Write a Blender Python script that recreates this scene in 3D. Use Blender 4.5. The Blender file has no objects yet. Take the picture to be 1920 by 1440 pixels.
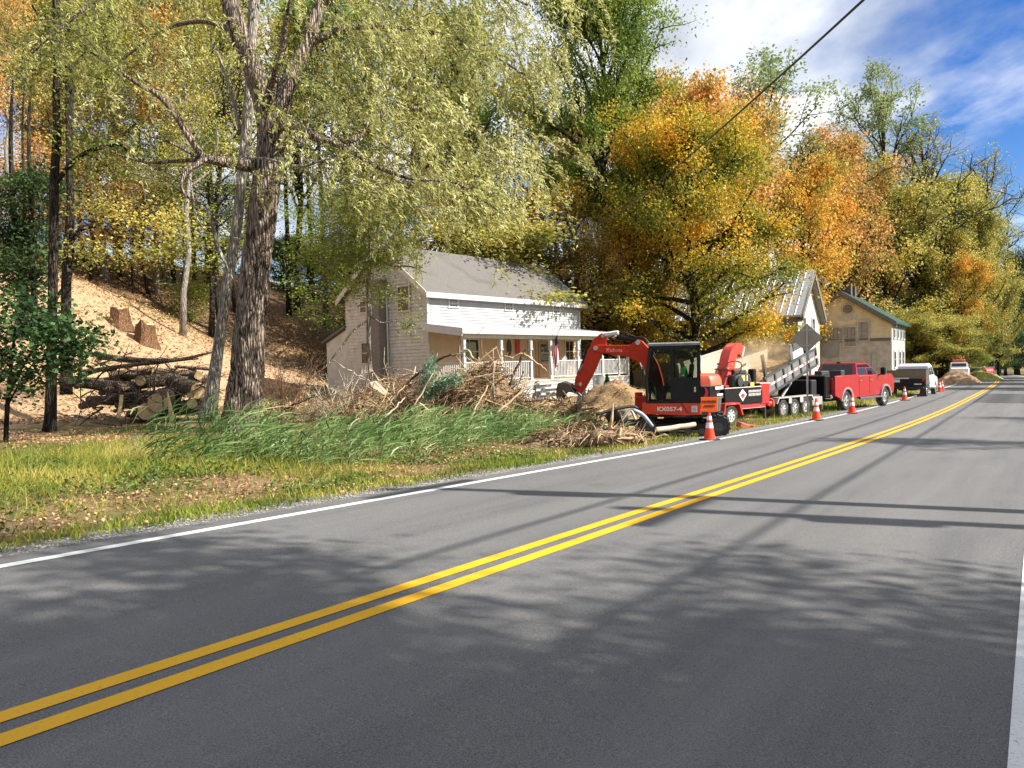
import bpy, bmesh, math, random
import numpy as np
from mathutils import Vector, Matrix, Euler
R = math.radians
scene = bpy.context.scene
col = scene.collection

# ------------------------------------------------------------------ camera, sky, sun, exposure
CAM = np.array([0.0, 0.0, 1.40]); FPX = 1400.0; PITCH = 0.0298523; ROLL = 0.022
_F = np.array([0, math.cos(PITCH), -math.sin(PITCH)]); _R0 = np.array([1.0, 0, 0]); _D0 = np.cross(_F, _R0)
_Rt = math.cos(ROLL) * _R0 + math.sin(ROLL) * _D0
_Dn = -math.sin(ROLL) * _R0 + math.cos(ROLL) * _D0
cam_d = bpy.data.cameras.new('camera'); cam = bpy.data.objects.new('camera', cam_d); col.objects.link(cam)
cam_d.sensor_width = 36; cam_d.lens = FPX / 1920 * 36; cam_d.clip_end = 3000; cam_d.clip_start = 0.05
mw = Matrix.Identity(4)
for i in range(3):
    mw[i][0] = _Rt[i]; mw[i][1] = -_Dn[i]; mw[i][2] = -_F[i]; mw[i][3] = CAM[i]
cam.matrix_world = mw
scene.camera = cam

SUN_AZ = np.array([0.965, -0.27]); SUN_AZ /= np.linalg.norm(SUN_AZ); SUN_EL = R(38)
world = bpy.data.worlds.new('World'); scene.world = world; world.use_nodes = True
def sky_nodes():
    nt = world.node_tree; n = nt.nodes; l = nt.links
    n.clear()
    out = n.new('ShaderNodeOutputWorld'); bg = n.new('ShaderNodeBackground'); bg.inputs[1].default_value = 0.092
    sky = n.new('ShaderNodeTexSky'); sky.sky_type = 'NISHITA'; sky.sun_disc = False
    sky.sun_elevation = SUN_EL; sky.sun_rotation = math.atan2(SUN_AZ[0], SUN_AZ[1])
    sky.air_density = 1.0; sky.dust_density = 0.3; sky.ozone_density = 2.2
    geo = n.new('ShaderNodeTexCoord')
    sep = n.new('ShaderNodeSeparateXYZ'); l.new(geo.outputs['Generated'], sep.inputs[0])
    zz = n.new('ShaderNodeMath'); zz.operation = 'MAXIMUM'; l.new(sep.outputs[2], zz.inputs[0]); zz.inputs[1].default_value = 0.03
    zz2 = n.new('ShaderNodeMath'); zz2.operation = 'ADD'; l.new(zz.outputs[0], zz2.inputs[0]); zz2.inputs[1].default_value = 0.12
    dx = n.new('ShaderNodeMath'); dx.operation = 'DIVIDE'; l.new(sep.outputs[0], dx.inputs[0]); l.new(zz2.outputs[0], dx.inputs[1])
    dy = n.new('ShaderNodeMath'); dy.operation = 'DIVIDE'; l.new(sep.outputs[1], dy.inputs[0]); l.new(zz2.outputs[0], dy.inputs[1])
    cmb = n.new('ShaderNodeCombineXYZ'); l.new(dx.outputs[0], cmb.inputs[0]); l.new(dy.outputs[0], cmb.inputs[1])
    mp = n.new('ShaderNodeMapping'); l.new(cmb.outputs[0], mp.inputs[0])
    mp.inputs['Location'].default_value = CLOUD_LOC; mp.inputs['Scale'].default_value = (1.0, 0.62, 1); mp.inputs['Rotation'].default_value = (0, 0, R(-20))
    nz = n.new('ShaderNodeTexNoise'); nz.inputs['Scale'].default_value = 0.95; nz.inputs['Detail'].default_value = 9; nz.inputs['Roughness'].default_value = 0.56
    l.new(mp.outputs[0], nz.inputs['Vector'])
    rp = n.new('ShaderNodeValToRGB'); rp.color_ramp.elements[0].position = 0.39; rp.color_ramp.elements[1].position = 0.54
    l.new(nz.outputs[0], rp.inputs[0])
    nz2 = n.new('ShaderNodeTexNoise'); nz2.inputs['Scale'].default_value = 1.7; nz2.inputs['Detail'].default_value = 5
    l.new(mp.outputs[0], nz2.inputs['Vector'])
    rc = n.new('ShaderNodeValToRGB'); e = rc.color_ramp.elements
    e[0].position = 0.36; e[0].color = (3.1, 3.5, 4.1, 1); e[1].position = 0.58; e[1].color = (6.6, 6.75, 6.95, 1)
    l.new(nz2.outputs[0], rc.inputs[0])
    hs = n.new('ShaderNodeHueSaturation'); hs.inputs['Hue'].default_value = 0.518; hs.inputs['Saturation'].default_value = 1.45; hs.inputs['Value'].default_value = 0.82
    l.new(sky.outputs[0], hs.inputs['Color'])
    mix = n.new('ShaderNodeMixRGB'); l.new(rp.outputs[0], mix.inputs[0]); l.new(hs.outputs[0], mix.inputs[1]); l.new(rc.outputs[0], mix.inputs[2])
    l.new(mix.outputs[0], bg.inputs[0]); l.new(bg.outputs[0], out.inputs[0])
CLOUD_LOC = (-2.95, -0.3, 1.23)
sky_nodes()
sd = bpy.data.lights.new('sun', 'SUN'); sd.energy = 5.0; sd.angle = R(0.55); sd.color = (1.0, 0.94, 0.84)
sun = bpy.data.objects.new('sun', sd); col.objects.link(sun)
_sv = Vector((SUN_AZ[0] * math.cos(SUN_EL), SUN_AZ[1] * math.cos(SUN_EL), math.sin(SUN_EL)))
sun.rotation_euler = _sv.to_track_quat('Z', 'Y').to_euler()
sun.location = (20, -12, 30)
vs = scene.view_settings; vs.view_transform = 'Standard'; vs.look = 'None'; vs.exposure = 1.0; vs.gamma = 1; vs.use_curve_mapping = False
scene.cycles.max_bounces = 6; scene.cycles.transparent_max_bounces = 6; scene.cycles.diffuse_bounces = 3; scene.cycles.glossy_bounces = 3; scene.cycles.transmission_bounces = 4

def at(px, py, Y):
    """world point whose depth along the view is Y metres and which the photograph shows at (px, py)"""
    return CAM + (_F + _Rt * ((px - 960) / FPX) + _Dn * ((py - 720) / FPX)) * Y
def hor(px):
    return 678.2 - math.tan(ROLL) * (px - 960)

# ------------------------------------------------------------------ road geometry (metres along the road s, to its left t)
K = 0.9
_S = np.linspace(-400, 700, 4401)
def _th(s):
    q = np.clip(s / K, -60, 150)
    return 0.6102 + 0.0591 * q / 100 - 0.0764 * (q / 100) ** 2
def road_z(s):
    q = np.clip(np.asarray(s, float) / K, -60, 170)
    return K * (-0.0358 * q + 0.0351 * np.clip(q - 15, 0, None) ** 2 / 100 - 0.0369 * np.clip(q - 50, 0, None) ** 2 / 100)
_TH = _th(_S); _ds = _S[1] - _S[0]
_X = np.cumsum(np.sin(_TH)) * _ds; _Y = np.cumsum(np.cos(_TH)) * _ds
_i0 = np.argmin(abs(_S)); _X -= _X[_i0]; _Y -= _Y[_i0]
def rxy(s, t):
    th = np.interp(s, _S, _TH); x = np.interp(s, _S, _X); y = np.interp(s, _S, _Y)
    return x - np.cos(th) * t, y + np.sin(th) * t
def st(x, y):
    d = (_X - x) ** 2 + (_Y - y) ** 2; i = int(np.argmin(d))
    return _S[i], -(x - _X[i]) * math.cos(_TH[i]) + (y - _Y[i]) * math.sin(_TH[i])
TY, TW = 3.8249 * K, (3.8249 + 3.5) * K       # centre of the double yellow, left white line
def _sm(a, b, x):
    q = np.clip((x - a) / (b - a), 0, 1); return q * q * (3 - 2 * q)
def _nz(x, y, sc, seed=0):
    x = x / sc + seed * 7.13; y = y / sc + seed * 3.7
    return (np.sin(x * 1.3 + 1.7 * np.sin(y * .9 + .5)) + np.sin(y * 1.7 + 1.1 * np.sin(x * 1.1 + 2.)) + np.sin((x + y) * 2.3 + 1.3)) / 3
def zground(s, t):
    s = np.asarray(s, float); t = np.asarray(t, float)
    rz = road_z(s)
    zh = np.interp(s, [-60, 4, 11, 20, 30, 45, 70, 110, 160], [0.1, 0.0, -0.15, -0.32, -0.42, -0.75, -1.2, -1.75, -2.3])
    w = _sm(9.5, 16.0, t)
    z = (rz - 0.05 - 0.10 * _sm(7.0, 9.0, t) * (1 - _sm(9.5, 13, t))) * (1 - w) + zh * w
    tb = np.interp(s, [-60, 5, 18, 26, 42, 55, 90, 160], [25, 25.5, 27, 31.5, 34, 32, 24, 20]) + 1.2 * _nz(s, t, 6, 1)
    d = np.clip(t - tb, 0, None)
    hm = np.interp(s, [-60, 40, 80, 130, 200], [1.0, 1.0, 0.8, 0.7, 0.7])
    hill = 13.0 * (1 - np.exp(-(d / 19.0) ** 1.35)) * hm
    z = z + hill + 0.10 * _nz(s, t, 2.1, 2) * _sm(8.5, 11, t) + 0.45 * _nz(s, t, 5.5, 3) * _sm(2, 9, d)
    zr = rz - 0.07 - 0.12 * _sm(0.3, 3, -t) + 0.5 * _sm(4, 14, -t)
    z = np.where(t < 3, zr, z)
    return np.where((t > -0.25) & (t < 6.98), rz - 0.09, z)
def zg(x, y):
    s, t = st(x, y); return float(zground(s, t))
def gpos(px, Y, dz=0.0):
    """point on the ground below pixel column px at depth Y"""
    p = at(px, 700, Y); return Vector((p[0], p[1], zg(p[0], p[1]) + dz))

# ------------------------------------------------------------------ helpers
def tag(o, label=None, cat=None, group=None, kind=None):
    if label: o['label'] = label
    if cat: o['category'] = cat
    if group: o['group'] = group
    if kind: o['kind'] = kind
    return o
def empty(name, loc, rz=0.0, label=None, cat=None, group=None, rot=None, scale=None):
    o = bpy.data.objects.new(name, None); col.objects.link(o); o.empty_display_size = 0.3
    o.location = loc; o.rotation_euler = rot if rot else (0, 0, rz)
    if scale: o.scale = (scale,) * 3
    return tag(o, label, cat, group)
def copy_tree(o, parent=None):
    c = o.copy(); col.objects.link(c); c.parent = parent
    for ch in list(o.children): copy_tree(ch, c)
    return c
def linkmesh(name, me, mat, parent=None):
    if mat is not None: me.materials.append(mat)
    o = bpy.data.objects.new(name, me); col.objects.link(o); o.parent = parent
    return o
def npmesh(name, V, F, uv=None, smooth=False):
    """mesh from arrays; every face of F has the same number of corners"""
    V = np.asarray(V, np.float32); F = np.asarray(F, np.int32)
    me = bpy.data.meshes.new(name)
    me.vertices.add(len(V)); me.vertices.foreach_set('co', V.ravel())
    k = F.shape[1]
    me.loops.add(F.size); me.loops.foreach_set('vertex_index', F.ravel())
    me.polygons.add(len(F)); me.polygons.foreach_set('loop_start', np.arange(0, F.size, k, dtype=np.int32))
    me.polygons.foreach_set('loop_total', np.full(len(F), k, np.int32))
    if smooth: me.polygons.foreach_set('use_smooth', np.ones(len(F), bool))
    if uv is not None:
        u = me.uv_layers.new(name='UVMap'); u.data.foreach_set('uv', np.asarray(uv, np.float32)[F.ravel()].ravel())
    me.update(calc_edges=True); me.validate()
    return me
class MB:
    def __init__(s): s.bm = bmesh.new()
    def _x(s, vs, M):
        if M is not None: bmesh.ops.transform(s.bm, matrix=M, verts=vs)
    def box(s, c, size, M=None, bev=0.0, rot=None, seg=1):
        b = bmesh.new(); bmesh.ops.create_cube(b, size=1.0)
        bmesh.ops.scale(b, vec=size, verts=b.verts)
        if bev > 0: bmesh.ops.bevel(b, geom=b.edges[:], offset=bev, segments=seg, affect='EDGES', profile=0.5)
        T = Matrix.Translation(c)
        if rot: T = T @ Euler(rot).to_matrix().to_4x4()
        if M is not None: T = M @ T
        b.transform(T); s.add(b); return s
    def add(s, b):
        me = bpy.data.meshes.new('t'); b.to_mesh(me); s.bm.from_mesh(me); bpy.data.meshes.remove(me); b.free()
    def prism(s, poly, a, b, axis='y', M=None, bev=0.0):
        """polygon in the plane across `axis`, extruded from a to b"""
        t = bmesh.new()
        def P(u, v, w): return {'y': (u, w, v), 'x': (w, u, v), 'z': (u, v, w)}[axis]
        vs = [t.verts.new(P(u, v, a)) for u, v in poly]; f = t.faces.new(vs)
        r = bmesh.ops.extrude_face_region(t, geom=[f])
        d = Vector(P(0, 0, b - a))
        bmesh.ops.translate(t, vec=d, verts=[e for e in r['geom'] if isinstance(e, bmesh.types.BMVert)])
        bmesh.ops.recalc_face_normals(t, faces=t.faces)
        if bev > 0: bmesh.ops.bevel(t, geom=t.edges[:], offset=bev, segments=1, affect='EDGES', profile=0.5)
        bmesh.ops.triangulate(t, faces=[f for f in t.faces if len(f.verts) > 4])
        if M is not None: t.transform(M)
        s.add(t); return s
    def tube(s, pts, rad, n=8, cap=True, M=None):
        pts = [Vector(p) for p in pts]; k = len(pts)
        if not hasattr(rad, '__len__'): rad = [rad] * k
        rings = []; up = None
        for i, p in enumerate(pts):
            d = (pts[min(i + 1, k - 1)] - pts[max(i - 1, 0)])
            d = d.normalized() if d.length > 1e-9 else Vector((0, 0, 1))
            if up is None: up = Vector((0, 0, 1)) if abs(d.z) < 0.9 else Vector((1, 0, 0))
            a = d.cross(up).normalized(); up = a.cross(d).normalized()
            ring = []
            for j in range(n):
                q = 2 * math.pi * j / n; v = p + (a * math.cos(q) + up * math.sin(q)) * rad[i]
                if M is not None: v = M @ v
                ring.append(s.bm.verts.new(v))
            rings.append(ring)
        for i in range(k - 1):
            for j in range(n):
                s.bm.faces.new((rings[i][j], rings[i][(j + 1) % n], rings[i + 1][(j + 1) % n], rings[i + 1][j]))
        if cap:
            s.bm.faces.new(rings[0][::-1]); s.bm.faces.new(rings[-1])
        return s
    def lathe(s, prof, n=24, c=(0, 0, 0), axis='z', M=None):
        """profile (radius, height) turned about an axis through c"""
        T = Matrix.Translation(c)
        if axis == 'y': T = T @ Matrix.Rotation(-math.pi / 2, 4, 'X')
        if axis == 'x': T = T @ Matrix.Rotation(math.pi / 2, 4, 'Y')
        if M is not None: T = M @ T
        rings = []
        for r, h in prof:
            if r < 1e-6: rings.append([s.bm.verts.new(T @ Vector((0, 0, h)))])
            else: rings.append([s.bm.verts.new(T @ Vector((r * math.cos(2 * math.pi * j / n), r * math.sin(2 * math.pi * j / n), h))) for j in range(n)])
        for a, b in zip(rings, rings[1:]):
            for j in range(n):
                if len(a) == 1 and len(b) == 1: continue
                if len(a) == 1: s.bm.faces.new((a[0], b[j], b[(j + 1) % n]))
                elif len(b) == 1: s.bm.faces.new((a[j], a[(j + 1) % n], b[0]))
                else: s.bm.faces.new((a[j], a[(j + 1) % n], b[(j + 1) % n], b[j]))
        return s
    def face(s, *pts, M=None):
        s.bm.faces.new([s.bm.verts.new((M @ Vector(p)) if M is not None else p) for p in pts]); return s
    def build(s, name, mat, parent=None, smooth=False, label=None, ang=None):
        bmesh.ops.recalc_face_normals(s.bm, faces=s.bm.faces)
        me = bpy.data.meshes.new(name); s.bm.to_mesh(me); s.bm.free()
        if smooth or ang:
            me.polygons.foreach_set('use_smooth', np.ones(len(me.polygons), bool))
            if ang:
                try: me.set_sharp_from_angle(angle=R(ang))
                except Exception: pass
        o = linkmesh(name, me, mat, parent)
        if label: o['label'] = label
        return o
def text(name, s, size, mat, parent, M, ext=0.004, align='CENTER', bold=0.0, sx=1.0):
    c = bpy.data.curves.new(name, 'FONT'); c.body = s; c.size = size; c.extrude = ext; c.align_x = align; c.align_y = 'CENTER'; c.offset = bold; c.resolution_u = 2
    o = bpy.data.objects.new(name, c); col.objects.link(o)
    dg = bpy.context.evaluated_depsgraph_get()
    me = bpy.data.meshes.new_from_object(o.evaluated_get(dg)); bpy.data.objects.remove(o); bpy.data.curves.remove(c)
    me.transform(M @ Matrix.Diagonal((sx, 1, 1, 1)))
    return linkmesh(name, me, mat, parent)
def basis(o, x, y):
    """matrix whose local X/Y run along x/y, origin at o"""
    x = Vector(x).normalized(); y = Vector(y).normalized(); z = x.cross(y)
    return Matrix(((x.x, y.x, z.x, o[0]), (x.y, y.y, z.y, o[1]), (x.z, y.z, z.z, o[2]), (0, 0, 0, 1)))

# ------------------------------------------------------------------ materials
_mats = {}
def nodes(m):
    m.use_nodes = True; nt = m.node_tree; return nt, nt.nodes, nt.links, nt.nodes['Principled BSDF']
def M_(name, c, rough=0.6, metal=0.0, var=0.12, sc=6.0, bump=0.0, bsc=60.0, spec=0.5, coat=0.0, c2=None, stretch=None, dirt=None):
    """procedural paint, wood, stone ...: base colour broken up by noise, optional bump and a second colour (dirt) in patches"""
    if name in _mats: return _mats[name]
    m = bpy.data.materials.new(name); nt, n, l, b = nodes(m)
    tc = n.new('ShaderNodeTexCoord'); mp = n.new('ShaderNodeMapping'); l.new(tc.outputs['Object'], mp.inputs[0])
    if stretch: mp.inputs['Scale'].default_value = stretch
    nz = n.new('ShaderNodeTexNoise'); nz.inputs['Scale'].default_value = sc; nz.inputs['Detail'].default_value = 6; l.new(mp.outputs[0], nz.inputs['Vector'])
    rp = n.new('ShaderNodeValToRGB'); e = rp.color_ramp.elements
    lo = c2 if c2 else tuple(max(0, x * (1 - var)) for x in c); hi = c if c2 else tuple(min(1, x * (1 + var)) for x in c)
    e[0].position = 0.35; e[0].color = (*lo, 1); e[1].position = 0.65; e[1].color = (*hi, 1)
    l.new(nz.outputs[0], rp.inputs[0]); src = rp.outputs[0]
    if dirt:
        n2 = n.new('ShaderNodeTexNoise'); n2.inputs['Scale'].default_value = dirt[1]; n2.inputs['Detail'].default_value = 8; l.new(tc.outputs['Object'], n2.inputs['Vector'])
        r2 = n.new('ShaderNodeValToRGB'); r2.color_ramp.elements[0].position = dirt[2]; r2.color_ramp.elements[1].position = dirt[2] + 0.14
        l.new(n2.outputs[0], r2.inputs[0])
        mx = n.new('ShaderNodeMixRGB'); l.new(r2.outputs[0], mx.inputs[0]); l.new(src, mx.inputs[1]); mx.inputs[2].default_value = (*dirt[0], 1); src = mx.outputs[0]
    l.new(src, b.inputs['Base Color'])
    b.inputs['Roughness'].default_value = rough; b.inputs['Metallic'].default_value = metal; b.inputs['Specular IOR Level'].default_value = spec
    if coat: b.inputs['Coat Weight'].default_value = coat; b.inputs['Coat Roughness'].default_value = 0.08
    if bump:
        nb = n.new('ShaderNodeTexNoise'); nb.inputs['Scale'].default_value = bsc; nb.inputs['Detail'].default_value = 6; l.new(mp.outputs[0], nb.inputs['Vector'])
        bp = n.new('ShaderNodeBump'); bp.inputs['Strength'].default_value = bump; bp.inputs['Distance'].default_value = 0.03; l.new(nb.outputs[0], bp.inputs['Height']); l.new(bp.outputs[0], b.inputs['Normal'])
    _mats[name] = m; return m
def leaf_mat(name, cols, trans=0.42, rough=0.6, clump=0.5, gain=1.85):
    """leaves: each leaf takes its own colour from a ramp, shifted clump by clump"""
    if name in _mats: return _mats[name]
    m = bpy.data.materials.new(name); nt, n, l, b = nodes(m)
    g = n.new('ShaderNodeNewGeometry'); tc = n.new('ShaderNodeTexCoord')
    nz = n.new('ShaderNodeTexNoise'); nz.inputs['Scale'].default_value = clump; nz.inputs['Detail'].default_value = 3; l.new(tc.outputs['Object'], nz.inputs['Vector'])
    a = n.new('ShaderNodeMath'); a.operation = 'MULTIPLY_ADD'; l.new(nz.outputs[0], a.inputs[0]); a.inputs[1].default_value = 2.6; a.inputs[2].default_value = -1.12
    q = n.new('ShaderNodeMath'); q.operation = 'MULTIPLY_ADD'; l.new(g.outputs['Random Per Island'], q.inputs[0]); q.inputs[1].default_value = 0.55; l.new(a.outputs[0], q.inputs[2])
    rp = n.new('ShaderNodeValToRGB'); e = rp.color_ramp.elements
    while len(e) < len(cols): e.new(0.5)
    for i, c in enumerate(cols): e[i].position = i / (len(cols) - 1); e[i].color = (*[min(0.86, x * gain) for x in c], 1)
    l.new(q.outputs[0], rp.inputs[0]); l.new(rp.outputs[0], b.inputs['Base Color'])
    b.inputs['Roughness'].default_value = rough; b.inputs['Specular IOR Level'].default_value = 0.35
    tr = n.new('ShaderNodeBsdfTranslucent'); l.new(rp.outputs[0], tr.inputs[0])
    mx = n.new('ShaderNodeMixShader'); mx.inputs[0].default_value = trans
    out = n['Material Output']; l.new(b.outputs[0], mx.inputs[1]); l.new(tr.outputs[0], mx.inputs[2]); l.new(mx.outputs[0], out.inputs[0])
    _mats[name] = m; return m
def bark_mat(name, c1, c2, sc=5.0, strength=0.9):
    if name in _mats: return _mats[name]
    m = bpy.data.materials.new(name); nt, n, l, b = nodes(m)
    tc = n.new('ShaderNodeTexCoord'); mp = n.new('ShaderNodeMapping'); mp.inputs['Scale'].default_value = (1, 1, 0.16); l.new(tc.outputs['Object'], mp.inputs[0])
    nz = n.new('ShaderNodeTexNoise'); nz.inputs['Scale'].default_value = sc * 3; nz.inputs['Detail'].default_value = 5; nz.inputs['Distortion'].default_value = 0.6; l.new(mp.outputs[0], nz.inputs['Vector'])
    n2 = n.new('ShaderNodeTexNoise'); n2.inputs['Scale'].default_value = 1.1; n2.inputs['Detail'].default_value = 4; l.new(tc.outputs['Object'], n2.inputs['Vector'])
    mp2 = n.new('ShaderNodeMapping'); mp2.inputs['Scale'].default_value = (1, 1, 0.10); wv = n.new('ShaderNodeVectorMath'); wv.operation = 'MULTIPLY_ADD'; l.new(n2.outputs['Color'], wv.inputs[0]); wv.inputs[1].default_value = (0.25, 0.25, 0.25); l.new(tc.outputs['Object'], wv.inputs[2]); l.new(wv.outputs[0], mp2.inputs[0])
    vo = n.new('ShaderNodeTexVoronoi'); vo.feature = 'DISTANCE_TO_EDGE'; vo.inputs['Scale'].default_value = sc * 5.6; l.new(mp2.outputs[0], vo.inputs['Vector'])
    cr = n.new('ShaderNodeMath'); cr.operation = 'MULTIPLY'; cr.use_clamp = True; l.new(vo.outputs['Distance'], cr.inputs[0]); cr.inputs[1].default_value = 2.4
    nzc = n.new('ShaderNodeMath'); nzc.operation = 'MULTIPLY_ADD'; l.new(nz.outputs[0], nzc.inputs[0]); nzc.inputs[1].default_value = 0.7; l.new(cr.outputs[0], nzc.inputs[2]); nz_ = nzc
    ad = n.new('ShaderNodeMath'); ad.operation = 'MULTIPLY_ADD'; l.new(n2.outputs[0], ad.inputs[0]); ad.inputs[1].default_value = 0.3; l.new(nz_.outputs[0], ad.inputs[2])
    rp = n.new('ShaderNodeValToRGB'); e = rp.color_ramp.elements; e[0].position = 0.50; e[0].color = (*c1, 1); e[1].position = 1.0; e[1].color = (*c2, 1)
    l.new(ad.outputs[0], rp.inputs[0]); l.new(rp.outputs[0], b.inputs['Base Color']); b.inputs['Roughness'].default_value = 0.95; b.inputs['Specular IOR Level'].default_value = 0.15
    bp = n.new('ShaderNodeBump'); bp.inputs['Strength'].default_value = strength; bp.inputs['Distance'].default_value = 0.06; l.new(nz_.outputs[0], bp.inputs['Height']); l.new(bp.outputs[0], b.inputs['Normal'])
    _mats[name] = m; return m
def glass_mat(name, tint=(0.02, 0.025, 0.025), alpha=0.6):
    """window glass: a dark tinted pane that mirrors the surroundings and lets part of the view through"""
    if name in _mats: return _mats[name]
    m = bpy.data.materials.new(name); nt, n, l, b = nodes(m)
    b.inputs['Base Color'].default_value = (*tint, 1); b.inputs['Roughness'].default_value = 0.04; b.inputs['Specular IOR Level'].default_value = 0.6
    tc = n.new('ShaderNodeTexCoord'); nz = n.new('ShaderNodeTexNoise'); nz.inputs['Scale'].default_value = 2.5; l.new(tc.outputs['Object'], nz.inputs['Vector'])
    bp = n.new('ShaderNodeBump'); bp.inputs['Strength'].default_value = 0.03; l.new(nz.outputs[0], bp.inputs['Height']); l.new(bp.outputs[0], b.inputs['Normal'])
    if alpha < 1:
        t = n.new('ShaderNodeBsdfTransparent'); t.inputs[0].default_value = (0.8, 0.85, 0.82, 1)
        mx = n.new('ShaderNodeMixShader'); mx.inputs[0].default_value = alpha; l.new(t.outputs[0], mx.inputs[1]); l.new(b.outputs[0], mx.inputs[2]); l.new(mx.outputs[0], n['Material Output'].inputs[0])
    _mats[name] = m; return m

# ------------------------------------------------------------------ ground, road, markings
def ramp(n, l, src, p0, p1, c0=(0, 0, 0, 1), c1=(1, 1, 1, 1)):
    r = n.new('ShaderNodeValToRGB'); e = r.color_ramp.elements; e[0].position = p0; e[0].color = c0; e[1].position = p1; e[1].color = c1
    l.new(src, r.inputs[0]); return r.outputs[0]
def noise(n, l, vec, sc, det=6, rough=0.55):
    z = n.new('ShaderNodeTexNoise'); z.inputs['Scale'].default_value = sc; z.inputs['Detail'].default_value = det; z.inputs['Roughness'].default_value = rough; l.new(vec, z.inputs['Vector']); return z.outputs[0]
def mixc(n, l, f, a, b):
    m = n.new('ShaderNodeMixRGB')
    l.new(f, m.inputs[0])
    for i, x in ((1, a), (2, b)):
        if isinstance(x, tuple): m.inputs[i].default_value = (*x, 1)
        else: l.new(x, m.inputs[i])
    return m.outputs[0]
def math_(n, l, op, a, b):
    m = n.new('ShaderNodeMath'); m.operation = op
    for i, x in ((0, a), (1, b)):
        if isinstance(x, (int, float)): m.inputs[i].default_value = x
        else: l.new(x, m.inputs[i])
    return m.outputs[0]
def ground_mat():
    m = bpy.data.materials.new('soil, gravel and leaf litter'); nt, n, l, b = nodes(m)
    uv = n.new('ShaderNodeUVMap'); uv.uv_map = 'UVMap'; sp = n.new('ShaderNodeSeparateXYZ'); l.new(uv.outputs[0], sp.inputs[0])
    tc = n.new('ShaderNodeTexCoord'); P = tc.outputs['Object']
    nA = noise(n, l, P, 0.45, 6); nB = noise(n, l, P, 2.2, 8); nC = noise(n, l, P, 14, 8, 0.65); nD = noise(n, l, P, 40, 4, 0.7)
    wob = math_(n, l, 'MULTIPLY_ADD', nB, 1.6); wob.node.inputs[2].default_value = -0.8
    t = math_(n, l, 'ADD', sp.outputs[1], wob)
    litter = mixc(n, l, ramp(n, l, nC, 0.35, 0.68), (0.14, 0.085, 0.04), (0.48, 0.33, 0.18))
    turf = mixc(n, l, ramp(n, l, nB, 0.42, 0.6), (0.16, 0.17, 0.035), (0.10, 0.12, 0.03))
    lawn = mixc(n, l, ramp(n, l, nA, 0.46, 0.60), litter, turf)
    grav = mixc(n, l, ramp(n, l, nD, 0.4, 0.66), (0.10, 0.095, 0.09), (0.42, 0.40, 0.37))
    dirt = mixc(n, l, ramp(n, l, nC, 0.3, 0.72), (0.40, 0.25, 0.135), (0.64, 0.46, 0.29))
    dirt = mixc(n, l, ramp(n, l, nB, 0.56, 0.66), dirt, (0.20, 0.12, 0.06))
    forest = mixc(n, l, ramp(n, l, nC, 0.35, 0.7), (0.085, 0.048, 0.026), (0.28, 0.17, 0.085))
    c = mixc(n, l, ramp(n, l, math_(n, l, 'MULTIPLY', math_(n, l, 'ABSOLUTE', math_(n, l, 'SUBTRACT', t, 3.4), 0), 0.1), 0.405, 0.45), grav, lawn)
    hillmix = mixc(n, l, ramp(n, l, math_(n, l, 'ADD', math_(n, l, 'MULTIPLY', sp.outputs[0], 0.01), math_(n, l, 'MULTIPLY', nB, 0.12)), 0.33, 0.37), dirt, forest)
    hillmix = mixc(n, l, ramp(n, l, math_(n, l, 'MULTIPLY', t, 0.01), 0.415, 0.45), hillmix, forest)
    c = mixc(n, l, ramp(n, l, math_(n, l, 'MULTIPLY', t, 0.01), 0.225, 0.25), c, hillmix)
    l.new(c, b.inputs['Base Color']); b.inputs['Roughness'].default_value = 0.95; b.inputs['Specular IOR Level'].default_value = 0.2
    bp = n.new('ShaderNodeBump'); bp.inputs['Strength'].default_value = 0.8; bp.inputs['Distance'].default_value = 0.08; l.new(math_(n, l, 'ADD', nC, nD), bp.inputs['Height']); l.new(bp.outputs[0], b.inputs['Normal'])
    return m
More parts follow.
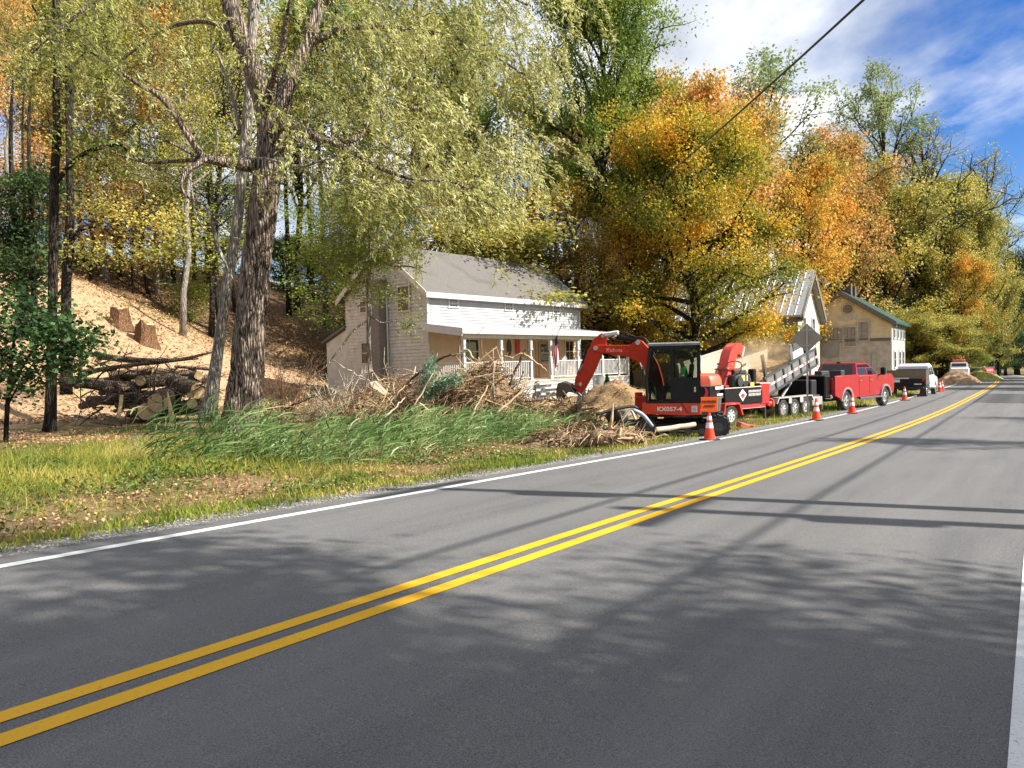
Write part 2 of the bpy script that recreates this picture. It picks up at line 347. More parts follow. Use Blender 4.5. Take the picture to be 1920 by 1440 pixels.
def road_mat():
    m = bpy.data.materials.new('worn asphalt'); nt, n, l, b = nodes(m)
    uv = n.new('ShaderNodeUVMap'); uv.uv_map = 'UVMap'; sp = n.new('ShaderNodeSeparateXYZ'); l.new(uv.outputs[0], sp.inputs[0])
    tc = n.new('ShaderNodeTexCoord'); P = tc.outputs['Object']
    mp = n.new('ShaderNodeMapping'); l.new(uv.outputs[0], mp.inputs[0]); mp.inputs['Scale'].default_value = (0.10, 1.6, 1)
    streak = noise(n, l, mp.outputs[0], 1.6, 5)
    big = noise(n, l, P, 0.6, 4); fine = noise(n, l, P, 150, 2, 0.7); med = noise(n, l, P, 24, 4, 0.6)
    base = mixc(n, l, ramp(n, l, streak, 0.3, 0.72), (0.118, 0.119, 0.123), (0.172, 0.171, 0.170))
    base = mixc(n, l, ramp(n, l, big, 0.45, 0.75), base, (0.160, 0.158, 0.155))
    agg = mixc(n, l, ramp(n, l, fine, 0.36, 0.66), (0.45, 0.45, 0.46), (1.5, 1.5, 1.48))
    mu = n.new('ShaderNodeMixRGB'); mu.blend_type = 'MULTIPLY'; mu.inputs[0].default_value = 0.9; l.new(base, mu.inputs[1]); l.new(agg, mu.inputs[2])
    # newer dark overlay, a mended patch on the right-hand lane far down the road
    s, t = sp.outputs[0], sp.outputs[1]
    def band(v, a, c): return math_(n, l, 'MULTIPLY', math_(n, l, 'GREATER_THAN', v, a), math_(n, l, 'LESS_THAN', v, c))
    patch = math_(n, l, 'MULTIPLY', band(s, 45.0, 58.0), band(t, 0.6, 3.0))
    c = mixc(n, l, patch, mu.outputs[0], (0.055, 0.056, 0.06))
    # wheel tracks: two paler, smoother strips in each lane, and a few tar-dark stains
    for tc_ in (1.15, 2.75, 4.25, 5.85):
        dd = math_(n, l, 'ABSOLUTE', math_(n, l, 'SUBTRACT', t, tc_), 0)
        c = mixc(n, l, math_(n, l, 'MULTIPLY', ramp(n, l, dd, 0.0, 0.5, (1, 1, 1, 1), (0, 0, 0, 1)), 0.22), c, (0.21, 0.208, 0.205))
    stain = math_(n, l, 'MULTIPLY', ramp(n, l, noise(n, l, P, 1.1, 7, 0.62), 0.60, 0.72), 0.30)
    c = mixc(n, l, stain, c, (0.075, 0.075, 0.078))
    l.new(c, b.inputs['Base Color']); b.inputs['Roughness'].default_value = 0.82; b.inputs['Specular IOR Level'].default_value = 0.28
    bp = n.new('ShaderNodeBump'); bp.inputs['Strength'].default_value = 0.55; bp.inputs['Distance'].default_value = 0.012; l.new(math_(n, l, 'ADD', fine, med), bp.inputs['Height']); l.new(bp.outputs[0], b.inputs['Normal'])
    return m
def paint_mat(name, c, worn):
    m = bpy.data.materials.new(name); nt, n, l, b = nodes(m)
    tc = n.new('ShaderNodeTexCoord'); P = tc.outputs['Object']
    f = noise(n, l, P, 60, 4, 0.7); g = noise(n, l, P, 1.6, 6)
    a = mixc(n, l, ramp(n, l, g, 0.35, 0.7), tuple(x * 0.86 for x in c), c)
    k = math_(n, l, 'MULTIPLY', ramp(n, l, f, 0.56, 0.66), ramp(n, l, g, 0.42, 0.62))
    l.new(mixc(n, l, math_(n, l, 'MULTIPLY', k, worn), a, (0.13, 0.13, 0.13)), b.inputs['Base Color']); b.inputs['Roughness'].default_value = 0.7; b.inputs['Specular IOR Level'].default_value = 0.25
    bp = n.new('ShaderNodeBump'); bp.inputs['Strength'].default_value = 0.3; bp.inputs['Distance'].default_value = 0.01; l.new(f, bp.inputs['Height']); l.new(bp.outputs[0], b.inputs['Normal'])
    return m
def sheet(name, mat, ss, ts, zf, kind='structure'):
    S, T = np.meshgrid(ss, ts, indexing='ij'); X, Y = rxy(S.ravel(), T.ravel()); Z = zf(S.ravel(), T.ravel())
    ns, nt_ = len(ss), len(ts); I = np.arange(ns * nt_).reshape(ns, nt_)
    F = np.stack([I[:-1, :-1], I[1:, :-1], I[1:, 1:], I[:-1, 1:]], -1).reshape(-1, 4)[:, ::-1]
    me = npmesh(name, np.stack([X, Y, Z], -1), F, uv=np.stack([S.ravel(), T.ravel()], -1), smooth=True)
    o = linkmesh(name, me, mat); o['kind'] = kind; return o
ss = np.concatenate([np.linspace(-300, -40, 14), np.linspace(-35, -12, 16), np.arange(-10, 60, 0.45), np.arange(60, 130, 1.5), np.linspace(132, 480, 26)])
ts = np.concatenate([np.linspace(-260, -20, 12), np.linspace(-15, -1, 12), [-0.4, -0.22, 0.5, 3.5, 6.5, 6.96, 7.02, 7.2], np.arange(7.5, 20, 0.4), np.arange(20, 60, 0.6), np.linspace(61, 90, 16), np.linspace(100, 420, 14)])
ground = sheet('ground', ground_mat(), ss, ts, zground)
rs = np.concatenate([np.arange(-60, 60, 0.8), np.arange(60, 190, 2.0)])
road = sheet('road', road_mat(), rs, np.array([-0.24, 0.3, 1.5, 3.0, TY, 5.0, TW, 6.97]), lambda s, t: road_z(s) - 0.02 * np.abs(t - TY) / 3.3)
zl = lambda s, t: road_z(s) - 0.02 * np.abs(t - TY) / 3.3 + 0.004
yel = paint_mat('yellow road paint', (0.80, 0.43, 0.015), 0.6); whi = paint_mat('white road paint', (0.72, 0.72, 0.70), 0.7)
sheet('centre_line', yel, rs, np.array([TY + 0.055, TY + 0.175]), zl)
sheet('centre_line', yel, rs, np.array([TY - 0.175, TY - 0.055]), zl)
sheet('edge_line', whi, rs, np.array([TW - 0.065, TW + 0.065]), zl)
sheet('edge_line', whi, rs, np.array([-0.06, 0.085]), zl)

# ------------------------------------------------------------------ shared paints
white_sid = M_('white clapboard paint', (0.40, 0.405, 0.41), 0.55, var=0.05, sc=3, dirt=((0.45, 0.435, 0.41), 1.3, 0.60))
grey_sid = M_('weathered beige clapboard', (0.56, 0.535, 0.455), 0.7, var=0.10, sc=3, dirt=((0.46, 0.43, 0.36), 1.6, 0.56))
tan_sid = M_('tan porch wall', (0.60, 0.45, 0.31), 0.65, var=0.06, sc=3)
cream_sid = M_('faded cream clapboard', (0.80, 0.68, 0.43), 0.75, var=0.08, sc=2, dirt=((0.62, 0.54, 0.38), 0.9, 0.58))
grey_wood = M_('bare grey weathered boards', (0.36, 0.325, 0.28), 0.9, var=0.2, sc=3, stretch=(1, 1, 8), dirt=((0.17, 0.15, 0.13), 1.0, 0.6))
white_tr = M_('white trim paint', (0.50, 0.50, 0.495), 0.45, var=0.04)
stone_m = M_('grey stucco foundation', (0.54, 0.48, 0.41), 0.9, var=0.15, sc=2, bump=0.3)
shingle = M_('grey brown asphalt shingles', (0.14, 0.129, 0.118), 0.9, var=0.35, sc=24, bump=0.5, bsc=60, stretch=(1, 2.5, 1), dirt=((0.10, 0.092, 0.085), 0.8, 0.52))
metal_roof = M_('pale standing seam metal', (0.48, 0.50, 0.52), 0.45, 0.4, var=0.08)
green_roof = M_('dark green metal roof', (0.035, 0.105, 0.085), 0.4, 0.2, var=0.15)
dk_trim = M_('dark grey trim', (0.16, 0.145, 0.125), 0.8, var=0.2)
pane = glass_mat('dark window glass', alpha=1.0)
black_m = M_('matt black', (0.012, 0.012, 0.013), 0.6, var=0.3)
def clap(u0, u1, z0, z1, lap=0.135, proud=0.042, ext=None):
    """clapboards on the plane v=0 facing -v, each board a tilted strip with a butt edge; ext(z) gives the wall's ends at height z"""
    mb = MB(); k = int(math.ceil((z1 - z0) / lap))
    for i in range(k):
        a = z0 + i * lap; c = min(a + lap, z1)
        (ua, ub), (uc, ud) = (ext(a), ext(c)) if ext else ((u0, u1), (u0, u1))
        if ub - ua < 0.02: continue
        mb.face((ua, -proud, a), (ub, -proud, a), (ud, -0.004, c), (uc, -0.004, c))
        mb.face((ua, 0, a), (ub, 0, a), (ub, -proud, a), (ua, -proud, a))
    return mb
def window(parent, u, z, w, h, v=-0.03, fm=None, cols=1, rows=2, name='window', dep=0.05, M=None, fw=0.09, pm=None, sill=True):
    """framed window whose outer face lies at v; frame > pane"""
    fm = fm or white_tr; f = MB()
    f.box((u, v, z + h / 2 + fw / 2), (w + 2 * fw, dep, fw)); f.box((u, v, z - h / 2 - fw / 2), (w + 2 * fw + (0.08 if sill else 0), dep + (0.05 if sill else 0), fw * 0.8))
    for sgn in (-1, 1): f.box((u + sgn * (w / 2 + fw / 2), v - 0.001, z), (fw, dep, h))
    for i in range(1, cols): f.box((u - w / 2 + w * i / cols, v + 0.004, z), (0.03, dep * 0.7, h))
    for i in range(1, rows): f.box((u, v + 0.006, z - h / 2 + h * i / rows), (w, dep * 0.7, 0.045 if rows == 2 else 0.03))
    if M is not None: f.bm.transform(M)
    fo = f.build(name, fm, parent)
    p = MB().box((u, v + 0.012, z), (w, 0.02, h))
    if M is not None: p.bm.transform(M)
    p.build('pane', pm or pane, fo); return fo

# ------------------------------------------------------------------ the white farmhouse with its porch
HS = 33.5 / 35.0
UANG = math.atan2(0.76175747, 0.6478623)
def farmhouse():
    P = at(800, 543, 33.5); eye = 1.40
    g = eye - 1.97 * HS            # ground level at the house
    h = empty('farmhouse', (P[0], P[1], g), UANG, 'two-storey white clapboard farmhouse with brown shingle roof and railed front porch', 'house')
    z = lambda old: (old - 1.55) * HS + eye - g      # heights measured against eye level
    L = 11.75; Wd = 5.9; EA = z(5.0); RI = z(7.35); PF = z(0.62)
    A = Matrix.Identity(4)                            # front: local x along, y into the house
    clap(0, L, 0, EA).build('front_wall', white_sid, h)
    # gable ends: local frame rotated so that the wall faces the lawn
    def gext(zz):
        if zz <= EA: return (0.0, Wd)
        q = (zz - EA) / (RI - EA) * Wd / 2; return (q, Wd - q)
    G = Matrix.Rotation(-math.pi / 2, 4, 'Z')         # maps wall u -> -y ... faces -x
    GL = Matrix(((0, 1, 0, 0), (-1, 0, 0, Wd), (0, 0, 1, 0), (0, 0, 0, 1)))   # u along -y from back corner, facing -x
    b = clap(0, Wd, 0, RI, 0.16, 0.055, ext=gext); b.bm.transform(GL); b.build('gable_wall', grey_sid, h)
    GR = Matrix(((0, -1, 0, L), (1, 0, 0, 0), (0, 0, 1, 0), (0, 0, 0, 1)))
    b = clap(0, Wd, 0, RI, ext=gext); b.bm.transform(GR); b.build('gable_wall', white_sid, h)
    b = MB(); b.prism([(0.02, 0), (L - 0.02, 0), (L - 0.02, EA), (0.02, EA)], 0.02, Wd); b.build('core', grey_sid, h)
    # roof slabs, ridge along x
    sl = math.atan2(RI - EA, Wd / 2); ov = 0.32; th = 0.12
    for sgn in (0, 1):
        b = MB()
        yy = [(-ov, EA - ov * math.tan(sl)), (Wd / 2, RI), (Wd / 2, RI + th), (-ov, EA - ov * math.tan(sl) + th)]
        if sgn: yy = [(Wd - y, q) for y, q in yy]
        b.prism([(y, q + 0.02) for y, q in yy], -0.35, L + 0.35, 'x'); b.build('roof', shingle, h)
    b = MB(); b.box((L / 2, -ov - 0.03, EA - ov * math.tan(sl) + 0.0), (L + 0.74, 0.05, 0.24)); b.build('fascia', white_tr, h)
    for xx in (-0.37, L + 0.37):
        b = MB()
        for sgn in (0, 1):
            yy = [(-ov, EA - ov * math.tan(sl) - 0.10), (Wd / 2, RI - 0.10), (Wd / 2, RI + 0.17), (-ov, EA - ov * math.tan(sl) + 0.17)]
            if sgn: yy = [(Wd - y + 0.0, q) for y, q in yy]
            b.prism(yy, xx - 0.02, xx + 0.02, 'x')
        b.build('rake_board', grey_sid if xx < 0 else white_tr, h)
    for xx in (0.0, L): MB().box((xx, -0.03, EA / 2), (0.12, 0.07, EA - 0.02)).build('corner_board', white_tr, h)
    # eyebrow windows, gable windows
    for u in (1.65, 5.62, 9.62): window(h, u, z(4.46), 0.50, 0.30, cols=3, rows=2, fm=white_tr)
    dw = M_('beige window trim', (0.50, 0.45, 0.38), 0.6)
    for gv, zz, w, hh in ((1.55, 4.70, 0.72, 1.08), (4.60, 4.50, 0.42, 0.5), (4.55, 2.15, 0.48, 0.95)):
        window(h, Wd - gv * HS, z(zz), w, hh, v=-0.085, fm=dw, M=GL)
    b = MB(); b.box((-0.28, 3.02, EA / 2 + 0.35), (0.56, 0.66, EA + 0.7)); b.build('chimney_chase', M_('dark brown chase siding', (0.17, 0.15, 0.125), 0.8, var=0.15, sc=3, stretch=(1, 1, 9)), h)
    b = MB(); b.tube([(-0.12, 2.62, 0.1), (-0.12, 2.62, EA + 0.2)], 0.045, 8); b.build('downspout', white_tr, h)
    # lean-to at the back of the gable
    b = MB(); b.prism([(Wd, 0), (Wd + 1.75, 0), (Wd + 1.75, z(2.75)), (Wd, z(3.45))], 0.05, 3.2, 'x'); b.build('lean_to', grey_sid, h)
    b = MB(); b.prism([(Wd, z(3.5)), (Wd + 1.95, z(2.72)), (Wd + 1.95, z(2.82)), (Wd, z(3.62))], -0.15, 3.4, 'x'); b.build('lean_to_roof', shingle, h)
    # porch: deck, skirt, roof, beam, posts, rail
    PD = 2.45 * HS; X1 = 13.6 * HS + 0.25
    b = MB(); b.box(((X1 - 0.3) / 2 - 0.0, -PD / 2 - 0.03, PF - 0.04), (X1 + 0.3, PD, 0.07)); b.build('porch_deck', M_('worn porch boards', (0.50, 0.42, 0.33), 0.7, var=0.15, sc=4, stretch=(1, 9, 1)), h)
    b = clap(-0.25, X1, 0.02, PF - 0.09, lap=0.14); b.bm.transform(Matrix.Translation((0, -PD + 0.02, 0))); b.build('porch_skirt', white_sid, h)
    b = MB(); b.prism([(-PD - 0.25, z(2.90)), (-0.03, z(3.22)), (-0.03, z(3.40)), (-PD - 0.25, z(3.05))], -0.45, 11.55 * HS + 0.45, 'x'); b.build('porch_roof', M_('pale grey porch roofing', (0.40, 0.40, 0.40), 0.6, var=0.08, sc=2), h)
    b = MB(); b.box((11.55 * HS / 2, -PD - 0.27, z(2.97)), (11.55 * HS + 0.96, 0.05, 0.24)); b.box((-0.47, -PD / 2 - 0.15, z(3.09)), (0.04, PD + 0.28, 0.34), rot=(R(7.6), 0, 0)); b.build('porch_fascia', white_tr, h)
    b = MB(); b.box((11.55 * HS / 2, -PD + 0.05, z(2.77)), (11.55 * HS + 0.3, 0.18, 0.20)); b.build('porch_beam', M_('porch beam paint', (0.62, 0.60, 0.55), 0.6), h)
    b = clap(0.08, L - 0.08, PF, z(3.15)); b.bm.transform(Matrix.Translation((0, -0.03, 0))); b.build('porch_wall', tan_sid, h)
    posts = [(-0.05), 2.48, 4.72, 6.34, 8.76, 11.1]
    for u in posts:
        b = MB(); x = u * HS; H0 = PF; H1 = z(2.67)
        b.box((x, -PD + 0.08, H0 + 0.55), (0.15, 0.15, 1.1), bev=0.01); b.box((x, -PD + 0.08, H1 - 0.28), (0.15, 0.15, 0.56), bev=0.01)
        b.lathe([(0.07, H0 + 1.1), (0.045, H0 + 1.14), (0.062, H0 + 1.2), (0.05, H0 + 1.5), (0.05, H1 - 0.6), (0.07, H1 - 0.56)], 12, (x, -PD + 0.08, 0))
        b.box((x, -PD + 0.08, H0 + 0.05), (0.19, 0.19, 0.1)); b.box((x, -PD + 0.08, H1 - 0.5), (0.20, 0.20, 0.04))
        b.build('porch_post', white_tr, h)
    RT = z(1.585)
    def rail(x0, x1, y0, y1):
        b = MB(); n = max(2, int(math.hypot(x1 - x0, y1 - y0) / 0.125)); a = math.atan2(y1 - y0, x1 - x0); Lr = math.hypot(x1 - x0, y1 - y0)
        cx_, cy_ = (x0 + x1) / 2, (y0 + y1) / 2
        b.box((cx_, cy_, RT - 0.03), (Lr, 0.085, 0.05), rot=(0, 0, a)); b.box((cx_, cy_, PF + 0.12), (Lr, 0.05, 0.05), rot=(0, 0, a))
        for i in range(1, n):
            q = i / n; b.box((x0 + (x1 - x0) * q, y0 + (y1 - y0) * q, (RT + PF) / 2 + 0.04), (0.042, 0.042, RT - PF - 0.2))
        b.build('porch_railing', white_tr, h)
    yr = -PD + 0.08
    for i in (0, 1): rail(posts[i] * HS + 0.09, posts[i + 1] * HS - 0.09, yr, yr)
    for a, c in ((3, 4), (4, 5)): rail(posts[a] * HS + 0.09, posts[c] * HS - 0.09, yr, yr)
    rail(posts[5] * HS + 0.09, X1 - 0.05, yr, yr); rail(X1 - 0.05, X1 - 0.05, yr, -0.1); rail(-0.05, -0.05, -0.1, yr + 0.1)
    for u in (10.4 * HS + 2.3, X1 - 0.05):
        b = MB(); b.box((u, yr - 0.02, (PF + RT) / 2 + 0.06), (0.11, 0.11, RT - PF + 0.16)); b.prism([(u - 0.06, RT + 0.14), (u + 0.06, RT + 0.14), (u, RT + 0.24)], yr - 0.07, yr + 0.03); b.build('rail_post', white_tr, h)
    # steps between third and fourth post
    for i in range(3):
        b = MB(); b.box(((posts[2] + posts[3]) / 2 * HS, -PD - 0.16 - 0.30 * i, PF - 0.20 - 0.19 * i), (1.25, 0.31, 0.07)); b.box(((posts[2] + posts[3]) / 2 * HS, -PD - 0.06 - 0.30 * i, (PF - 0.24 - 0.19 * i) / 2), (1.2, 0.05, PF - 0.24 - 0.19 * i)); b.build('step', white_tr, h)
    # porch wall openings
    window(h, 2.72 * HS, z(2.10), 1.25, 1.12, v=-0.075, fm=tan_sid, cols=2, rows=2)
    d = MB(); dx = 8.75 * HS; dz0 = PF; dh = z(2.62) - PF
    d.box((dx, -0.085, dz0 + dh / 2), (0.95, 0.06, dh)); do = d.build('door', M_('brown panelled door', (0.36, 0.22, 0.12), 0.5), h)
    p = MB(); p.box((dx, -0.118, dz0 + dh * 0.69), (0.66, 0.02, dh * 0.48)); p.build('door_pane', pane, do)
    MB().box((dx, -0.13, dz0 + dh * 0.69), (0.68, 0.012, 0.04)).build('door_bar', tan_sid, do); MB().box((dx, -0.13, dz0 + dh * 0.36), (0.66, 0.014, 0.05)).build('door_bar', tan_sid, do)
    p = MB(); p.lathe([(0.0, 0.0), (0.035, 0.0), (0.03, 0.05), (0, 0.06)], 10, (dx + 0.36, -0.115, dz0 + 0.95), 'y', ); p.build('door_handle', M_('brass', (0.5, 0.36, 0.12), 0.3, 1.0), do)
    window(h, 11.15 * HS, z(2.08), 0.70, 1.12, v=-0.075, fm=tan_sid, cols=2, rows=2)
    fm = M_('brown door casing', (0.40, 0.27, 0.15), 0.6)
    for u in (10.05, 8.05, 9.5, 7.4): MB().box((u * HS, -0.075, PF + 0.97), (0.10, 0.05, 1.9)).build('casing', fm, h)
    # oval plaque and two red hangings
    o = MB(); o.lathe([(0, -0.02), (0.40, -0.02), (0.42, 0.0), (0.40, 0.02), (0, 0.02)], 28, (0, 0, 0), 'y'); o.bm.transform(Matrix.Translation((5.74 * HS, -0.10, z(2.29))) @ Matrix.Diagonal((0.42, 1, 1.0, 1)))
    oo = o.build('wall_plaque', M_('dark oval plaque', (0.05, 0.045, 0.04), 0.5))
    W = Matrix.Translation((P[0], P[1], g)) @ Matrix.Rotation(UANG, 4, 'Z')
    oo.matrix_world = W; tag(oo, 'dark oval plaque hung on the tan porch wall beside the second post', 'plaque')
    redm = M_('faded red cloth', (0.50, 0.05, 0.045), 0.8, var=0.2)
    for u, zz, w, hh, lab in ((6.42, 2.30, 0.30, 0.72, 'red banner hung on the porch wall to the left of the front door'), (9.75, 2.22, 0.26, 0.82, 'narrow red banner hung on the porch wall to the right of the flag')):
        bb = MB(); bb.box((0, 0, 0), (w, 0.03, hh), bev=0.008)
        for q in (-0.28, 0.28): bb.box((q * w, -0.018, 0), (w * 0.3, 0.012, hh * 0.96))
        bb.box((0, 0, hh / 2 + 0.03), (w * 1.3, 0.03, 0.03))
        q = bb.build('wall_banner', redm); q.matrix_world = W @ Matrix.Translation((u * HS, -0.14, z(zz))); tag(q, lab, 'banner')
    # flag on a slanted staff fixed to the fourth post
    f = empty('flag', (0, 0, 0), 0, 'striped American flag hanging from a slanted dark staff on the porch', 'flag'); f.matrix_world = W @ Matrix.Translation((6.25 * HS, -PD - 0.02, z(2.32)))
    top = Vector((-0.05, -0.75, 1.02)); pol = MB(); pol.tube([(0.02, 0.02, -0.12), top], [0.016, 0.013], 8); pol.lathe([(0, 0), (0.03, 0.02), (0, 0.06)], 8, top); pol.build('staff', M_('dark staff', (0.05, 0.04, 0.03), 0.5), f)
    fs = {'r': MB(), 'w': MB(), 'b': MB()}; nb = 13; Hf = 1.3; base = Vector((-0.03, -0.42, 0.50)); dirp = Vector((0.01, 0.52, -0.70)).normalized()
    for k in range(nb):
        for i in range(14):
            def pt(a, q):
                fold = 0.07 * math.sin(a * 0.95 + q * 2.2) * (0.3 + q)
                p = base + dirp * (a / nb * 0.70) + Vector((0.0 + 0.10 * q * (a / nb) + fold, -0.05 * q + 0.03 * math.sin(a * 1.7 + q * 3) * q, -Hf * q * (1 - 0.06 * a / nb)))
                p.y += -0.10 * (a / nb) * q; return p
            a0, a1, q0, q1 = k, k + 1, i / 14, (i + 1) / 14
            cc = 'b' if (k < 5 and i < 4) else ('r' if k % 2 == 0 else 'w')
            fs[cc].face(pt(a0, q0), pt(a1, q0), pt(a1, q1), pt(a0, q1))
    for cc, nm, mt in (('r', 'red_stripes', M_('flag red', (0.48, 0.025, 0.045), 0.8, var=0.05)), ('w', 'white_stripes', M_('flag white', (0.8, 0.78, 0.76), 0.8, var=0.04)), ('b', 'blue_canton', M_('flag blue', (0.02, 0.03, 0.14), 0.8, var=0.05))):
        fs[cc].build(nm, mt, f, smooth=True)
    # things in front of the porch
    def loc(u, v, dz=0.0): q = W @ Vector((u * HS, v * HS, 0)); return (q.x, q.y, zg(q.x, q.y) + dz)
    c = empty('trash_can', loc(9.35, -3.25, 0.22), UANG, 'grey galvanised trash can standing in front of the porch skirt', 'trash can')
    b = MB(); b.lathe([(0, 0), (0.25, 0), (0.25, 0.03)] + [(0.25 + 0.05 * i / 8 + (0.008 if i % 2 else 0), 0.03 + 0.09 * i) for i in range(1, 9)] + [(0.31, 0.78), (0.28, 0.78), (0.24, 0.05), (0, 0.05)], 28); b.build('can', M_('galvanised steel', (0.38, 0.41, 0.43), 0.45, 0.7, var=0.12, sc=4), c, ang=40)
    b = MB()
    for sgn in (-1, 1): b.tube([(sgn * 0.30, -0.07, 0.62), (sgn * 0.36, -0.07, 0.60), (sgn * 0.36, 0.07, 0.60), (sgn * 0.30, 0.07, 0.62)], 0.012, 6)
    b.build('handle', M_('galvanised steel', (0.38, 0.41, 0.43)), c)
    return h, W, z, PF, PD, loc
house, HW, hz, HPF, HPD, hloc = farmhouse()

def chair_on_porch():
    c = empty('porch_chair', tuple(HW @ Vector((7.9 * HS, -HPD + 0.75, HPF))), UANG + R(190), 'white slat-backed chair on the porch behind the railing', 'chair')
    b = MB()
    for i in range(5): b.box((-0.22 + 0.11 * i, 0, 0.40), (0.09, 0.48, 0.025))
    b.build('seat', white_tr, c)
    b = MB()
    for i in range(5): b.box((-0.22 + 0.11 * i, 0.30, 0.78 - 0.03 * abs(i - 2)), (0.085, 0.022, 0.76 - 0.06 * abs(i - 2)), rot=(R(-18), 0, 0))
    b.build('backrest', white_tr, c)
    for sx in (-1, 1):
        for sy in (-1, 1): MB().box((sx * 0.27, sy * 0.22, 0.28), (0.05, 0.07, 0.56)).build('leg', white_tr, c)
        MB().box((sx * 0.28, 0.0, 0.57), (0.10, 0.62, 0.025)).build('armrest', white_tr, c)
chair_on_porch()

# ------------------------------------------------------------------ the two old buildings further down the road
def local(o, d):
    """frame with x along horizontal direction d, y to its left, z up"""
    a = math.atan2(d[1], d[0]); return Matrix.Translation(o) @ Matrix.Rotation(a, 4, 'Z'), a
def gabled(name, label, corner, dirx, width, length, eave, ridge, front_m, side_m, roof_m, ov=0.4, cat='house', lap=0.14):
    """gable wall along local x (facing -y) from the corner, ridge running back along y"""
    a = math.atan2(dirx[1], dirx[0]); h = empty(name, corner, a, label, cat)
    def ext(q):
        if q <= eave: return (0, width)
        k = (q - eave) / (ridge - eave) * width / 2; return (k, width - k)
    clap(0, width, 0, ridge, lap, ext=ext).build('gable_wall', front_m, h)
    b = clap(0, length, 0, eave, lap); b.bm.transform(Matrix(((0, -1, 0, width), (1, 0, 0, 0), (0, 0, 1, 0), (0, 0, 0, 1)))); b.build('side_wall', side_m[1], h)
    b = clap(0, length, 0, eave, lap); b.bm.transform(Matrix(((0, 1, 0, 0), (-1, 0, 0, length), (0, 0, 1, 0), (0, 0, 0, 1)))); b.build('side_wall', side_m[0], h)
    b = MB(); b.prism([(0.03, 0), (width - 0.03, 0), (width - 0.03, eave - 0.02), (width / 2, ridge - 0.03), (0.03, eave - 0.02)], 0.02, length - 0.03); b.build('core', dk_trim, h)
    sl = (ridge - eave) / (width / 2)
    for sgn in (0, 1):
        pr = [(-ov, eave - ov * sl), (width / 2, ridge), (width / 2, ridge + 0.14), (-ov, eave - ov * sl + 0.14)]
        if sgn: pr = [(width - x, q) for x, q in pr]
        b = MB(); b.prism([(x, q + 0.02) for x, q in pr], -ov, length + ov)
        for k in range(int((length + 2 * ov) / 0.5) + 1):
            y = -ov + 0.5 * k; p0 = Vector((pr[3][0], y, pr[3][1] + 0.045)); p1 = Vector((pr[2][0], y, pr[2][1] + 0.045)); b.tube([p0, p1], 0.018, 4)
        b.build('roof', roof_m, h)
    b = MB()
    for sgn in (0, 1):
        pr = [(-ov - 0.02, eave - ov * sl - 0.22), (width / 2, ridge - 0.22), (width / 2, ridge + 0.20), (-ov - 0.02, eave - ov * sl + 0.20)]
        if sgn: pr = [(width - x, q) for x, q in pr]
        b.prism(pr, -ov - 0.06, -ov - 0.005)
        pr2 = [(x, q - 0.10) for x, q in pr]
        b.prism([(pr2[0][0], pr2[0][1]), (pr2[1][0], pr2[1][1] + 0.02), (pr2[1][0], pr2[1][1] + 0.14), (pr2[0][0], pr2[0][1] + 0.12)], -ov + 0.01, -0.03)
    b.build('rake_trim', dk_trim, h)
    for x in (0.0, width): MB().box((x, -0.035, eave / 2), (0.18, 0.07, eave - 0.05)).build('corner_board', front_m, h)
    return h
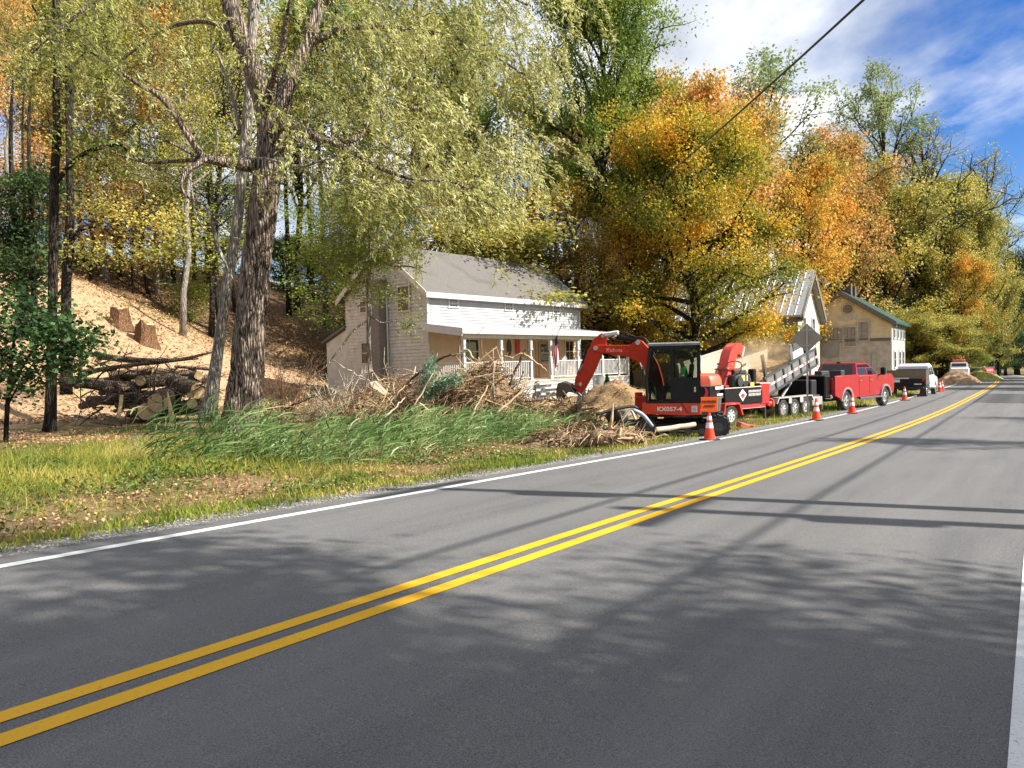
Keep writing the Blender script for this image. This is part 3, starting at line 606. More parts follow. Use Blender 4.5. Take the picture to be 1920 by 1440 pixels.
def green_building():
    Y = 68.0; p = at(1670, 600, Y); g = zg(p[0], p[1]) - 0.1
    d = np.array([0.55, 0.835]); n = np.array([d[1], -d[0]])      # d along the road, n towards it
    w = 8.4; o = p[:2] - n * w
    eave = 1.4 + (668 - 606) / FPX * Y - g; ridge = 1.4 + (670 - 556) / FPX * (Y + 3) - g
    h = gabled('old_storehouse', 'cream two-storey gabled building with dark green metal roof and round gable vent', (o[0], o[1], g), n, w, 11.5, eave, ridge, cream_sid, (cream_sid, white_sid), green_roof, 0.5, 'building')
    v = lambda px: (px - 1670) * 0.0; zz = lambda py: 1.4 + (668 - py) / FPX * Y - g
    def ux(px):        # distance along the gable of pixel column px
        k = (px - 960) / FPX; return (k * o[1] - o[0]) / (n[0] - k * n[1])
    # bare stucco ground floor, belt course
    b = MB(); b.box((w / 2, -0.05, zz(644) / 2), (w + 0.04, 0.08, zz(644))); b.build('ground_floor', stone_m, h)
    b = MB(); b.box((w / 2 + 0.2, -0.10, zz(641)), (w * 0.96, 0.14, 0.25)); b.build('belt_course', dk_trim, h)
    # round vent
    b = MB(); b.lathe([(0.0, 0.0), (0.42, 0.0), (0.42, 0.05), (0.52, 0.06), (0.56, 0.02), (0.56, -0.02)], 28, (ux(1591), -0.06, zz(581)), 'y', M=None); vo = b.build('round_vent', dk_trim, h)
    b = MB()
    for i in range(5): b.box((ux(1591), -0.06, zz(581) - 0.3 + 0.15 * i), (0.75 - 0.12 * abs(i - 2), 0.06, 0.06), rot=(R(35), 0, 0))
    b.build('louvre', grey_wood, vo)
    MB().box(((ux(1576) + ux(1606)) / 2, -0.06, zz(597)), (1.6, 0.05, 0.45)).build('sign_board', M_('bare board', (0.58, 0.52, 0.42), 0.8), h)
    # boarded openings
    def op(x0, x1, y0, y1, name='window', mt=grey_wood):
        a, c = ux(x0), ux(x1); f = MB(); W_, H_ = c - a, zz(y0) - zz(y1)
        f.box(((a + c) / 2, -0.10, (zz(y0) + zz(y1)) / 2), (W_, 0.07, H_)); fo = f.build(name, mt, h)
        t = MB(); t.box(((a + c) / 2, -0.14, zz(y0) + 0.06), (W_ + 0.2, 0.14, 0.14)); t.box(((a + c) / 2, -0.14, zz(y1) - 0.05), (W_ + 0.2, 0.12, 0.10))
        for x in (a, c): t.box((x, -0.14, (zz(y0) + zz(y1)) / 2), (0.12, 0.10, H_ - 0.02))
        t.build('frame', stone_m, fo)
        s = MB()
        for i in range(1, max(2, int(W_ / 0.34))): s.box((a + 0.34 * i, -0.145, (zz(y0) + zz(y1)) / 2), (0.03, 0.03, H_ * 0.95))
        s.build('slats', dk_trim, fo)
    op(1610, 1631, 607, 642, 'boarded_window'); op(1583, 1607, 616, 652, 'boarded_window'); op(1551, 1582, 616, 640, 'boarded_window'); op(1537, 1549, 608, 640, 'boarded_window')
    op(1627, 1648, 666, 694, 'door', M_('weathered white door', (0.50, 0.47, 0.42), 0.8, var=0.1))
    b = MB(); a, c = ux(1543), ux(1575); b.box(((a + c) / 2, -0.16, zz(656)), (c - a, 0.10, 1.6)); b.build('plywood_sheet', M_('grey plywood', (0.33, 0.31, 0.285), 0.9, var=0.15, sc=1.5), h)
    # windows in the sunlit side wall
    SM = Matrix(((0, -1, 0, w), (1, 0, 0, 0), (0, 0, 1, 0), (0, 0, 0, 1)))
    for u in (2.2, 5.0, 7.8, 10.2): window(h, u, zz(622), 1.0, 1.5, v=-0.06, fm=white_tr, cols=2, rows=2, M=SM, fw=0.16)
    for u in (2.6, 6.6, 9.6): window(h, u, zz(680), 1.1, 1.4, v=-0.06, fm=white_tr, cols=1, rows=2, M=SM, fw=0.16)
    for y, k in ((3.2, 1.5), (5.6, 1.2)): MB().box((w / 2, y, ridge + 0.35), (0.9, 0.8, k)).build('chimney', M_('dark brick chimney', (0.10, 0.085, 0.08), 0.9, var=0.2), h)
green_building()
def cream_house():
    Y = 50.0; p = at(1495, 600, Y); g = zg(p[0], p[1]) - 0.1
    d = np.array([0.57, 0.82]); w = 5.9
    eave = 1.4 + (671 - 588) / FPX * Y - g; ridge = 1.4 + (671 - 517) / FPX * (Y + 2.6) - g
    # gable faces the road, ridge runs away from it
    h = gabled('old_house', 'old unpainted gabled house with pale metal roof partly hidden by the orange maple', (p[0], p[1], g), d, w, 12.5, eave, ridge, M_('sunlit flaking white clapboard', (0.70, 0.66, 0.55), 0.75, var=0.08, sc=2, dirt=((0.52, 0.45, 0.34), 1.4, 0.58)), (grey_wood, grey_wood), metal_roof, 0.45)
    for u, q, ww, hh in ((1.6, eave - 1.1, 0.75, 1.4), (4.2, eave - 1.1, 0.75, 1.4), (3.0, eave - 3.6, 0.8, 1.5)): window(h, u, q, ww, hh, v=-0.06, fm=white_tr, fw=0.14)
    SM = Matrix(((0, 1, 0, 0), (-1, 0, 0, 12.5), (0, 0, 1, 0), (0, 0, 0, 1)))
    b = MB(); b.box((9.9, -0.55, eave - 2.55), (4.4, 1.1, 0.14)); b.bm.transform(SM); b.build('porch_hood', white_tr, h)
    b = MB(); b.box((10.0, -0.06, eave - 3.0), (4.0, 0.06, 0.7)); b.bm.transform(SM); b.build('hood_shade_panel', black_m, h)  # black panel put in as the shade beneath the porch hood
    for u in (8.2, 4.5): window(h, u, eave - 1.2, 0.8, 1.3, v=-0.06, fm=grey_wood, M=SM, fw=0.12)
cream_house()

# ------------------------------------------------------------------ trees
def diamonds(P, L, W, rng, up=0.35, drop=None, curl=0.0):
    """one leaf (a four-cornered diamond) at every point of P, each with its own direction"""
    n = len(P); L = np.broadcast_to(L, n).astype(float); W = np.broadcast_to(W, n).astype(float)
    nrm = rng.normal(size=(n, 3)); nrm /= np.linalg.norm(nrm, axis=1)[:, None]; nrm[:, 2] = np.abs(nrm[:, 2]) * (1 - up) + up
    nrm /= np.linalg.norm(nrm, axis=1)[:, None]
    a = rng.normal(size=(n, 3))
    if drop is not None: a = a * 0.45 + np.asarray(drop)
    a -= nrm * np.sum(a * nrm, 1)[:, None]; a /= np.linalg.norm(a, axis=1)[:, None] + 1e-9
    b = np.cross(nrm, a); L = L * rng.uniform(0.65, 1.25, n); W = W * rng.uniform(0.65, 1.25, n)
    tip = P + a * (L / 2)[:, None]; bas = P - a * (L / 2)[:, None]
    mid = P + nrm * (curl * L)[:, None]
    V = np.stack([tip, mid + b * (W / 2)[:, None], bas, mid - b * (W / 2)[:, None]], 1).reshape(-1, 3)
    return V, np.arange(4 * n).reshape(n, 4)
def curve(p0, d, L, rng, n=5, bend=(0, 0, 0), wob=0.12):
    pts = [np.array(p0, float)]; d = np.array(d, float); d /= np.linalg.norm(d)
    for i in range(n - 1):
        d = d + np.array(bend) / (n - 1) + rng.normal(size=3) * wob; d /= np.linalg.norm(d); pts.append(pts[-1] + d * L / (n - 1))
    return np.array(pts)
def tree_mesh(name, seed, H, cb, Rc, nl, nleaf, L, W, prof='round', r0=0.2, sig=0.55, sub=4, rise=0.5, lean=0.02, up=0.35, leafy=1.0, fork=0):
    """(wood mesh, leaf mesh) of one tree: tapered trunk, limbs and sub-limbs, leaves in clumps on the twigs"""
    rng = np.random.default_rng(seed); mb = MB(); anc = []; wts = []
    n = 9; zs = np.linspace(0, H * 0.93, n); off = np.cumsum(rng.normal(size=(n, 2)) * H * lean * 0.35, 0); off -= off[0]
    tr = np.stack([off[:, 0], off[:, 1], zs], 1); tr[0, 2] = -0.4
    rad = r0 * (1 - zs / (H * 1.02)) ** 0.75; rad[0] *= 1.25
    mb.tube(tr, list(rad), 10)
    for i in range(nl):
        u = (i + rng.uniform(0.1, 0.9)) / nl; z = H * (cb + (0.97 - cb) * u)
        pr = {'round': math.sqrt(max(0.02, 1 - (2 * u - 1) ** 2)) ** 0.8, 'oval': math.sqrt(max(0.03, 1 - (1.6 * u - 0.6) ** 2)) ** 0.9, 'cone': 1.05 - 0.9 * u, 'vase': 0.35 + 0.75 * math.sin(math.pi * (0.15 + 0.72 * u))}[prof]
        zi = z * 0.86 if prof != 'cone' else z
        p0 = np.array([np.interp(zi, zs, tr[:, 0]), np.interp(zi, zs, tr[:, 1]), zi]); az = i * 2.39996 + rng.uniform(-.5, .5)
        e = rise * rng.uniform(0.5, 1.4) + 0.4 * u; ln = Rc * pr * rng.uniform(0.75, 1.12)
        rr = max(0.014, float(np.interp(zi, zs, rad)) * 0.62)
        c = curve(p0, (math.cos(az) * math.cos(e), math.sin(az) * math.cos(e), math.sin(e)), ln, rng, 6, (0, 0, 0.25 if prof != 'cone' else -0.2), 0.13)
        mb.tube(c, list(np.linspace(rr, rr * 0.2, 6)), 6, cap=False)
        for k in range(sub):
            q = 0.35 + 0.65 * (k + rng.uniform(0, 1)) / sub; idx = q * 5; j = min(4, int(idx)); pp = c[j] + (c[j + 1] - c[j]) * (idx - j)
            dd = (c[j + 1] - c[j]) / np.linalg.norm(c[j + 1] - c[j]) + rng.normal(size=3) * 0.75; dd[2] += 0.15
            sc = curve(pp, dd, ln * 0.42 * rng.uniform(0.6, 1.2), rng, 4, (0, 0, 0.1), 0.18)
            mb.tube(sc, list(np.linspace(rr * 0.4, 0.006, 4)), 4, cap=False)
            for s_ in sc[1:]: anc.append(s_); wts.append(1.0)
        anc.append(c[-1]); wts.append(1.4); anc.append(c[-2]); wts.append(0.8)
    anc = np.array(anc); wts = np.array(wts) * rng.gamma(0.9, 1.0, len(anc)); wts /= wts.sum()
    N = int(nleaf * leafy); I = rng.choice(len(anc), N, p=wts)
    P = anc[I] + rng.normal(size=(N, 3)) * np.array([sig, sig, sig * 0.6])
    V, F = diamonds(P, L, W, rng, up, curl=0.12)
    bmesh.ops.recalc_face_normals(mb.bm, faces=mb.bm.faces); w = bpy.data.meshes.new(name + ' wood'); mb.bm.to_mesh(w); mb.bm.free()
    w.polygons.foreach_set('use_smooth', np.ones(len(w.polygons), bool))
    return w, npmesh(name + ' leaves', V, F)
BARK = {'grey': bark_mat('grey bark', (0.055, 0.047, 0.040), (0.27, 0.245, 0.21), 3), 'dark': bark_mat('dark bark', (0.014, 0.011, 0.009), (0.075, 0.062, 0.048), 3.5),
        'pale': bark_mat('pale bark', (0.13, 0.115, 0.095), (0.46, 0.42, 0.36), 3), 'willow': bark_mat('furrowed brown bark', (0.030, 0.022, 0.017), (0.40, 0.32, 0.26), 3.0, 1.0)}
LEAF = {
 'gold': leaf_mat('golden maple leaves', [(0.14, 0.135, 0.025), (0.27, 0.205, 0.032), (0.40, 0.265, 0.04), (0.43, 0.225, 0.04), (0.31, 0.13, 0.035)], 0.4, clump=0.42),
 'maple': leaf_mat('turning maple leaves', [(0.06, 0.085, 0.014), (0.11, 0.125, 0.016), (0.22, 0.19, 0.02), (0.42, 0.27, 0.025), (0.48, 0.22, 0.025)], 0.38, clump=0.30),
 'orange': leaf_mat('orange leaves', [(0.14, 0.12, 0.035), (0.25, 0.18, 0.05), (0.35, 0.22, 0.065), (0.37, 0.195, 0.065), (0.27, 0.135, 0.055)], 0.38, clump=0.4),
 'rust': leaf_mat('rusty leaves', [(0.20, 0.17, 0.06), (0.33, 0.23, 0.07), (0.46, 0.25, 0.075), (0.44, 0.19, 0.07)], 0.35, clump=0.4),
 'olive': leaf_mat('olive yellow leaves', [(0.085, 0.105, 0.026), (0.17, 0.172, 0.04), (0.29, 0.25, 0.055), (0.40, 0.32, 0.08)], 0.38, clump=0.4),
 'green': leaf_mat('bright green leaves', [(0.06, 0.10, 0.018), (0.11, 0.17, 0.028), (0.19, 0.25, 0.042), (0.26, 0.29, 0.06)], 0.42, clump=0.45, gain=1.45),
 'locust': leaf_mat('grey green locust leaves', [(0.10, 0.135, 0.06), (0.16, 0.20, 0.09), (0.24, 0.27, 0.13)], 0.35, clump=0.6),
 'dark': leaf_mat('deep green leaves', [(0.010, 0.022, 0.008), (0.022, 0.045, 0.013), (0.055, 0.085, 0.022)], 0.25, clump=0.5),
 'willow': leaf_mat('olive willow leaves', [(0.10, 0.115, 0.032), (0.225, 0.23, 0.07), (0.36, 0.345, 0.135), (0.50, 0.465, 0.26)], 0.42, 0.5, clump=0.55),
 'sap': leaf_mat('yellow green leaves', [(0.12, 0.15, 0.028), (0.20, 0.225, 0.045), (0.30, 0.30, 0.085)], 0.42, clump=0.6, gain=1.5),
 'mapleg': leaf_mat('maple green leaves', [(0.012, 0.030, 0.009), (0.032, 0.075, 0.02), (0.085, 0.16, 0.045)], 0.3, 0.45, clump=1.4, gain=1.3),
 'brown': leaf_mat('dry brown leaves', [(0.17, 0.11, 0.05), (0.30, 0.19, 0.08), (0.42, 0.27, 0.10)], 0.3, clump=0.5),
}
SHAPES = {}
def shape(k):
    if k in SHAPES: return SHAPES[k]
    a = dict(
        maple=dict(seed=3, H=12.6, cb=0.10, Rc=4.9, nl=50, nleaf=88000, L=0.125, W=0.098, prof='oval', r0=0.26, sig=0.40, sub=5, rise=0.30),
        broad=dict(seed=5, H=15, cb=0.26, Rc=5.2, nl=36, nleaf=30000, L=0.20, W=0.15, prof='oval', r0=0.28, sig=0.46),
        broad2=dict(seed=15, H=15, cb=0.14, Rc=5.6, nl=40, nleaf=34000, L=0.20, W=0.15, prof='round', r0=0.26, sig=0.48),
        tall=dict(seed=8, H=19, cb=0.40, Rc=3.6, nl=36, nleaf=9500, L=0.16, W=0.12, prof='round', r0=0.24, sig=0.45, rise=0.6),
        tall2=dict(seed=18, H=21, cb=0.48, Rc=3.3, nl=32, nleaf=7000, L=0.16, W=0.12, prof='oval', r0=0.22, sig=0.45, rise=0.65, lean=0.03),
        locust=dict(seed=11, H=19, cb=0.45, Rc=4.4, nl=24, nleaf=9000, L=0.22, W=0.13, prof='vase', r0=0.30, sig=0.30, sub=5, rise=0.8, lean=0.03, up=0.6),
        bare=dict(seed=13, H=14, cb=0.30, Rc=3.4, nl=44, nleaf=4200, L=0.11, W=0.08, prof='vase', r0=0.17, sig=0.22, sub=8, rise=0.9),
        crown=dict(seed=21, H=22, cb=0.45, Rc=6.0, nl=36, nleaf=56000, L=0.20, W=0.11, prof='round', r0=0.34, sig=0.45, sub=5, rise=0.6),
        under=dict(seed=23, H=6.5, cb=0.28, Rc=2.6, nl=22, nleaf=3400, L=0.14, W=0.10, prof='round', r0=0.07, sig=0.45, rise=0.3, up=0.6),
        mid=dict(seed=24, H=12, cb=0.32, Rc=3.6, nl=34, nleaf=9500, L=0.13, W=0.10, prof='round', r0=0.13, sig=0.4, rise=0.4, up=0.5),
        stem=dict(seed=29, H=20, cb=0.62, Rc=2.6, nl=22, nleaf=2600, L=0.22, W=0.15, prof='round', r0=0.15, sig=0.5, rise=0.7, lean=0.02),
        bush=dict(seed=25, H=3.2, cb=0.05, Rc=2.0, nl=26, nleaf=5000, L=0.13, W=0.09, prof='round', r0=0.05, sig=0.38, rise=0.6),
    )[k]
    SHAPES[k] = tree_mesh(k, **a) + (a['H'],); return SHAPES[k]
def set_mat(o, m):
    o.material_slots[0].link = 'OBJECT'; o.material_slots[0].material = m
def tree(name, px, Y, ytop, kind, leaf, bark, label, rot=0.0, group=None, wide=1.0, cat='tree', pos=None, H=None, thin=1.0):
    p = pos if pos is not None else gpos(px, Y)
    if H is None: H = (hor(px) - ytop) / FPX * Y + 1.4 - p[2]
    if kind == 'under' and H > 9: kind = 'mid'
    if kind == 'bush' and H > 4.2: kind = 'broad2'; wide = wide * 1.45
    w, lf, H0 = shape(kind)
    k = H / H0
    t = empty(name, p, rot, label, cat, group); t.scale = (k * wide, k * wide, k)
    for nm, me, m in (('trunk', w, BARK[bark]), ('crown', lf, LEAF[leaf])):
        if not me.materials: me.materials.append(m)
        o = bpy.data.objects.new(nm, me); col.objects.link(o); o.parent = t; set_mat(o, m)
    return t
random.seed(4)
# the big maple in front of the old house, the trees behind the buildings and along the road
tree('maple_tree', 1304, 45.5, 185, 'maple', 'maple', 'dark', 'broad maple turning from green to gold and orange behind the excavator', 0.6, wide=0.86)
TREES = [
 (1222, 50, 225, 'broad2', 'gold', 'dark', 'golden yellow maple standing just left of the broad green and orange maple', 0.56),
 (1318, 60, 132, 'broad', 'rust', 'grey', 'rust coloured tree rising above the golden maple under the overhead wire', 0.8),
 (1455, 80, 122, 'locust', 'locust', 'dark', 'sparse pale locust with bare crooked limbs against the cloud', 1.15),
 (1385, 74, 165, 'bare', 'rust', 'grey', 'nearly bare brown tree left of the sparse pale locust', 0.9),
 (1632, 92, 138, 'locust', 'locust', 'dark', 'tallest grey green locust with flat top against the blue sky', 0.85),
 (1565, 84, 238, 'broad', 'orange', 'dark', 'large orange tree behind the pale metal roofed house', 0.72),
 (1500, 70, 300, 'broad2', 'gold', 'dark', 'yellow orange tree between the metal roofed house and the large orange tree', 0.75),
 (1712, 90, 238, 'bare', 'olive', 'dark', 'thin olive tree with crooked dark limbs above the green roof', 1.25),
 (1668, 88, 330, 'broad2', 'olive', 'dark', 'olive yellow tree directly behind the green roofed building', 0.9),
 (1625, 92, 400, 'broad', 'orange', 'grey', 'orange gold tree low behind the ridge of the green roofed building', 0.8),
 (1765, 96, 318, 'broad', 'olive', 'dark', 'olive brown tree right of the green roof with thin upper twigs', 0.75),
 (1838, 98, 285, 'bare', 'olive', 'dark', 'almost bare tree with forked top against blue sky at right', 1.0),
 (1842, 92, 385, 'broad2', 'olive', 'dark', 'yellow green tree leaning over the road at the right edge', 0.55),
 (1758, 90, 430, 'broad2', 'olive', 'dark', 'low spreading olive tree to the right of the green roofed building', 0.82),
 (1800, 88, 470, 'broad', 'gold', 'dark', 'gold tinged tree over the white parked van far down the road', 0.75),
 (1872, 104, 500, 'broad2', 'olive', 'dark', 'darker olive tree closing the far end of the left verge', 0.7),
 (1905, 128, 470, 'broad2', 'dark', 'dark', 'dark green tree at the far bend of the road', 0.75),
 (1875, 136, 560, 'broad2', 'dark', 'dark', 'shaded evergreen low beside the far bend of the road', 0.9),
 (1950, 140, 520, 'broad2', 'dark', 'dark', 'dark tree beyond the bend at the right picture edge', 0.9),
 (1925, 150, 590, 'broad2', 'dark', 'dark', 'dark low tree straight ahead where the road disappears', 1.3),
 # behind the white house
 (1128, 50, -70, 'crown', 'green', 'dark', 'tall fresh green tree rising above the right end of the white house', 0.78),
 (1085, 54, 205, 'bare', 'rust', 'grey', 'slim brown twiggy tree behind the right end of the house roof', 0.55),
 (1165, 56, 215, 'bare', 'brown', 'grey', 'slim grey bare tree left of the golden maple', 0.6),
 (1130, 60, 300, 'bare', 'rust', 'grey', 'second slim twiggy tree in the gap beneath the tall green tree', 0.8),
 (1185, 48, 385, 'broad2', 'gold', 'dark', 'small golden tree low behind the right end of the house', 0.55),
 (1120, 46, 440, 'under', 'orange', 'dark', 'orange brown understorey tree at the right end of the house roof', 1.0),
 (1020, 58, 60, 'tall', 'olive', 'grey', 'tall olive tree behind the middle of the house roof', 0.95),
 (930, 60, 10, 'tall2', 'olive', 'grey', 'tall slim olive tree behind the left part of the house roof', 1.1),
 (845, 55, -40, 'tall', 'green', 'dark', 'tall dark limbed green tree behind the chimney end of the house', 1.0),
 (745, 52, -60, 'tall2', 'olive', 'dark', 'tall slim tree above the gable of the white house', 1.1),
 (1040, 50, 330, 'under', 'gold', 'dark', 'golden understorey tree behind the ridge of the house', 1.1),
 (890, 52, 350, 'under', 'orange', 'dark', 'orange understorey tree behind the middle of the house', 1.2),
 (795, 50, 300, 'under', 'brown', 'grey', 'pale brown understorey tree behind the gable end', 1.2),
 (960, 47, 405, 'bush', 'olive', 'dark', 'olive bush peeping over the house ridge', 1.4),
]
for i, (px, Y, yt, k, lf, bk, lab, wd) in enumerate(TREES):
    tree('broadleaf_tree' if k not in ('bush',) else 'shrub', px, Y, yt, k, lf, bk, lab, rot=i * 1.7, wide=wd, cat='tree' if k != 'bush' else 'shrub', group='trees behind the buildings')
# woods on the hillside, left
HILL = [
 (15, 40, -80, 'tall2', 'rust', 'pale', 'pale trunked rusty tree at the left picture edge on the hillside'),
 (62, 47, -110, 'tall', 'olive', 'grey', 'grey trunked olive tree on the hillside near the left edge'),
 (140, 52, -120, 'tall2', 'brown', 'grey', 'tall slim brown tree on the hillside above the two stumps'),
 (205, 46, -90, 'tall', 'olive', 'pale', 'pale trunked tree with olive leaves left of the hillside saplings'),
 (258, 55, -120, 'tall2', 'green', 'grey', 'slim green tree high on the hillside'),
 (318, 50, -100, 'tall', 'olive', 'pale', 'pale straight trunk tree between the stumps and the big willow'),
 (345, 40, -40, 'tall2', 'olive', 'pale', 'pale slender trunk just left of the broken willow branch'),
 (395, 58, -120, 'tall', 'dark', 'dark', 'dark green tree behind the broken willow branch'),
 (420, 46, -60, 'tall2', 'olive', 'dark', 'dark trunked olive leaved tree left of the big willow trunk'),
 (560, 60, -40, 'bare', 'green', 'dark', 'dark thin tree standing alone against the blue gap right of the willow trunk'),
 (655, 56, -60, 'tall', 'green', 'dark', 'dark green tree right of the blue gap behind the willow'),
 (690, 62, -70, 'tall2', 'olive', 'grey', 'slim olive tree on the skyline above the white sapling'),
 (-40, 38, -60, 'tall', 'rust', 'grey', 'rust leaved tree cut by the left picture edge'),
 (100, 62, -60, 'tall', 'rust', 'grey', 'rust coloured tree far up the hillside at left'),
 (230, 66, -60, 'tall', 'olive', 'grey', 'olive tree far up the hillside behind the green slim tree'),
 (300, 64, -20, 'tall2', 'locust', 'grey', 'grey green tree far up the hillside left of the willow'),
 (465, 64, -40, 'tall', 'olive', 'grey', 'olive tree hidden behind the willow trunk on the skyline'),
]
for i, (px, Y, yt, k, lf, bk, lab) in enumerate(HILL):
    tree('forest_tree', px, Y, yt, k, lf, bk, lab, rot=i * 2.1 + 0.4, wide=0.85, group='trees on the wooded hillside', thin=1.0)
STEM = [(35, 45, 'pale', 'pale slim trunk at the far left of the wooded bank'), (75, 52, 'grey', 'grey slim trunk high on the bank at left'), (120, 58, 'pale', 'pale slim trunk behind the straight dark trunk'), (160, 47, 'grey', 'grey slim trunk on the bank above the first stump'), (185, 60, 'pale', 'pale slim trunk high above the two stumps'), (225, 52, 'pale', 'pale slim trunk above the second stump'), (272, 58, 'grey', 'grey slim trunk in the middle of the wooded bank'), (300, 48, 'pale', 'pale slim trunk left of the broken willow branch'),
 (332, 57, 'grey', 'grey slim trunk behind the broken willow branch'), (372, 52, 'dark', 'dark slim trunk left of the second grey trunk'), (405, 62, 'dark', 'dark slim trunk in the blue gap left of the second grey trunk'), (545, 58, 'dark', 'dark slim trunk right beside the big willow trunk'), (590, 66, 'dark', 'dark slim trunk in the blue gap right of the willow'), (615, 56, 'grey', 'grey slim trunk left of the house gable'), (1095, 58, 'pale', 'pale slim trunk behind the right end of the house roof'), (1140, 64, 'pale', 'pale slim trunk under the tall green tree'), (1065, 62, 'grey', 'grey slim trunk above the house roof')]
for i, (px, Y, bk, lab) in enumerate(STEM): tree('slim_tree', px, Y, -30 - 12 * (i % 5) if px < 900 else 120 + 30 * (i % 3), 'stem', ('olive', 'gold', 'rust', 'green', 'orange')[i % 5], bk, lab, rot=i * 1.37, group='slim trunks on the wooded hillside')
UND = [
 (25, 42, 300, 'under', 'orange', 'orange understorey maple at the left edge of the hillside'), (85, 45, 260, 'under', 'rust', 'rust coloured understorey tree behind the dark trunks'),
 (175, 44, 285, 'under', 'brown', 'brown understorey tree above the first stump'), (232, 48, 250, 'under', 'locust', 'grey green understorey tree above the second stump'),
 (285, 47, 330, 'under', 'rust', 'orange red understorey tree left of the broken branch'), (255, 46, 400, 'under', 'olive', 'green understorey tree spreading over the bare bank'),
 (345, 50, 345, 'under', 'sap', 'yellow green understorey tree below the broken branch'), (398, 45, 225, 'under', 'sap', 'bright yellow green understorey tree left of the willow trunk'),
 (150, 46, 395, 'under', 'olive', 'olive understorey tree on the bank beside the dark trunk'), (60, 40, 420, 'under', 'dark', 'dark green understorey tree behind the three thin trunks'),
 (445, 50, 330, 'under', 'dark', 'dark understorey tree seen beside the grey second trunk'), (655, 44, 350, 'under', 'green', 'green understorey tree left of the house gable'),
 (700, 47, 330, 'under', 'olive', 'olive understorey tree above the lean-to roof'), (330, 52, 250, 'under', 'dark', 'shaded understorey tree behind the pale slender trunk'),
 (205, 54, 170, 'under', 'olive', 'olive understorey tree high on the hillside at left'), (120, 50, 190, 'under', 'brown', 'brown understorey tree high on the hillside at left'),
]
for i, (px, Y, yt, k, lf, lab) in enumerate(UND):
    tree('understorey_tree', px, Y, yt, k, lf, 'dark', lab, rot=i * 1.3, wide=1.25, group='small trees on the hillside')
BUSH = [(585, 68, 458, 'green', 'dark green bush on the bank right of the willow trunk'), (640, 70, 458, 'olive', 'olive bush on the bank above the lean-to'), (535, 70, 445, 'dark', 'dark bush behind the willow trunk at the foot of the blue gap'),
        (360, 46, 540, 'sap', 'sparse yellow green bush on the sunlit bank left of the second trunk'), (300, 50, 500, 'olive', 'low olive bush on the bank above the log pile'), (1165, 52, 545, 'maple', 'leafy green bush under the broad maple beside the porch'),
        (1400, 48, 590, 'maple', 'low leafy bush beneath the broad maple beside the chipper chute'), (1742, 84, 585, 'olive', 'dark olive bush right of the old storehouse'), (1770, 84, 600, 'olive', 'olive bush behind the white truck cab')]
for i, (px, Y, yt, lf, lab) in enumerate(BUSH):
    tree('shrub', px, Y, yt, 'bush', lf, 'dark', lab, rot=i * 1.9, wide=1.3, cat='shrub', group='shrubs under the trees')
tree('yellow_shrub', 1830, 90, 632, 'bush', 'sap', 'dark', 'small bright yellow shrub by the roadside far down the road', cat='shrub', wide=0.7)
EDGE = [(1722, 82, 590, 'olive', 'olive shrub behind the white truck cab'), (1745, 88, 600, 'olive', 'olive shrub left of the small white van'), (1775, 92, 606, 'olive', 'olive shrub above the small white van'), (1800, 100, 610, 'olive', 'olive shrub behind the leaning dark trunk'), (1835, 106, 612, 'dark', 'dark shrub behind the yellow shrub'), (1858, 112, 610, 'dark', 'dark shrub behind the red tank'), (1885, 118, 612, 'dark', 'dark shrub at the far end of the verge'), (1910, 124, 600, 'dark', 'dark shrub beside the far bend of the road'), (1935, 128, 600, 'dark', 'dark shrub at the right picture edge beyond the road'), (1960, 130, 590, 'dark', 'dark shrub just outside the right picture edge')]
for i, (px, Y, yt, lf, lab) in enumerate(EDGE): tree('shrub', px, Y, yt, 'bush', lf, 'dark', lab, rot=i * 2.3, wide=1.15, cat='shrub', group='shrubs along the wood edge')
# trees outside the right picture edge, whose shade falls on the road
for i, (s, t, H, k, wd, lf) in enumerate([(4.3, -11.3, 14.0, 'maple', 1.05, 'olive'), (-3.5, -12.0, 14.0, 'maple', 1.1, 'orange'), (-11, -8, 14, 'broad2', 1.2, 'gold'), (0.8, -8.6, 12.5, 'maple', 1.1, 'olive'), (3.4, -10.4, 13.0, 'maple', 1.0, 'gold'), (2.9, -7.2, 8.5, 'broad2', 1.1, 'olive'), (-5.5, -8.2, 12.5, 'maple', 1.1, 'gold'), (25, -13, 13.5, 'locust', 0.9, 'olive'), (37, -13, 12, 'bare', 1.1, 'olive'), (74, -11, 15, 'broad2', 1.0, 'olive'), (88, -11, 16, 'broad2', 1.1, 'green'), (103, -10, 16, 'broad2', 1.1, 'dark'), (118, -9, 16, 'broad2', 1.2, 'dark')]):
    x, y = rxy(s, t)
    tree('roadside_tree', 0, 0, 0, k, lf, 'dark', ['leafy roadside tree whose dappled shade covers the near road', 'leafy roadside tree shading the road behind the viewer', 'roadside tree on the right of the road shading the asphalt'][min(i, 2)], rot=i * 1.1, wide=wd, pos=(x, y, zg(x, y)), H=H, group='trees on the right of the road')

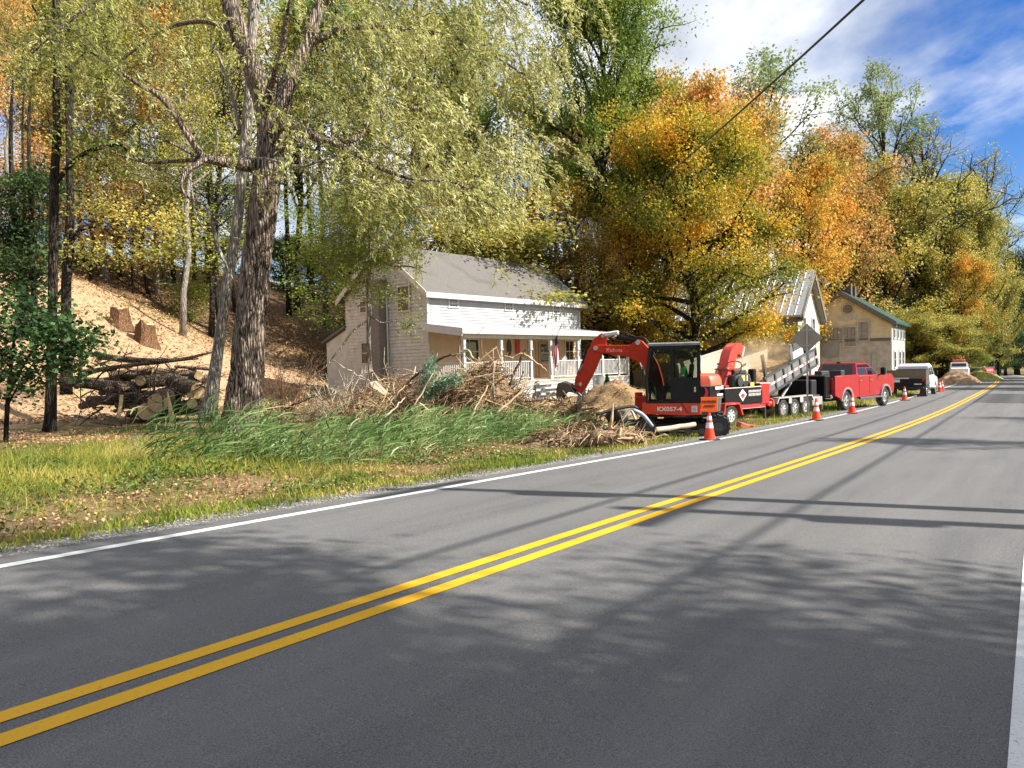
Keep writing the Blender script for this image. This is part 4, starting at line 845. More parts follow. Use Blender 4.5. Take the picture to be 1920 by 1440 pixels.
# ---- the big willow in front, built limb by limb
def catmull(P, m=6):
    P = np.array(P, float); Q = np.vstack([2 * P[0] - P[1], P, 2 * P[-1] - P[-2]]); out = []
    for i in range(1, len(Q) - 2):
        for k in range(m):
            t = k / m; a, b, c, d = Q[i - 1:i + 3]
            out.append(0.5 * ((2 * b) + (-a + c) * t + (2 * a - 5 * b + 4 * c - d) * t * t + (-a + 3 * b - 3 * c + d) * t ** 3))
    out.append(P[-1]); return np.array(out)
def trace(pts):
    """[(px, py, depth, width in px)] -> smooth centre line and radii"""
    c = catmull([at(a, b, Y) for a, b, Y, w in pts]); r = catmull([[w / 2 * Y / FPX, 0, 0] for a, b, Y, w in pts])[:, 0]
    return c, np.maximum(r, 0.004)
def furrowed(mb, c, r, n=36, seed=0, amp=0.09):
    rng = np.random.default_rng(seed); c = [Vector(p) for p in c]; up = None; rings = []
    ph = rng.uniform(0, 6.28, 6)
    for i, p in enumerate(c):
        d = (c[min(i + 1, len(c) - 1)] - c[max(i - 1, 0)]).normalized()
        if up is None: up = Vector((1, 0, 0))
        a = d.cross(up).normalized(); up = a.cross(d).normalized(); ring = []
        for j in range(n):
            q = 2 * math.pi * j / n
            f = 1 + amp * (0.55 * math.sin(7 * q + ph[0] + 1.3 * math.sin(i * .55)) + 0.5 * math.sin(12 * q + ph[1] + 1.7 * math.sin(i * .8 + 1)) + 0.3 * math.sin(3 * q + ph[2] + i * .2)) + 0.02 * rng.normal()
            ring.append(mb.bm.verts.new(p + (a * math.cos(q) + up * math.sin(q)) * r[i] * f))
        rings.append(ring)
    for A, B in zip(rings, rings[1:]):
        for j in range(n): mb.bm.faces.new((A[j], A[(j + 1) % n], B[(j + 1) % n], B[j]))
    mb.bm.faces.new(rings[0][::-1]); mb.bm.faces.new(rings[-1])
def resample(c, r, k):
    d = np.concatenate([[0], np.cumsum(np.linalg.norm(np.diff(c, axis=0), axis=1))]); q = np.linspace(0, d[-1], k)
    return np.stack([np.interp(q, d, c[:, i]) for i in range(3)], 1), np.interp(q, d, r)
def willow():
    rng = np.random.default_rng(77)
    base = gpos(450, 18); t = empty('willow_tree', base, 0, 'large willow with thick furrowed forked trunk and drooping olive leaves in front of the house', 'tree')
    inv = Matrix.Translation(-base)
    def put(mb, nm, mt, sm=True):
        mb.bm.transform(inv); return mb.build(nm, mt, t, smooth=sm)
    mb = MB(); c, r = trace([(447, 850, 18, 92), (452, 800, 18, 70), (462, 700, 18, 60), (471, 600, 18, 55), (483, 480, 18, 51), (495, 380, 18, 50), (506, 285, 18, 48), (513, 225, 18, 46), (520, 195, 18, 36)])
    c, r = resample(c, r, 60); furrowed(mb, c, r, 40, 1)
    c, r = trace([(508, 262, 18, 42), (494, 190, 17.9, 38), (474, 125, 17.8, 37), (448, 62, 17.7, 35), (430, 0, 17.6, 32), (418, -70, 17.6, 28), (422, -170, 17.7, 26)]); c, r = resample(c, r, 40); furrowed(mb, c, r, 28, 2)
    c, r = trace([(515, 255, 18, 34), (532, 185, 18.2, 32), (553, 130, 18.4, 29), (574, 84, 18.5, 26), (598, 10, 18.6, 22), (625, -90, 18.6, 16)]); c, r = resample(c, r, 34); furrowed(mb, c, r, 20, 3)
    put(mb, 'trunk', BARK['willow'])
    boughs = [
     [(500, 200, 17.6, 22), (512, 150, 17.2, 18), (528, 90, 16.8, 13), (540, 20, 16.4, 8), (560, -60, 16, 5)],
     [(525, 232, 17.8, 26), (560, 240, 17.2, 20), (600, 262, 16.6, 16), (650, 278, 16.2, 11), (700, 310, 16, 8), (770, 335, 16, 6), (860, 345, 16.2, 4), (940, 400, 16.5, 3)],
     [(600, 262, 16.6, 13), (660, 262, 17, 12), (690, 232, 17.2, 11), (742, 204, 17.4, 11), (800, 207, 17.6, 9), (850, 220, 17.8, 7), (905, 262, 18, 5), (975, 330, 18.2, 3)],
     [(574, 84, 18.5, 16), (660, 50, 18.6, 12), (760, 55, 18.8, 9), (880, 80, 19.2, 6), (1000, 150, 19.6, 3)],
     [(598, 10, 18.6, 14), (720, -60, 18.4, 10), (860, -50, 18.4, 7), (990, 10, 18.6, 4)],
     [(430, 0, 17.6, 18), (340, -50, 17, 13), (230, -30, 16.4, 9), (130, 40, 16, 5), (60, 100, 15.8, 3)],
     [(448, 62, 17.7, 12), (380, 40, 18.4, 9), (300, 60, 19, 6), (220, 120, 19.4, 3)],
     [(476, 312, 17.8, 26), (440, 306, 17.5, 22), (410, 302, 17.2, 18), (376, 294, 17, 17)],
     [(382, 297, 17, 13), (358, 262, 17, 13), (328, 214, 17, 13), (296, 178, 17, 11), (250, 152, 17, 8), (205, 120, 17, 5), (150, 85, 17, 3)],
     [(385, 297, 17, 12), (352, 322, 16.8, 10), (340, 345, 16.7, 7), (352, 370, 16.7, 5), (388, 385, 16.7, 4)],
     [(376, 300, 17, 8), (330, 302, 17.2, 7), (285, 305, 17.4, 6), (240, 296, 17.6, 4), (190, 275, 17.8, 3)],
     [(372, 296, 17, 6), (335, 275, 16.8, 5), (300, 260, 16.6, 4), (278, 255, 16.5, 3)],
     [(540, 250, 17.4, 12), (575, 275, 18.6, 11), (600, 300, 19.2, 8), (640, 310, 19.6, 5)],
    ]
    for b in boughs:
        mb = MB(); c, r = trace(b); mb.tube(c, list(r), 9); put(mb, 'limb', BARK['willow'])
    for b in ([(388, 385, 16.7, 6), (398, 420, 16.7, 7), (408, 460, 16.7, 7), (425, 500, 16.7, 5), (440, 530, 16.8, 3)], [(398, 402, 16.7, 4), (425, 402, 16.6, 3), (445, 392, 16.6, 2)], [(356, 330, 16.8, 3), (362, 370, 16.6, 3), (368, 405, 16.5, 3), (388, 440, 16.4, 2)], [(412, 440, 16.7, 3), (450, 448, 16.6, 2)],
              [(395, 292, 17.1, 4), (408, 268, 17.1, 3), (405, 235, 17.2, 2)], [(462, 296, 16.9, 4), (500, 298, 16.5, 5), (562, 312, 16.2, 6), (600, 302, 16.1, 4), (630, 296, 16, 2)], [(562, 312, 16.2, 5), (575, 240, 16.2, 4), (583, 228, 16.2, 3), (578, 190, 16.2, 2)], [(590, 304, 16.1, 4), (560, 286, 16.0, 2)]):
        mb = MB(); c, r = trace(b); mb.tube(c, list(r), 6); put(mb, 'dead_branch', BARK['pale'])
    # drooping sprays of leaves
    reg = []      # (px, py, depth, spread px, number)
    def along(pts, n, sp, down):
        c = catmull([(a, b, Y) for a, b, Y, w in pts]);
        for k in range(n):
            a, b, Y = c[rng.integers(int(len(c) * 0.25), len(c))]; reg.append((a + rng.normal() * sp, b + rng.normal() * sp * 0.6, Y + rng.normal() * 0.7, down))
    for i, n, sp, dn in ((0, 14, 30, 0.8), (1, 44, 50, 1.3), (2, 58, 60, 1.3), (3, 62, 65, 1.5), (4, 58, 75, 1.7), (5, 34, 50, 0.9), (6, 12, 40, 0.8), (8, 9, 40, 0.7), (10, 5, 30, 0.6)): along(boughs[i], n, sp, dn)
    for (x0, x1, y0, y1, n) in ((600, 700, -20, 190, 26), (700, 1010, 90, 330, 50), (600, 900, 300, 420, 17), (600, 760, 180, 330, 20), (880, 1045, 220, 400, 19), (60, 330, 0, 150, 14)):
        for k in range(n): reg.append((rng.normal((x0 + x1) / 2, (x1 - x0) / 2.7), rng.normal((y0 + y1) / 2, (y1 - y0) / 2.9), rng.uniform(15.4, 20.5), rng.uniform(0.7, 1.5)))
    tw = MB(); PP = []; DD = []
    for (px, py, Y, dn) in reg:
        p0 = np.array(at(px, py, Y)); m = rng.integers(2, 5)
        for q in range(m):
            d = np.array([rng.normal() * 0.8 + 0.25, rng.normal() * 0.8, 0.35 * rng.normal()]); L = dn * rng.uniform(0.5, 1.15)
            c = curve(p0 + rng.normal(size=3) * 0.18, d, L, rng, 7, (0.15, 0, -2.3), 0.10)
            if rng.uniform() < 0.8: tw.tube(c, list(np.linspace(0.011, 0.003, 7)), 3, cap=False)
            n = int(L * 34); u = rng.uniform(0.08, 1, n) * 6; j = np.minimum(u.astype(int), 5); f = (u - j)[:, None]
            P = c[j] * (1 - f) + c[j + 1] * f + rng.normal(size=(n, 3)) * 0.04
            PP.append(P); DD.append((c[j + 1] - c[j]) / (L / 6) + np.array([0.35, 0, -0.25]))
    PP = np.concatenate(PP); DD = np.concatenate(DD)
    put(tw, 'twigs', BARK['grey'])['kind'] = 'stuff'
    V, F = diamonds(PP, 0.135, 0.036, rng, 0.25, drop=DD, curl=0.08)
    print('willow leaves', len(PP))
    V = V - np.array(base); o = linkmesh('leaves', npmesh('willow leaves', V, F), LEAF['willow'], t)
willow()

def traced_tree(name, label, px, Y, trunk, limbs, bark, sprays=None, leaf=None, L=0.12, W=0.08, seed=0, n=14, fur=False, cat='tree', group=None, per=160, sig=0.35):
    rng = np.random.default_rng(seed); base = gpos(px, Y); t = empty(name, base, 0, label, cat, group); inv = Matrix.Translation(-base)
    mb = MB(); c, r = trace(trunk)
    if fur: c, r = resample(c, r, 50); furrowed(mb, c, r, 24, seed, 0.05)
    else: mb.tube(c, list(r), n)
    mb.bm.transform(inv); mb.build('trunk', BARK[bark], t, smooth=True)
    for b in limbs:
        mb = MB(); c, r = trace(b); mb.tube(c, list(r), 7); mb.bm.transform(inv); mb.build('limb', BARK[bark], t, smooth=True)
    if sprays:
        P = []; tw = MB()
        for (a, b, yy, sp) in sprays:
            p = np.array(at(a, b, yy)); k = max(1, int(per * sp))
            for q in range(4):
                c = curve(p, rng.normal(size=3) * np.array([1, 1, 0.4]), 0.8 * sp, rng, 4, (0, 0, -0.3), 0.2); tw.tube(c, [0.012, 0.008, 0.005, 0.002], 4, cap=False)
                P.append(c[rng.integers(1, 4, k // 4)] + rng.normal(size=(k // 4, 3)) * np.array([sig, sig, sig * 0.45]) * sp)
        tw.bm.transform(inv); tw.build('twigs', BARK[bark], t)['kind'] = 'stuff'
        V, F = diamonds(np.concatenate(P), L, W, rng, 0.55, curl=0.1); linkmesh('crown', npmesh('leaves', V - np.array(base), F), LEAF[leaf], t)
    return t
rs_ = np.random.default_rng(9)
def spr(x0, x1, y0, y1, Y0, Y1, n, s=1.0): return [(rs_.uniform(x0, x1), rs_.uniform(y0, y1), rs_.uniform(Y0, Y1), s * rs_.uniform(0.7, 1.3)) for _ in range(n)]
traced_tree('grey_trunk_tree', 'straight grey trunk standing close behind the big willow trunk', 400, 20.5, [(388, 790, 20.5, 38), (397, 740, 20.5, 25), (411, 640, 20.5, 20), (427, 530, 20.5, 19), (443, 430, 20.5, 19), (454, 330, 20.5, 19), (463, 230, 20.5, 19), (470, 120, 20.5, 17), (478, -20, 20.5, 20), (488, -150, 20.5, 14)], [[(452, 250, 20.5, 9), (432, 170, 20.7, 7), (415, 120, 21, 6), (392, 60, 21.3, 4), (380, 0, 21.5, 3)]], 'pale', spr(380, 470, -120, 20, 20, 22, 14), 'olive', seed=3, fur=True)
traced_tree('dark_trunk_tree', 'dark straight trunk at left with one arching branch over the bank', 95, 19, [(92, 815, 19, 26), (95, 770, 19, 20), (97, 650, 19, 17), (100, 480, 19, 16), (102, 330, 19, 15), (107, 250, 19, 14), (105, 170, 19, 12), (110, 90, 19, 13), (104, -20, 19, 11), (108, -140, 19, 8)],
  [[(106, 342, 19, 9), (130, 312, 18.9, 9), (160, 287, 18.8, 8), (195, 276, 18.8, 7), (225, 272, 18.8, 5), (245, 290, 18.8, 4), (265, 302, 18.8, 3)], [(106, 120, 19, 6), (85, 50, 18.8, 5), (60, 10, 18.6, 4)], [(108, 170, 19, 5), (150, 110, 19.3, 4), (185, 70, 19.5, 3)]], 'dark', spr(0, 260, -60, 190, 18, 21, 22) + spr(110, 270, 230, 330, 18.4, 19.5, 6), 'sap', L=0.13, W=0.06, seed=4, fur=True, per=150)
traced_tree('twin_trunk_tree', 'second dark trunk beside the straight dark trunk with a low crooked limb', 128, 24, [(124, 740, 24, 22), (125, 640, 24, 18), (124, 540, 24, 17), (129, 450, 24, 16), (132, 380, 24, 13), (130, 280, 24, 12), (130, 150, 24, 14), (126, 0, 24, 10), (128, -100, 24, 7)],
  [[(128, 462, 24, 8), (143, 440, 23.8, 9), (155, 428, 23.8, 9), (190, 425, 23.8, 7), (215, 442, 23.8, 5), (250, 448, 23.8, 4), (300, 455, 23.9, 2)], [(118, 540, 24, 5), (105, 560, 23.7, 8)]], 'dark', spr(120, 330, 380, 480, 23, 25.5, 15) + spr(60, 200, -60, 120, 23, 26, 9), 'olive', L=0.12, W=0.08, seed=5, fur=True, per=150)
for i, (xb, xt, yb, Y, w, lab) in enumerate(((38, 24, 590, 27, 12, 'leftmost of the three thin trunks at the left edge of the bank'), (48, 46, 590, 27.4, 9, 'middle one of the three thin trunks at the left edge of the bank'), (64, 58, 600, 26.6, 11, 'rightmost and darkest of the three thin trunks at the left edge'))):
    traced_tree('thin_tree', lab, xb, Y, [(xb, yb + 45, Y, w + 3), (xb, yb - 40, Y, w), (xb - 4, yb - 110, Y, w - 1), (xt, yb - 220, Y, w - 3), (xt - 4, 250, Y, w - 5), (xt, 150, Y, 3)], [], 'dark', spr(xt - 35, xt + 45, 330, 540, Y - 1.2, Y + 1, 14, 0.9), 'dark', L=0.16, W=0.10, seed=20 + i, group='thin trunks at the left', per=210)
traced_tree('maple_sapling', 'young maple with deep green leaves in front of the dark trunk', 20, 15.5, [(10, 850, 15.5, 9), (14, 760, 15.5, 8), (22, 680, 15.5, 6), (30, 600, 15.4, 4)], [[(16, 740, 15.5, 5), (60, 660, 15.3, 4), (110, 630, 15.2, 3), (150, 622, 15.1, 2)], [(20, 690, 15.5, 4), (-20, 640, 15.4, 3)], [(14, 760, 15.5, 4), (55, 690, 15.2, 3), (90, 672, 15.1, 2)]], 'dark',
  spr(-70, 60, 555, 730, 14.4, 16.1, 22, 0.62) + spr(40, 150, 585, 690, 14.6, 15.7, 17, 0.42) + spr(110, 185, 600, 665, 15, 15.4, 5, 0.34), 'mapleg', L=0.115, W=0.10, seed=6, per=170, sig=0.5)
traced_tree('dead_sapling', 'slender crooked white sapling with yellow green top in front of the house gable', 694, 20.5, [(698, 770, 20.5, 6), (697, 720, 20.5, 7), (694, 690, 20.5, 8), (691, 640, 20.5, 8), (692, 580, 20.5, 9), (690, 530, 20.5, 8), (695, 470, 20.5, 7), (690, 400, 20.5, 5), (696, 330, 20.5, 3)],
  [[(690, 600, 20.5, 4), (665, 618, 20.4, 4), (640, 650, 20.3, 4), (615, 682, 20.2, 3), (605, 690, 20.2, 2)], [(692, 590, 20.5, 3), (715, 605, 20.3, 3), (745, 602, 20.2, 2), (770, 615, 20.1, 2)], [(691, 700, 20.5, 3), (730, 690, 20.2, 2), (770, 702, 20, 2)], [(695, 480, 20.5, 4), (735, 498, 20.2, 4), (770, 500, 20, 3), (800, 512, 19.8, 2)], [(692, 500, 20.5, 3), (660, 470, 20.3, 3), (635, 450, 20.2, 2)]], 'pale', spr(600, 790, 370, 500, 19.6, 21.2, 44, 0.8) + spr(655, 740, 480, 560, 20, 21, 12, 0.7) + spr(725, 775, 590, 625, 20, 20.4, 2, 0.45), 'sap', L=0.105, W=0.045, seed=7, per=210)

# ------------------------------------------------------------------ ground cover (nobody could count it)
GR = {
 'grass': leaf_mat('verge grass', [(0.07, 0.12, 0.014), (0.145, 0.20, 0.022), (0.26, 0.29, 0.035), (0.42, 0.36, 0.06)], 0.4, clump=0.9, gain=1.2),
 'ygrass': leaf_mat('yellowing grass', [(0.10, 0.14, 0.022), (0.20, 0.23, 0.035), (0.33, 0.32, 0.055), (0.44, 0.37, 0.12)], 0.4, clump=0.6, gain=1.25),
 'reed': leaf_mat('reed leaves', [(0.05, 0.095, 0.026), (0.10, 0.175, 0.05), (0.18, 0.265, 0.09), (0.32, 0.38, 0.17)], 0.35, 0.4, clump=0.8, gain=1.25),
 'litter': leaf_mat('fallen leaves', [(0.14, 0.075, 0.035), (0.30, 0.17, 0.08), (0.46, 0.30, 0.16), (0.44, 0.25, 0.12)], 0.1, clump=0.8, gain=1.2),
 'weed': leaf_mat('weeds', [(0.04, 0.085, 0.016), (0.09, 0.16, 0.025), (0.20, 0.26, 0.04)], 0.35, clump=1.2, gain=1.05),
}
def zgv(S, T): return zground(S, T)
def scatter(n, s0, s1, t0, t1, rng, dens=None):
    S = rng.uniform(s0, s1, n); T = rng.uniform(t0, t1, n)
    if dens is not None:
        k = rng.uniform(size=n) < dens(S, T); S, T = S[k], T[k]
    X, Y = rxy(S, T); return S, T, np.stack([X, Y, zground(S, T)], 1)
def blades(P, H, W, rng, lean=0.35, wind=(0, 0, 0), seg=2, spread=0.25):
    """grass blades: tapering bent strips"""
    n = len(P); H = H * rng.uniform(0.5, 1.3, n); az = rng.uniform(0, 2 * math.pi, n); side = np.stack([np.cos(az), np.sin(az), 0 * az], 1)
    d = rng.normal(size=(n, 3)) * spread; d[:, 2] = 1; bend = rng.normal(size=(n, 3)) * lean + np.array(wind); bend[:, 2] -= np.linalg.norm(bend[:, :2], axis=1) * 0.55
    V = []; W = W * rng.uniform(0.7, 1.3, n)
    for i in range(seg + 1):
        q = i / seg; c = P + (d * q + bend * q * q) * H[:, None]; w = W * (1 - q) ** 0.7 if i < seg else W * 0.06
        V += [c - side * (w / 2)[:, None], c + side * (w / 2)[:, None]]
    V = np.stack(V, 1).reshape(-1, 3); b = np.arange(n)[:, None] * 2 * (seg + 1)
    F = np.concatenate([np.stack([b + 2 * i, b + 2 * i + 1, b + 2 * i + 3, b + 2 * i + 2], -1).reshape(-1, 4) for i in range(seg)])
    return V, F
rng = np.random.default_rng(31)
def stuff(name, V, F, m, label=None):
    o = linkmesh(name, npmesh(name, V, F), m); o['kind'] = 'stuff'
    if label: o['label'] = label
    return o
def nzv(S, T, sc, sd): return 0.5 + 0.5 * _nz(S, T, sc, sd)
# green fringe along the asphalt, yellow tall grass behind it at left, weeds
S, T, P = scatter(52000, -7, 40, 7.25, 9.4, rng, lambda s, t: np.clip(1.25 - np.abs(t - 7.95 - 0.25 * _nz(s, t, 1.2, 4)) / 0.9, 0, 1) * np.clip(nzv(s, t, 1.1, 5) + 0.2, 0, 1) * np.where(s > 20, 0.35, 1) * np.where((s > 10) | (t < 8.3), 1.0, 0.3))
V, F = blades(P, 0.11, 0.016, rng, 0.4); stuff('grass', V, F, GR['grass'], 'short green grass along the gravel shoulder')
S, T, P = scatter(150000, -12, 10.5, 9.0, 16.0, rng, lambda s, t: np.clip((nzv(s, t, 1.6, 6) - 0.25 + 0.9 * _sm(10.2, 11.6, t)) * 1.2, 0, 1) * (1 - _sm(14.0, 15.8, t)) * (1 - _sm(7.5, 10.5, s)))
V, F = blades(P, 0.17, 0.013, rng, 0.6, (0.10, 0.05, 0), 2, 0.4); stuff('grass', V, F, GR['ygrass'], 'knee high yellowing grass left of the reeds')
S, T, P = scatter(52000, -9, 14, 8.2, 13.0, rng, lambda s, t: np.clip((nzv(s, t, 0.9, 8) - 0.50) * 3, 0, 1))
V, F = diamonds(P + np.array([0, 0, 0.08]) + rng.normal(size=P.shape) * np.array([.05, .05, .06]), 0.075, 0.04, rng, 0.4); stuff('weeds', V, F, GR['weed'], 'low leafy weeds on the verge')
# fallen leaves on the verge, the bank and the lawn
S, T, P = scatter(90000, -10, 32, 7.6, 22, rng, lambda s, t: np.clip(0.25 + 0.9 * nzv(s, t, 1.3, 9) - 0.4 * (t < 8.1), 0, 1))
V, F = diamonds(P + np.array([0, 0, 0.02]), 0.05, 0.036, rng, 0.7, curl=0.2); stuff('leaf_litter', V, F, GR['litter'], 'dry fallen leaves on the verge')
S, T, P = scatter(30000, -14, 36, 24, 52, rng)
V, F = diamonds(P + np.array([0, 0, 0.04]), 0.13, 0.09, rng, 0.6, curl=0.2); stuff('leaf_litter', V, F, GR['litter'], 'dry fallen leaves and twigs on the sunlit bank')
S, T, P = scatter(16000, -6, 34, 26, 46, rng, lambda s, t: np.clip((nzv(s, t, 2.4, 11) - 0.6) * 4, 0, 1))
V, F = diamonds(P + np.array([0, 0, 0.25]) + rng.normal(size=P.shape) * np.array([.15, .15, .18]), 0.17, 0.09, rng, 0.3); stuff('undergrowth', V, F, LEAF['olive'], 'patchy olive undergrowth on the bank')
# reeds bent to the right by the wind
def reeds():
    rg = np.random.default_rng(41); pts = []
    def clump(n, s0, s1, t0, t1, h, dens=None):
        S, T, P = scatter(n, s0, s1, t0, t1, rg, dens)
        for p in P: pts.append((p, h * rg.uniform(0.45, 1.3)))
    clump(1450, 8.4, 17.2, 9.9, 12.4, 0.70, lambda s, t: np.clip(0.35 + nzv(s, t, 1.0, 12) - 0.35 * _sm(15.4, 17.2, s), 0, 1) * (t > 10.0 - 0.0 * s))
    clump(130, 6.6, 8.8, 11.2, 12.8, 1.05, lambda s, t: np.clip(0.2 + nzv(s, t, 0.8, 13), 0, 1))
    clump(60, 15.8, 18.5, 9.2, 10.8, 0.7, None)
    Vs, Fs, b0 = [], [], 0; st_ = MB()
    w = np.array([0.83, 0.30, 0])
    for p, h in pts:
        lean = w * rg.uniform(0.05, 0.5) + rg.normal(size=3) * 0.06; lean[2] = 0
        def stalk(q): return p + np.array([0, 0, h]) * (q - 0.16 * q * q) + lean * h * 0.8 * q * q
        for k in range(6):
            q0 = 0.12 + 0.15 * k + rg.uniform(-.04, .04); a = stalk(min(q0, 1)); L = h * rg.uniform(0.36, 0.58)
            d = w * rg.uniform(-0.1, 0.95) + rg.normal(size=3) * np.array([0.48, 0.48, 0.18]) + np.array([0, 0, 0.95]); d /= np.linalg.norm(d)
            sd = np.cross(d, rg.normal(size=3)); sd /= np.linalg.norm(sd); wd = 0.026 * rg.uniform(0.7, 1.3)
            row = []
            for i, ww in enumerate((0.45, 1.0, 0.75, 0.05)):
                u = i / 3; c = a + d * L * u + (w * 0.5 + np.array([0, 0, -0.42])) * L * u * u; row += [c - sd * wd * ww / 2, c + sd * wd * ww / 2]
            Vs += row; Fs += [[b0 + 2 * i, b0 + 2 * i + 1, b0 + 2 * i + 3, b0 + 2 * i + 2] for i in range(3)]; b0 += 8
    stuff('reeds', np.array(Vs), np.array(Fs), GR['reed'], 'tall green reeds bent to the right by the wind')
reeds()
# gravel crumbs along the edge of the asphalt
S, T, P = scatter(9000, -7, 30, 6.95, 7.75, rng, lambda s, t: np.clip(1.3 - (t - 6.95) / 0.6, 0.1, 1))
r = rng.uniform(0.006, 0.022, len(P)); off = np.array([[1, 0, 0], [0, 1, 0], [-1, 0, 0], [0, -1, 0], [0, 0, .8]]); V = (P[:, None, :] + off[None] * r[:, None, None] + np.array([0, 0, 0.004])).reshape(-1, 3); b = np.arange(len(P))[:, None] * 5
F = np.concatenate([np.stack([b[:, 0] + i, b[:, 0] + (i + 1) % 4, b[:, 0] + 4], -1) for i in range(4)])
stuff('gravel', V, F, M_('grey gravel stones', (0.25, 0.24, 0.225), 0.9, var=0.35, sc=5), 'loose grey gravel along the white line')

# ------------------------------------------------------------------ logs, stumps, brush
wood_cut = M_('fresh cut wood', (0.60, 0.43, 0.22), 0.8, var=0.18, sc=7)
LB = bark_mat('log bark', (0.05, 0.036, 0.026), (0.32, 0.24, 0.17), 4)
shade_cut = M_('cut wood darkened for shade', (0.20, 0.135, 0.07), 0.85, var=0.35, sc=5)  # cut ends coloured darker to stand for the shade over the pile
def log(p, d, L, r, label, group=None, bend=0.0, seed=0, name='log', cat='log', taper=0.9, cut=None):
    rg = np.random.default_rng(seed); d = Vector(d).normalized(); o = empty(name, p, 0, label, cat, group)
    pts = [d * (L * i / 5) + Vector((0, 0, bend * math.sin(math.pi * i / 5))) + Vector(rg.normal(size=3) * r * 0.06) for i in range(6)]
    mb = MB(); mb.tube(pts, [r * (1 - (1 - taper) * i / 5) * (1 + 0.05 * rg.normal()) for i in range(6)], 14); mb.build('bark', LB, o, ang=50)
    for q, s in ((pts[0] - d * 0.012, r * 0.93), (pts[-1] + d * 0.012, r * taper * 0.93)):
        e = MB(); e.tube([q - d * 0.012, q + d * 0.012], s, 14); e.build('cut_end', cut or wood_cut, o)
    return o
def pile():
    rg = np.random.default_rng(5); view = Vector((-0.30, 0.95, 0.0))
    big = [(275, 772, 22.0, 0.27, 'small round log end lowest in the front of the log pile'), (295, 756, 22.0, 0.30, 'largest log with pale oval cut face at the front of the pile'),
           (360, 757, 22.6, 0.16, 'log with two-lobed cut end near the grey trunk'), (263, 714, 23.0, 0.17, 'log with pale cut end high in the middle of the pile'),
           (372, 734, 23.0, 0.27, 'reddish barked log leaning at the right end of the pile'), (373, 704, 23.6, 0.14, 'round pale log end at the upper right of the pile'),
           (276, 690, 23.6, 0.10, 'thin log with small white end on top of the pile'), (356, 741, 22.7, 0.10, 'thin log with white cut end right of the large log')]
    for i, (px, py, Y, r, lab) in enumerate(big):
        p = at(px, py, Y); dd = view + Vector((rg.normal() * 0.2, 0, rg.normal() * 0.06)); 
        if i == 4: dd = Vector((-0.75, 0.6, 0.20))
        log(p, dd, rg.uniform(1.8, 2.6), r, lab, 'logs in the pile', 0, i)
    n = 0
    for row, (y0, x0, x1, k) in enumerate(((770, 205, 340, 5), (752, 170, 345, 6), (735, 165, 350, 6), (716, 175, 360, 6), (698, 195, 375, 6))):
        for j in range(k):
            px = x0 + (x1 - x0) * (j + rg.uniform(0.2, 0.8)) / k; Y = 22.8 + 0.35 * row + rg.uniform(-0.2, 0.5); p = at(px, y0 + rg.uniform(-7, 7), Y)
            dd = view + Vector((rg.normal() * 0.5, 0, rg.normal() * 0.12)); a = rg.uniform(0.05, 0.16)
            if rg.uniform() < 0.55: dd = Vector((rg.choice([-1, 1]), rg.normal() * 0.35, rg.normal() * 0.10)); p = p + np.array([-dd.x * 0.9, 0.1, 0])
            log(p, dd, rg.uniform(1.5, 2.4), a, 'dark barked log stacked among others in the shaded pile', 'dark logs stacked in the pile', 0, 50 + n, cut=shade_cut); n += 1
    poles = [([(152, 661, 22, 8), (200, 668, 22.2, 9), (265, 675, 22.4, 9), (330, 675, 22.6, 7), (400, 660, 22.8, 4)], 'long dark pole lying across the top of the log pile'),
             ([(135, 720, 21.6, 9), (170, 698, 21.8, 9), (220, 688, 22, 8), (275, 680, 22.2, 5)], 'curved dark branch running down the left end of the log pile'),
             ([(140, 712, 22.4, 5), (200, 690, 22.4, 5), (300, 681, 22.6, 4)], 'thin branch beneath the long pole on the log pile'),
             ([(190, 672, 23, 6), (280, 680, 23.2, 5), (372, 672, 23.4, 4)], 'thin dark branch behind the long pole'),
             ([(228, 742, 21.6, 7), (226, 762, 21.4, 7), (221, 784, 21.3, 8)], 'short split stake standing in front of the log pile'),
             ([(314, 735, 21.5, 3), (318, 760, 21.4, 7), (324, 792, 21.2, 11)], 'pale splintered stake in front of the log pile'),
             ([(170, 792, 21.2, 3), (230, 797, 21, 4), (290, 794, 20.9, 3)], 'thin branch lying on the leaves before the log pile'),
             ([(152, 670, 23, 7), (150, 700, 22.8, 7), (143, 728, 22.6, 9)], 'leaning dead stem at the left end of the log pile')]
    for i, (pts, lab) in enumerate(poles):
        c, r = trace(pts); o = MB().tube(c, list(r), 7).build('branch', LB if i not in (4, 5) else wood_cut, smooth=True); tag(o, lab, 'branch', 'branches on and before the log pile')
pile()
def pile_branches():
    rg = np.random.default_rng(15)
    for k in range(64):
        px, py = rg.uniform(150, 385), rg.uniform(672, 775); p = at(px, py, rg.uniform(21.6, 23.6)); d = rg.normal(size=3) * np.array([1.3, 0.5, 0.45]); c = curve(p, d, rg.uniform(0.7, 2.0), rg, 6, (0, 0, -0.2), 0.22); r0 = rg.uniform(0.012, 0.035)
        mb = MB(); mb.tube(c, list(np.linspace(r0, r0 * 0.3, 6)), 6)
        for q in range(2): mb.tube(curve(c[2 + q], d + rg.normal(size=3) * 0.9, 0.5, rg, 4, (0, 0, 0), 0.2), [r0 * 0.5, r0 * 0.4, r0 * 0.3, r0 * 0.15], 5)
        tag(mb.build('branch', [LB, LB, bark_mat('grey branch bark', (0.08, 0.065, 0.05), (0.30, 0.25, 0.20), 5)][k % 3], smooth=True), 'bare branch tangled among the logs of the shaded pile', 'branch', 'branches tangled in the log pile')
pile_branches()
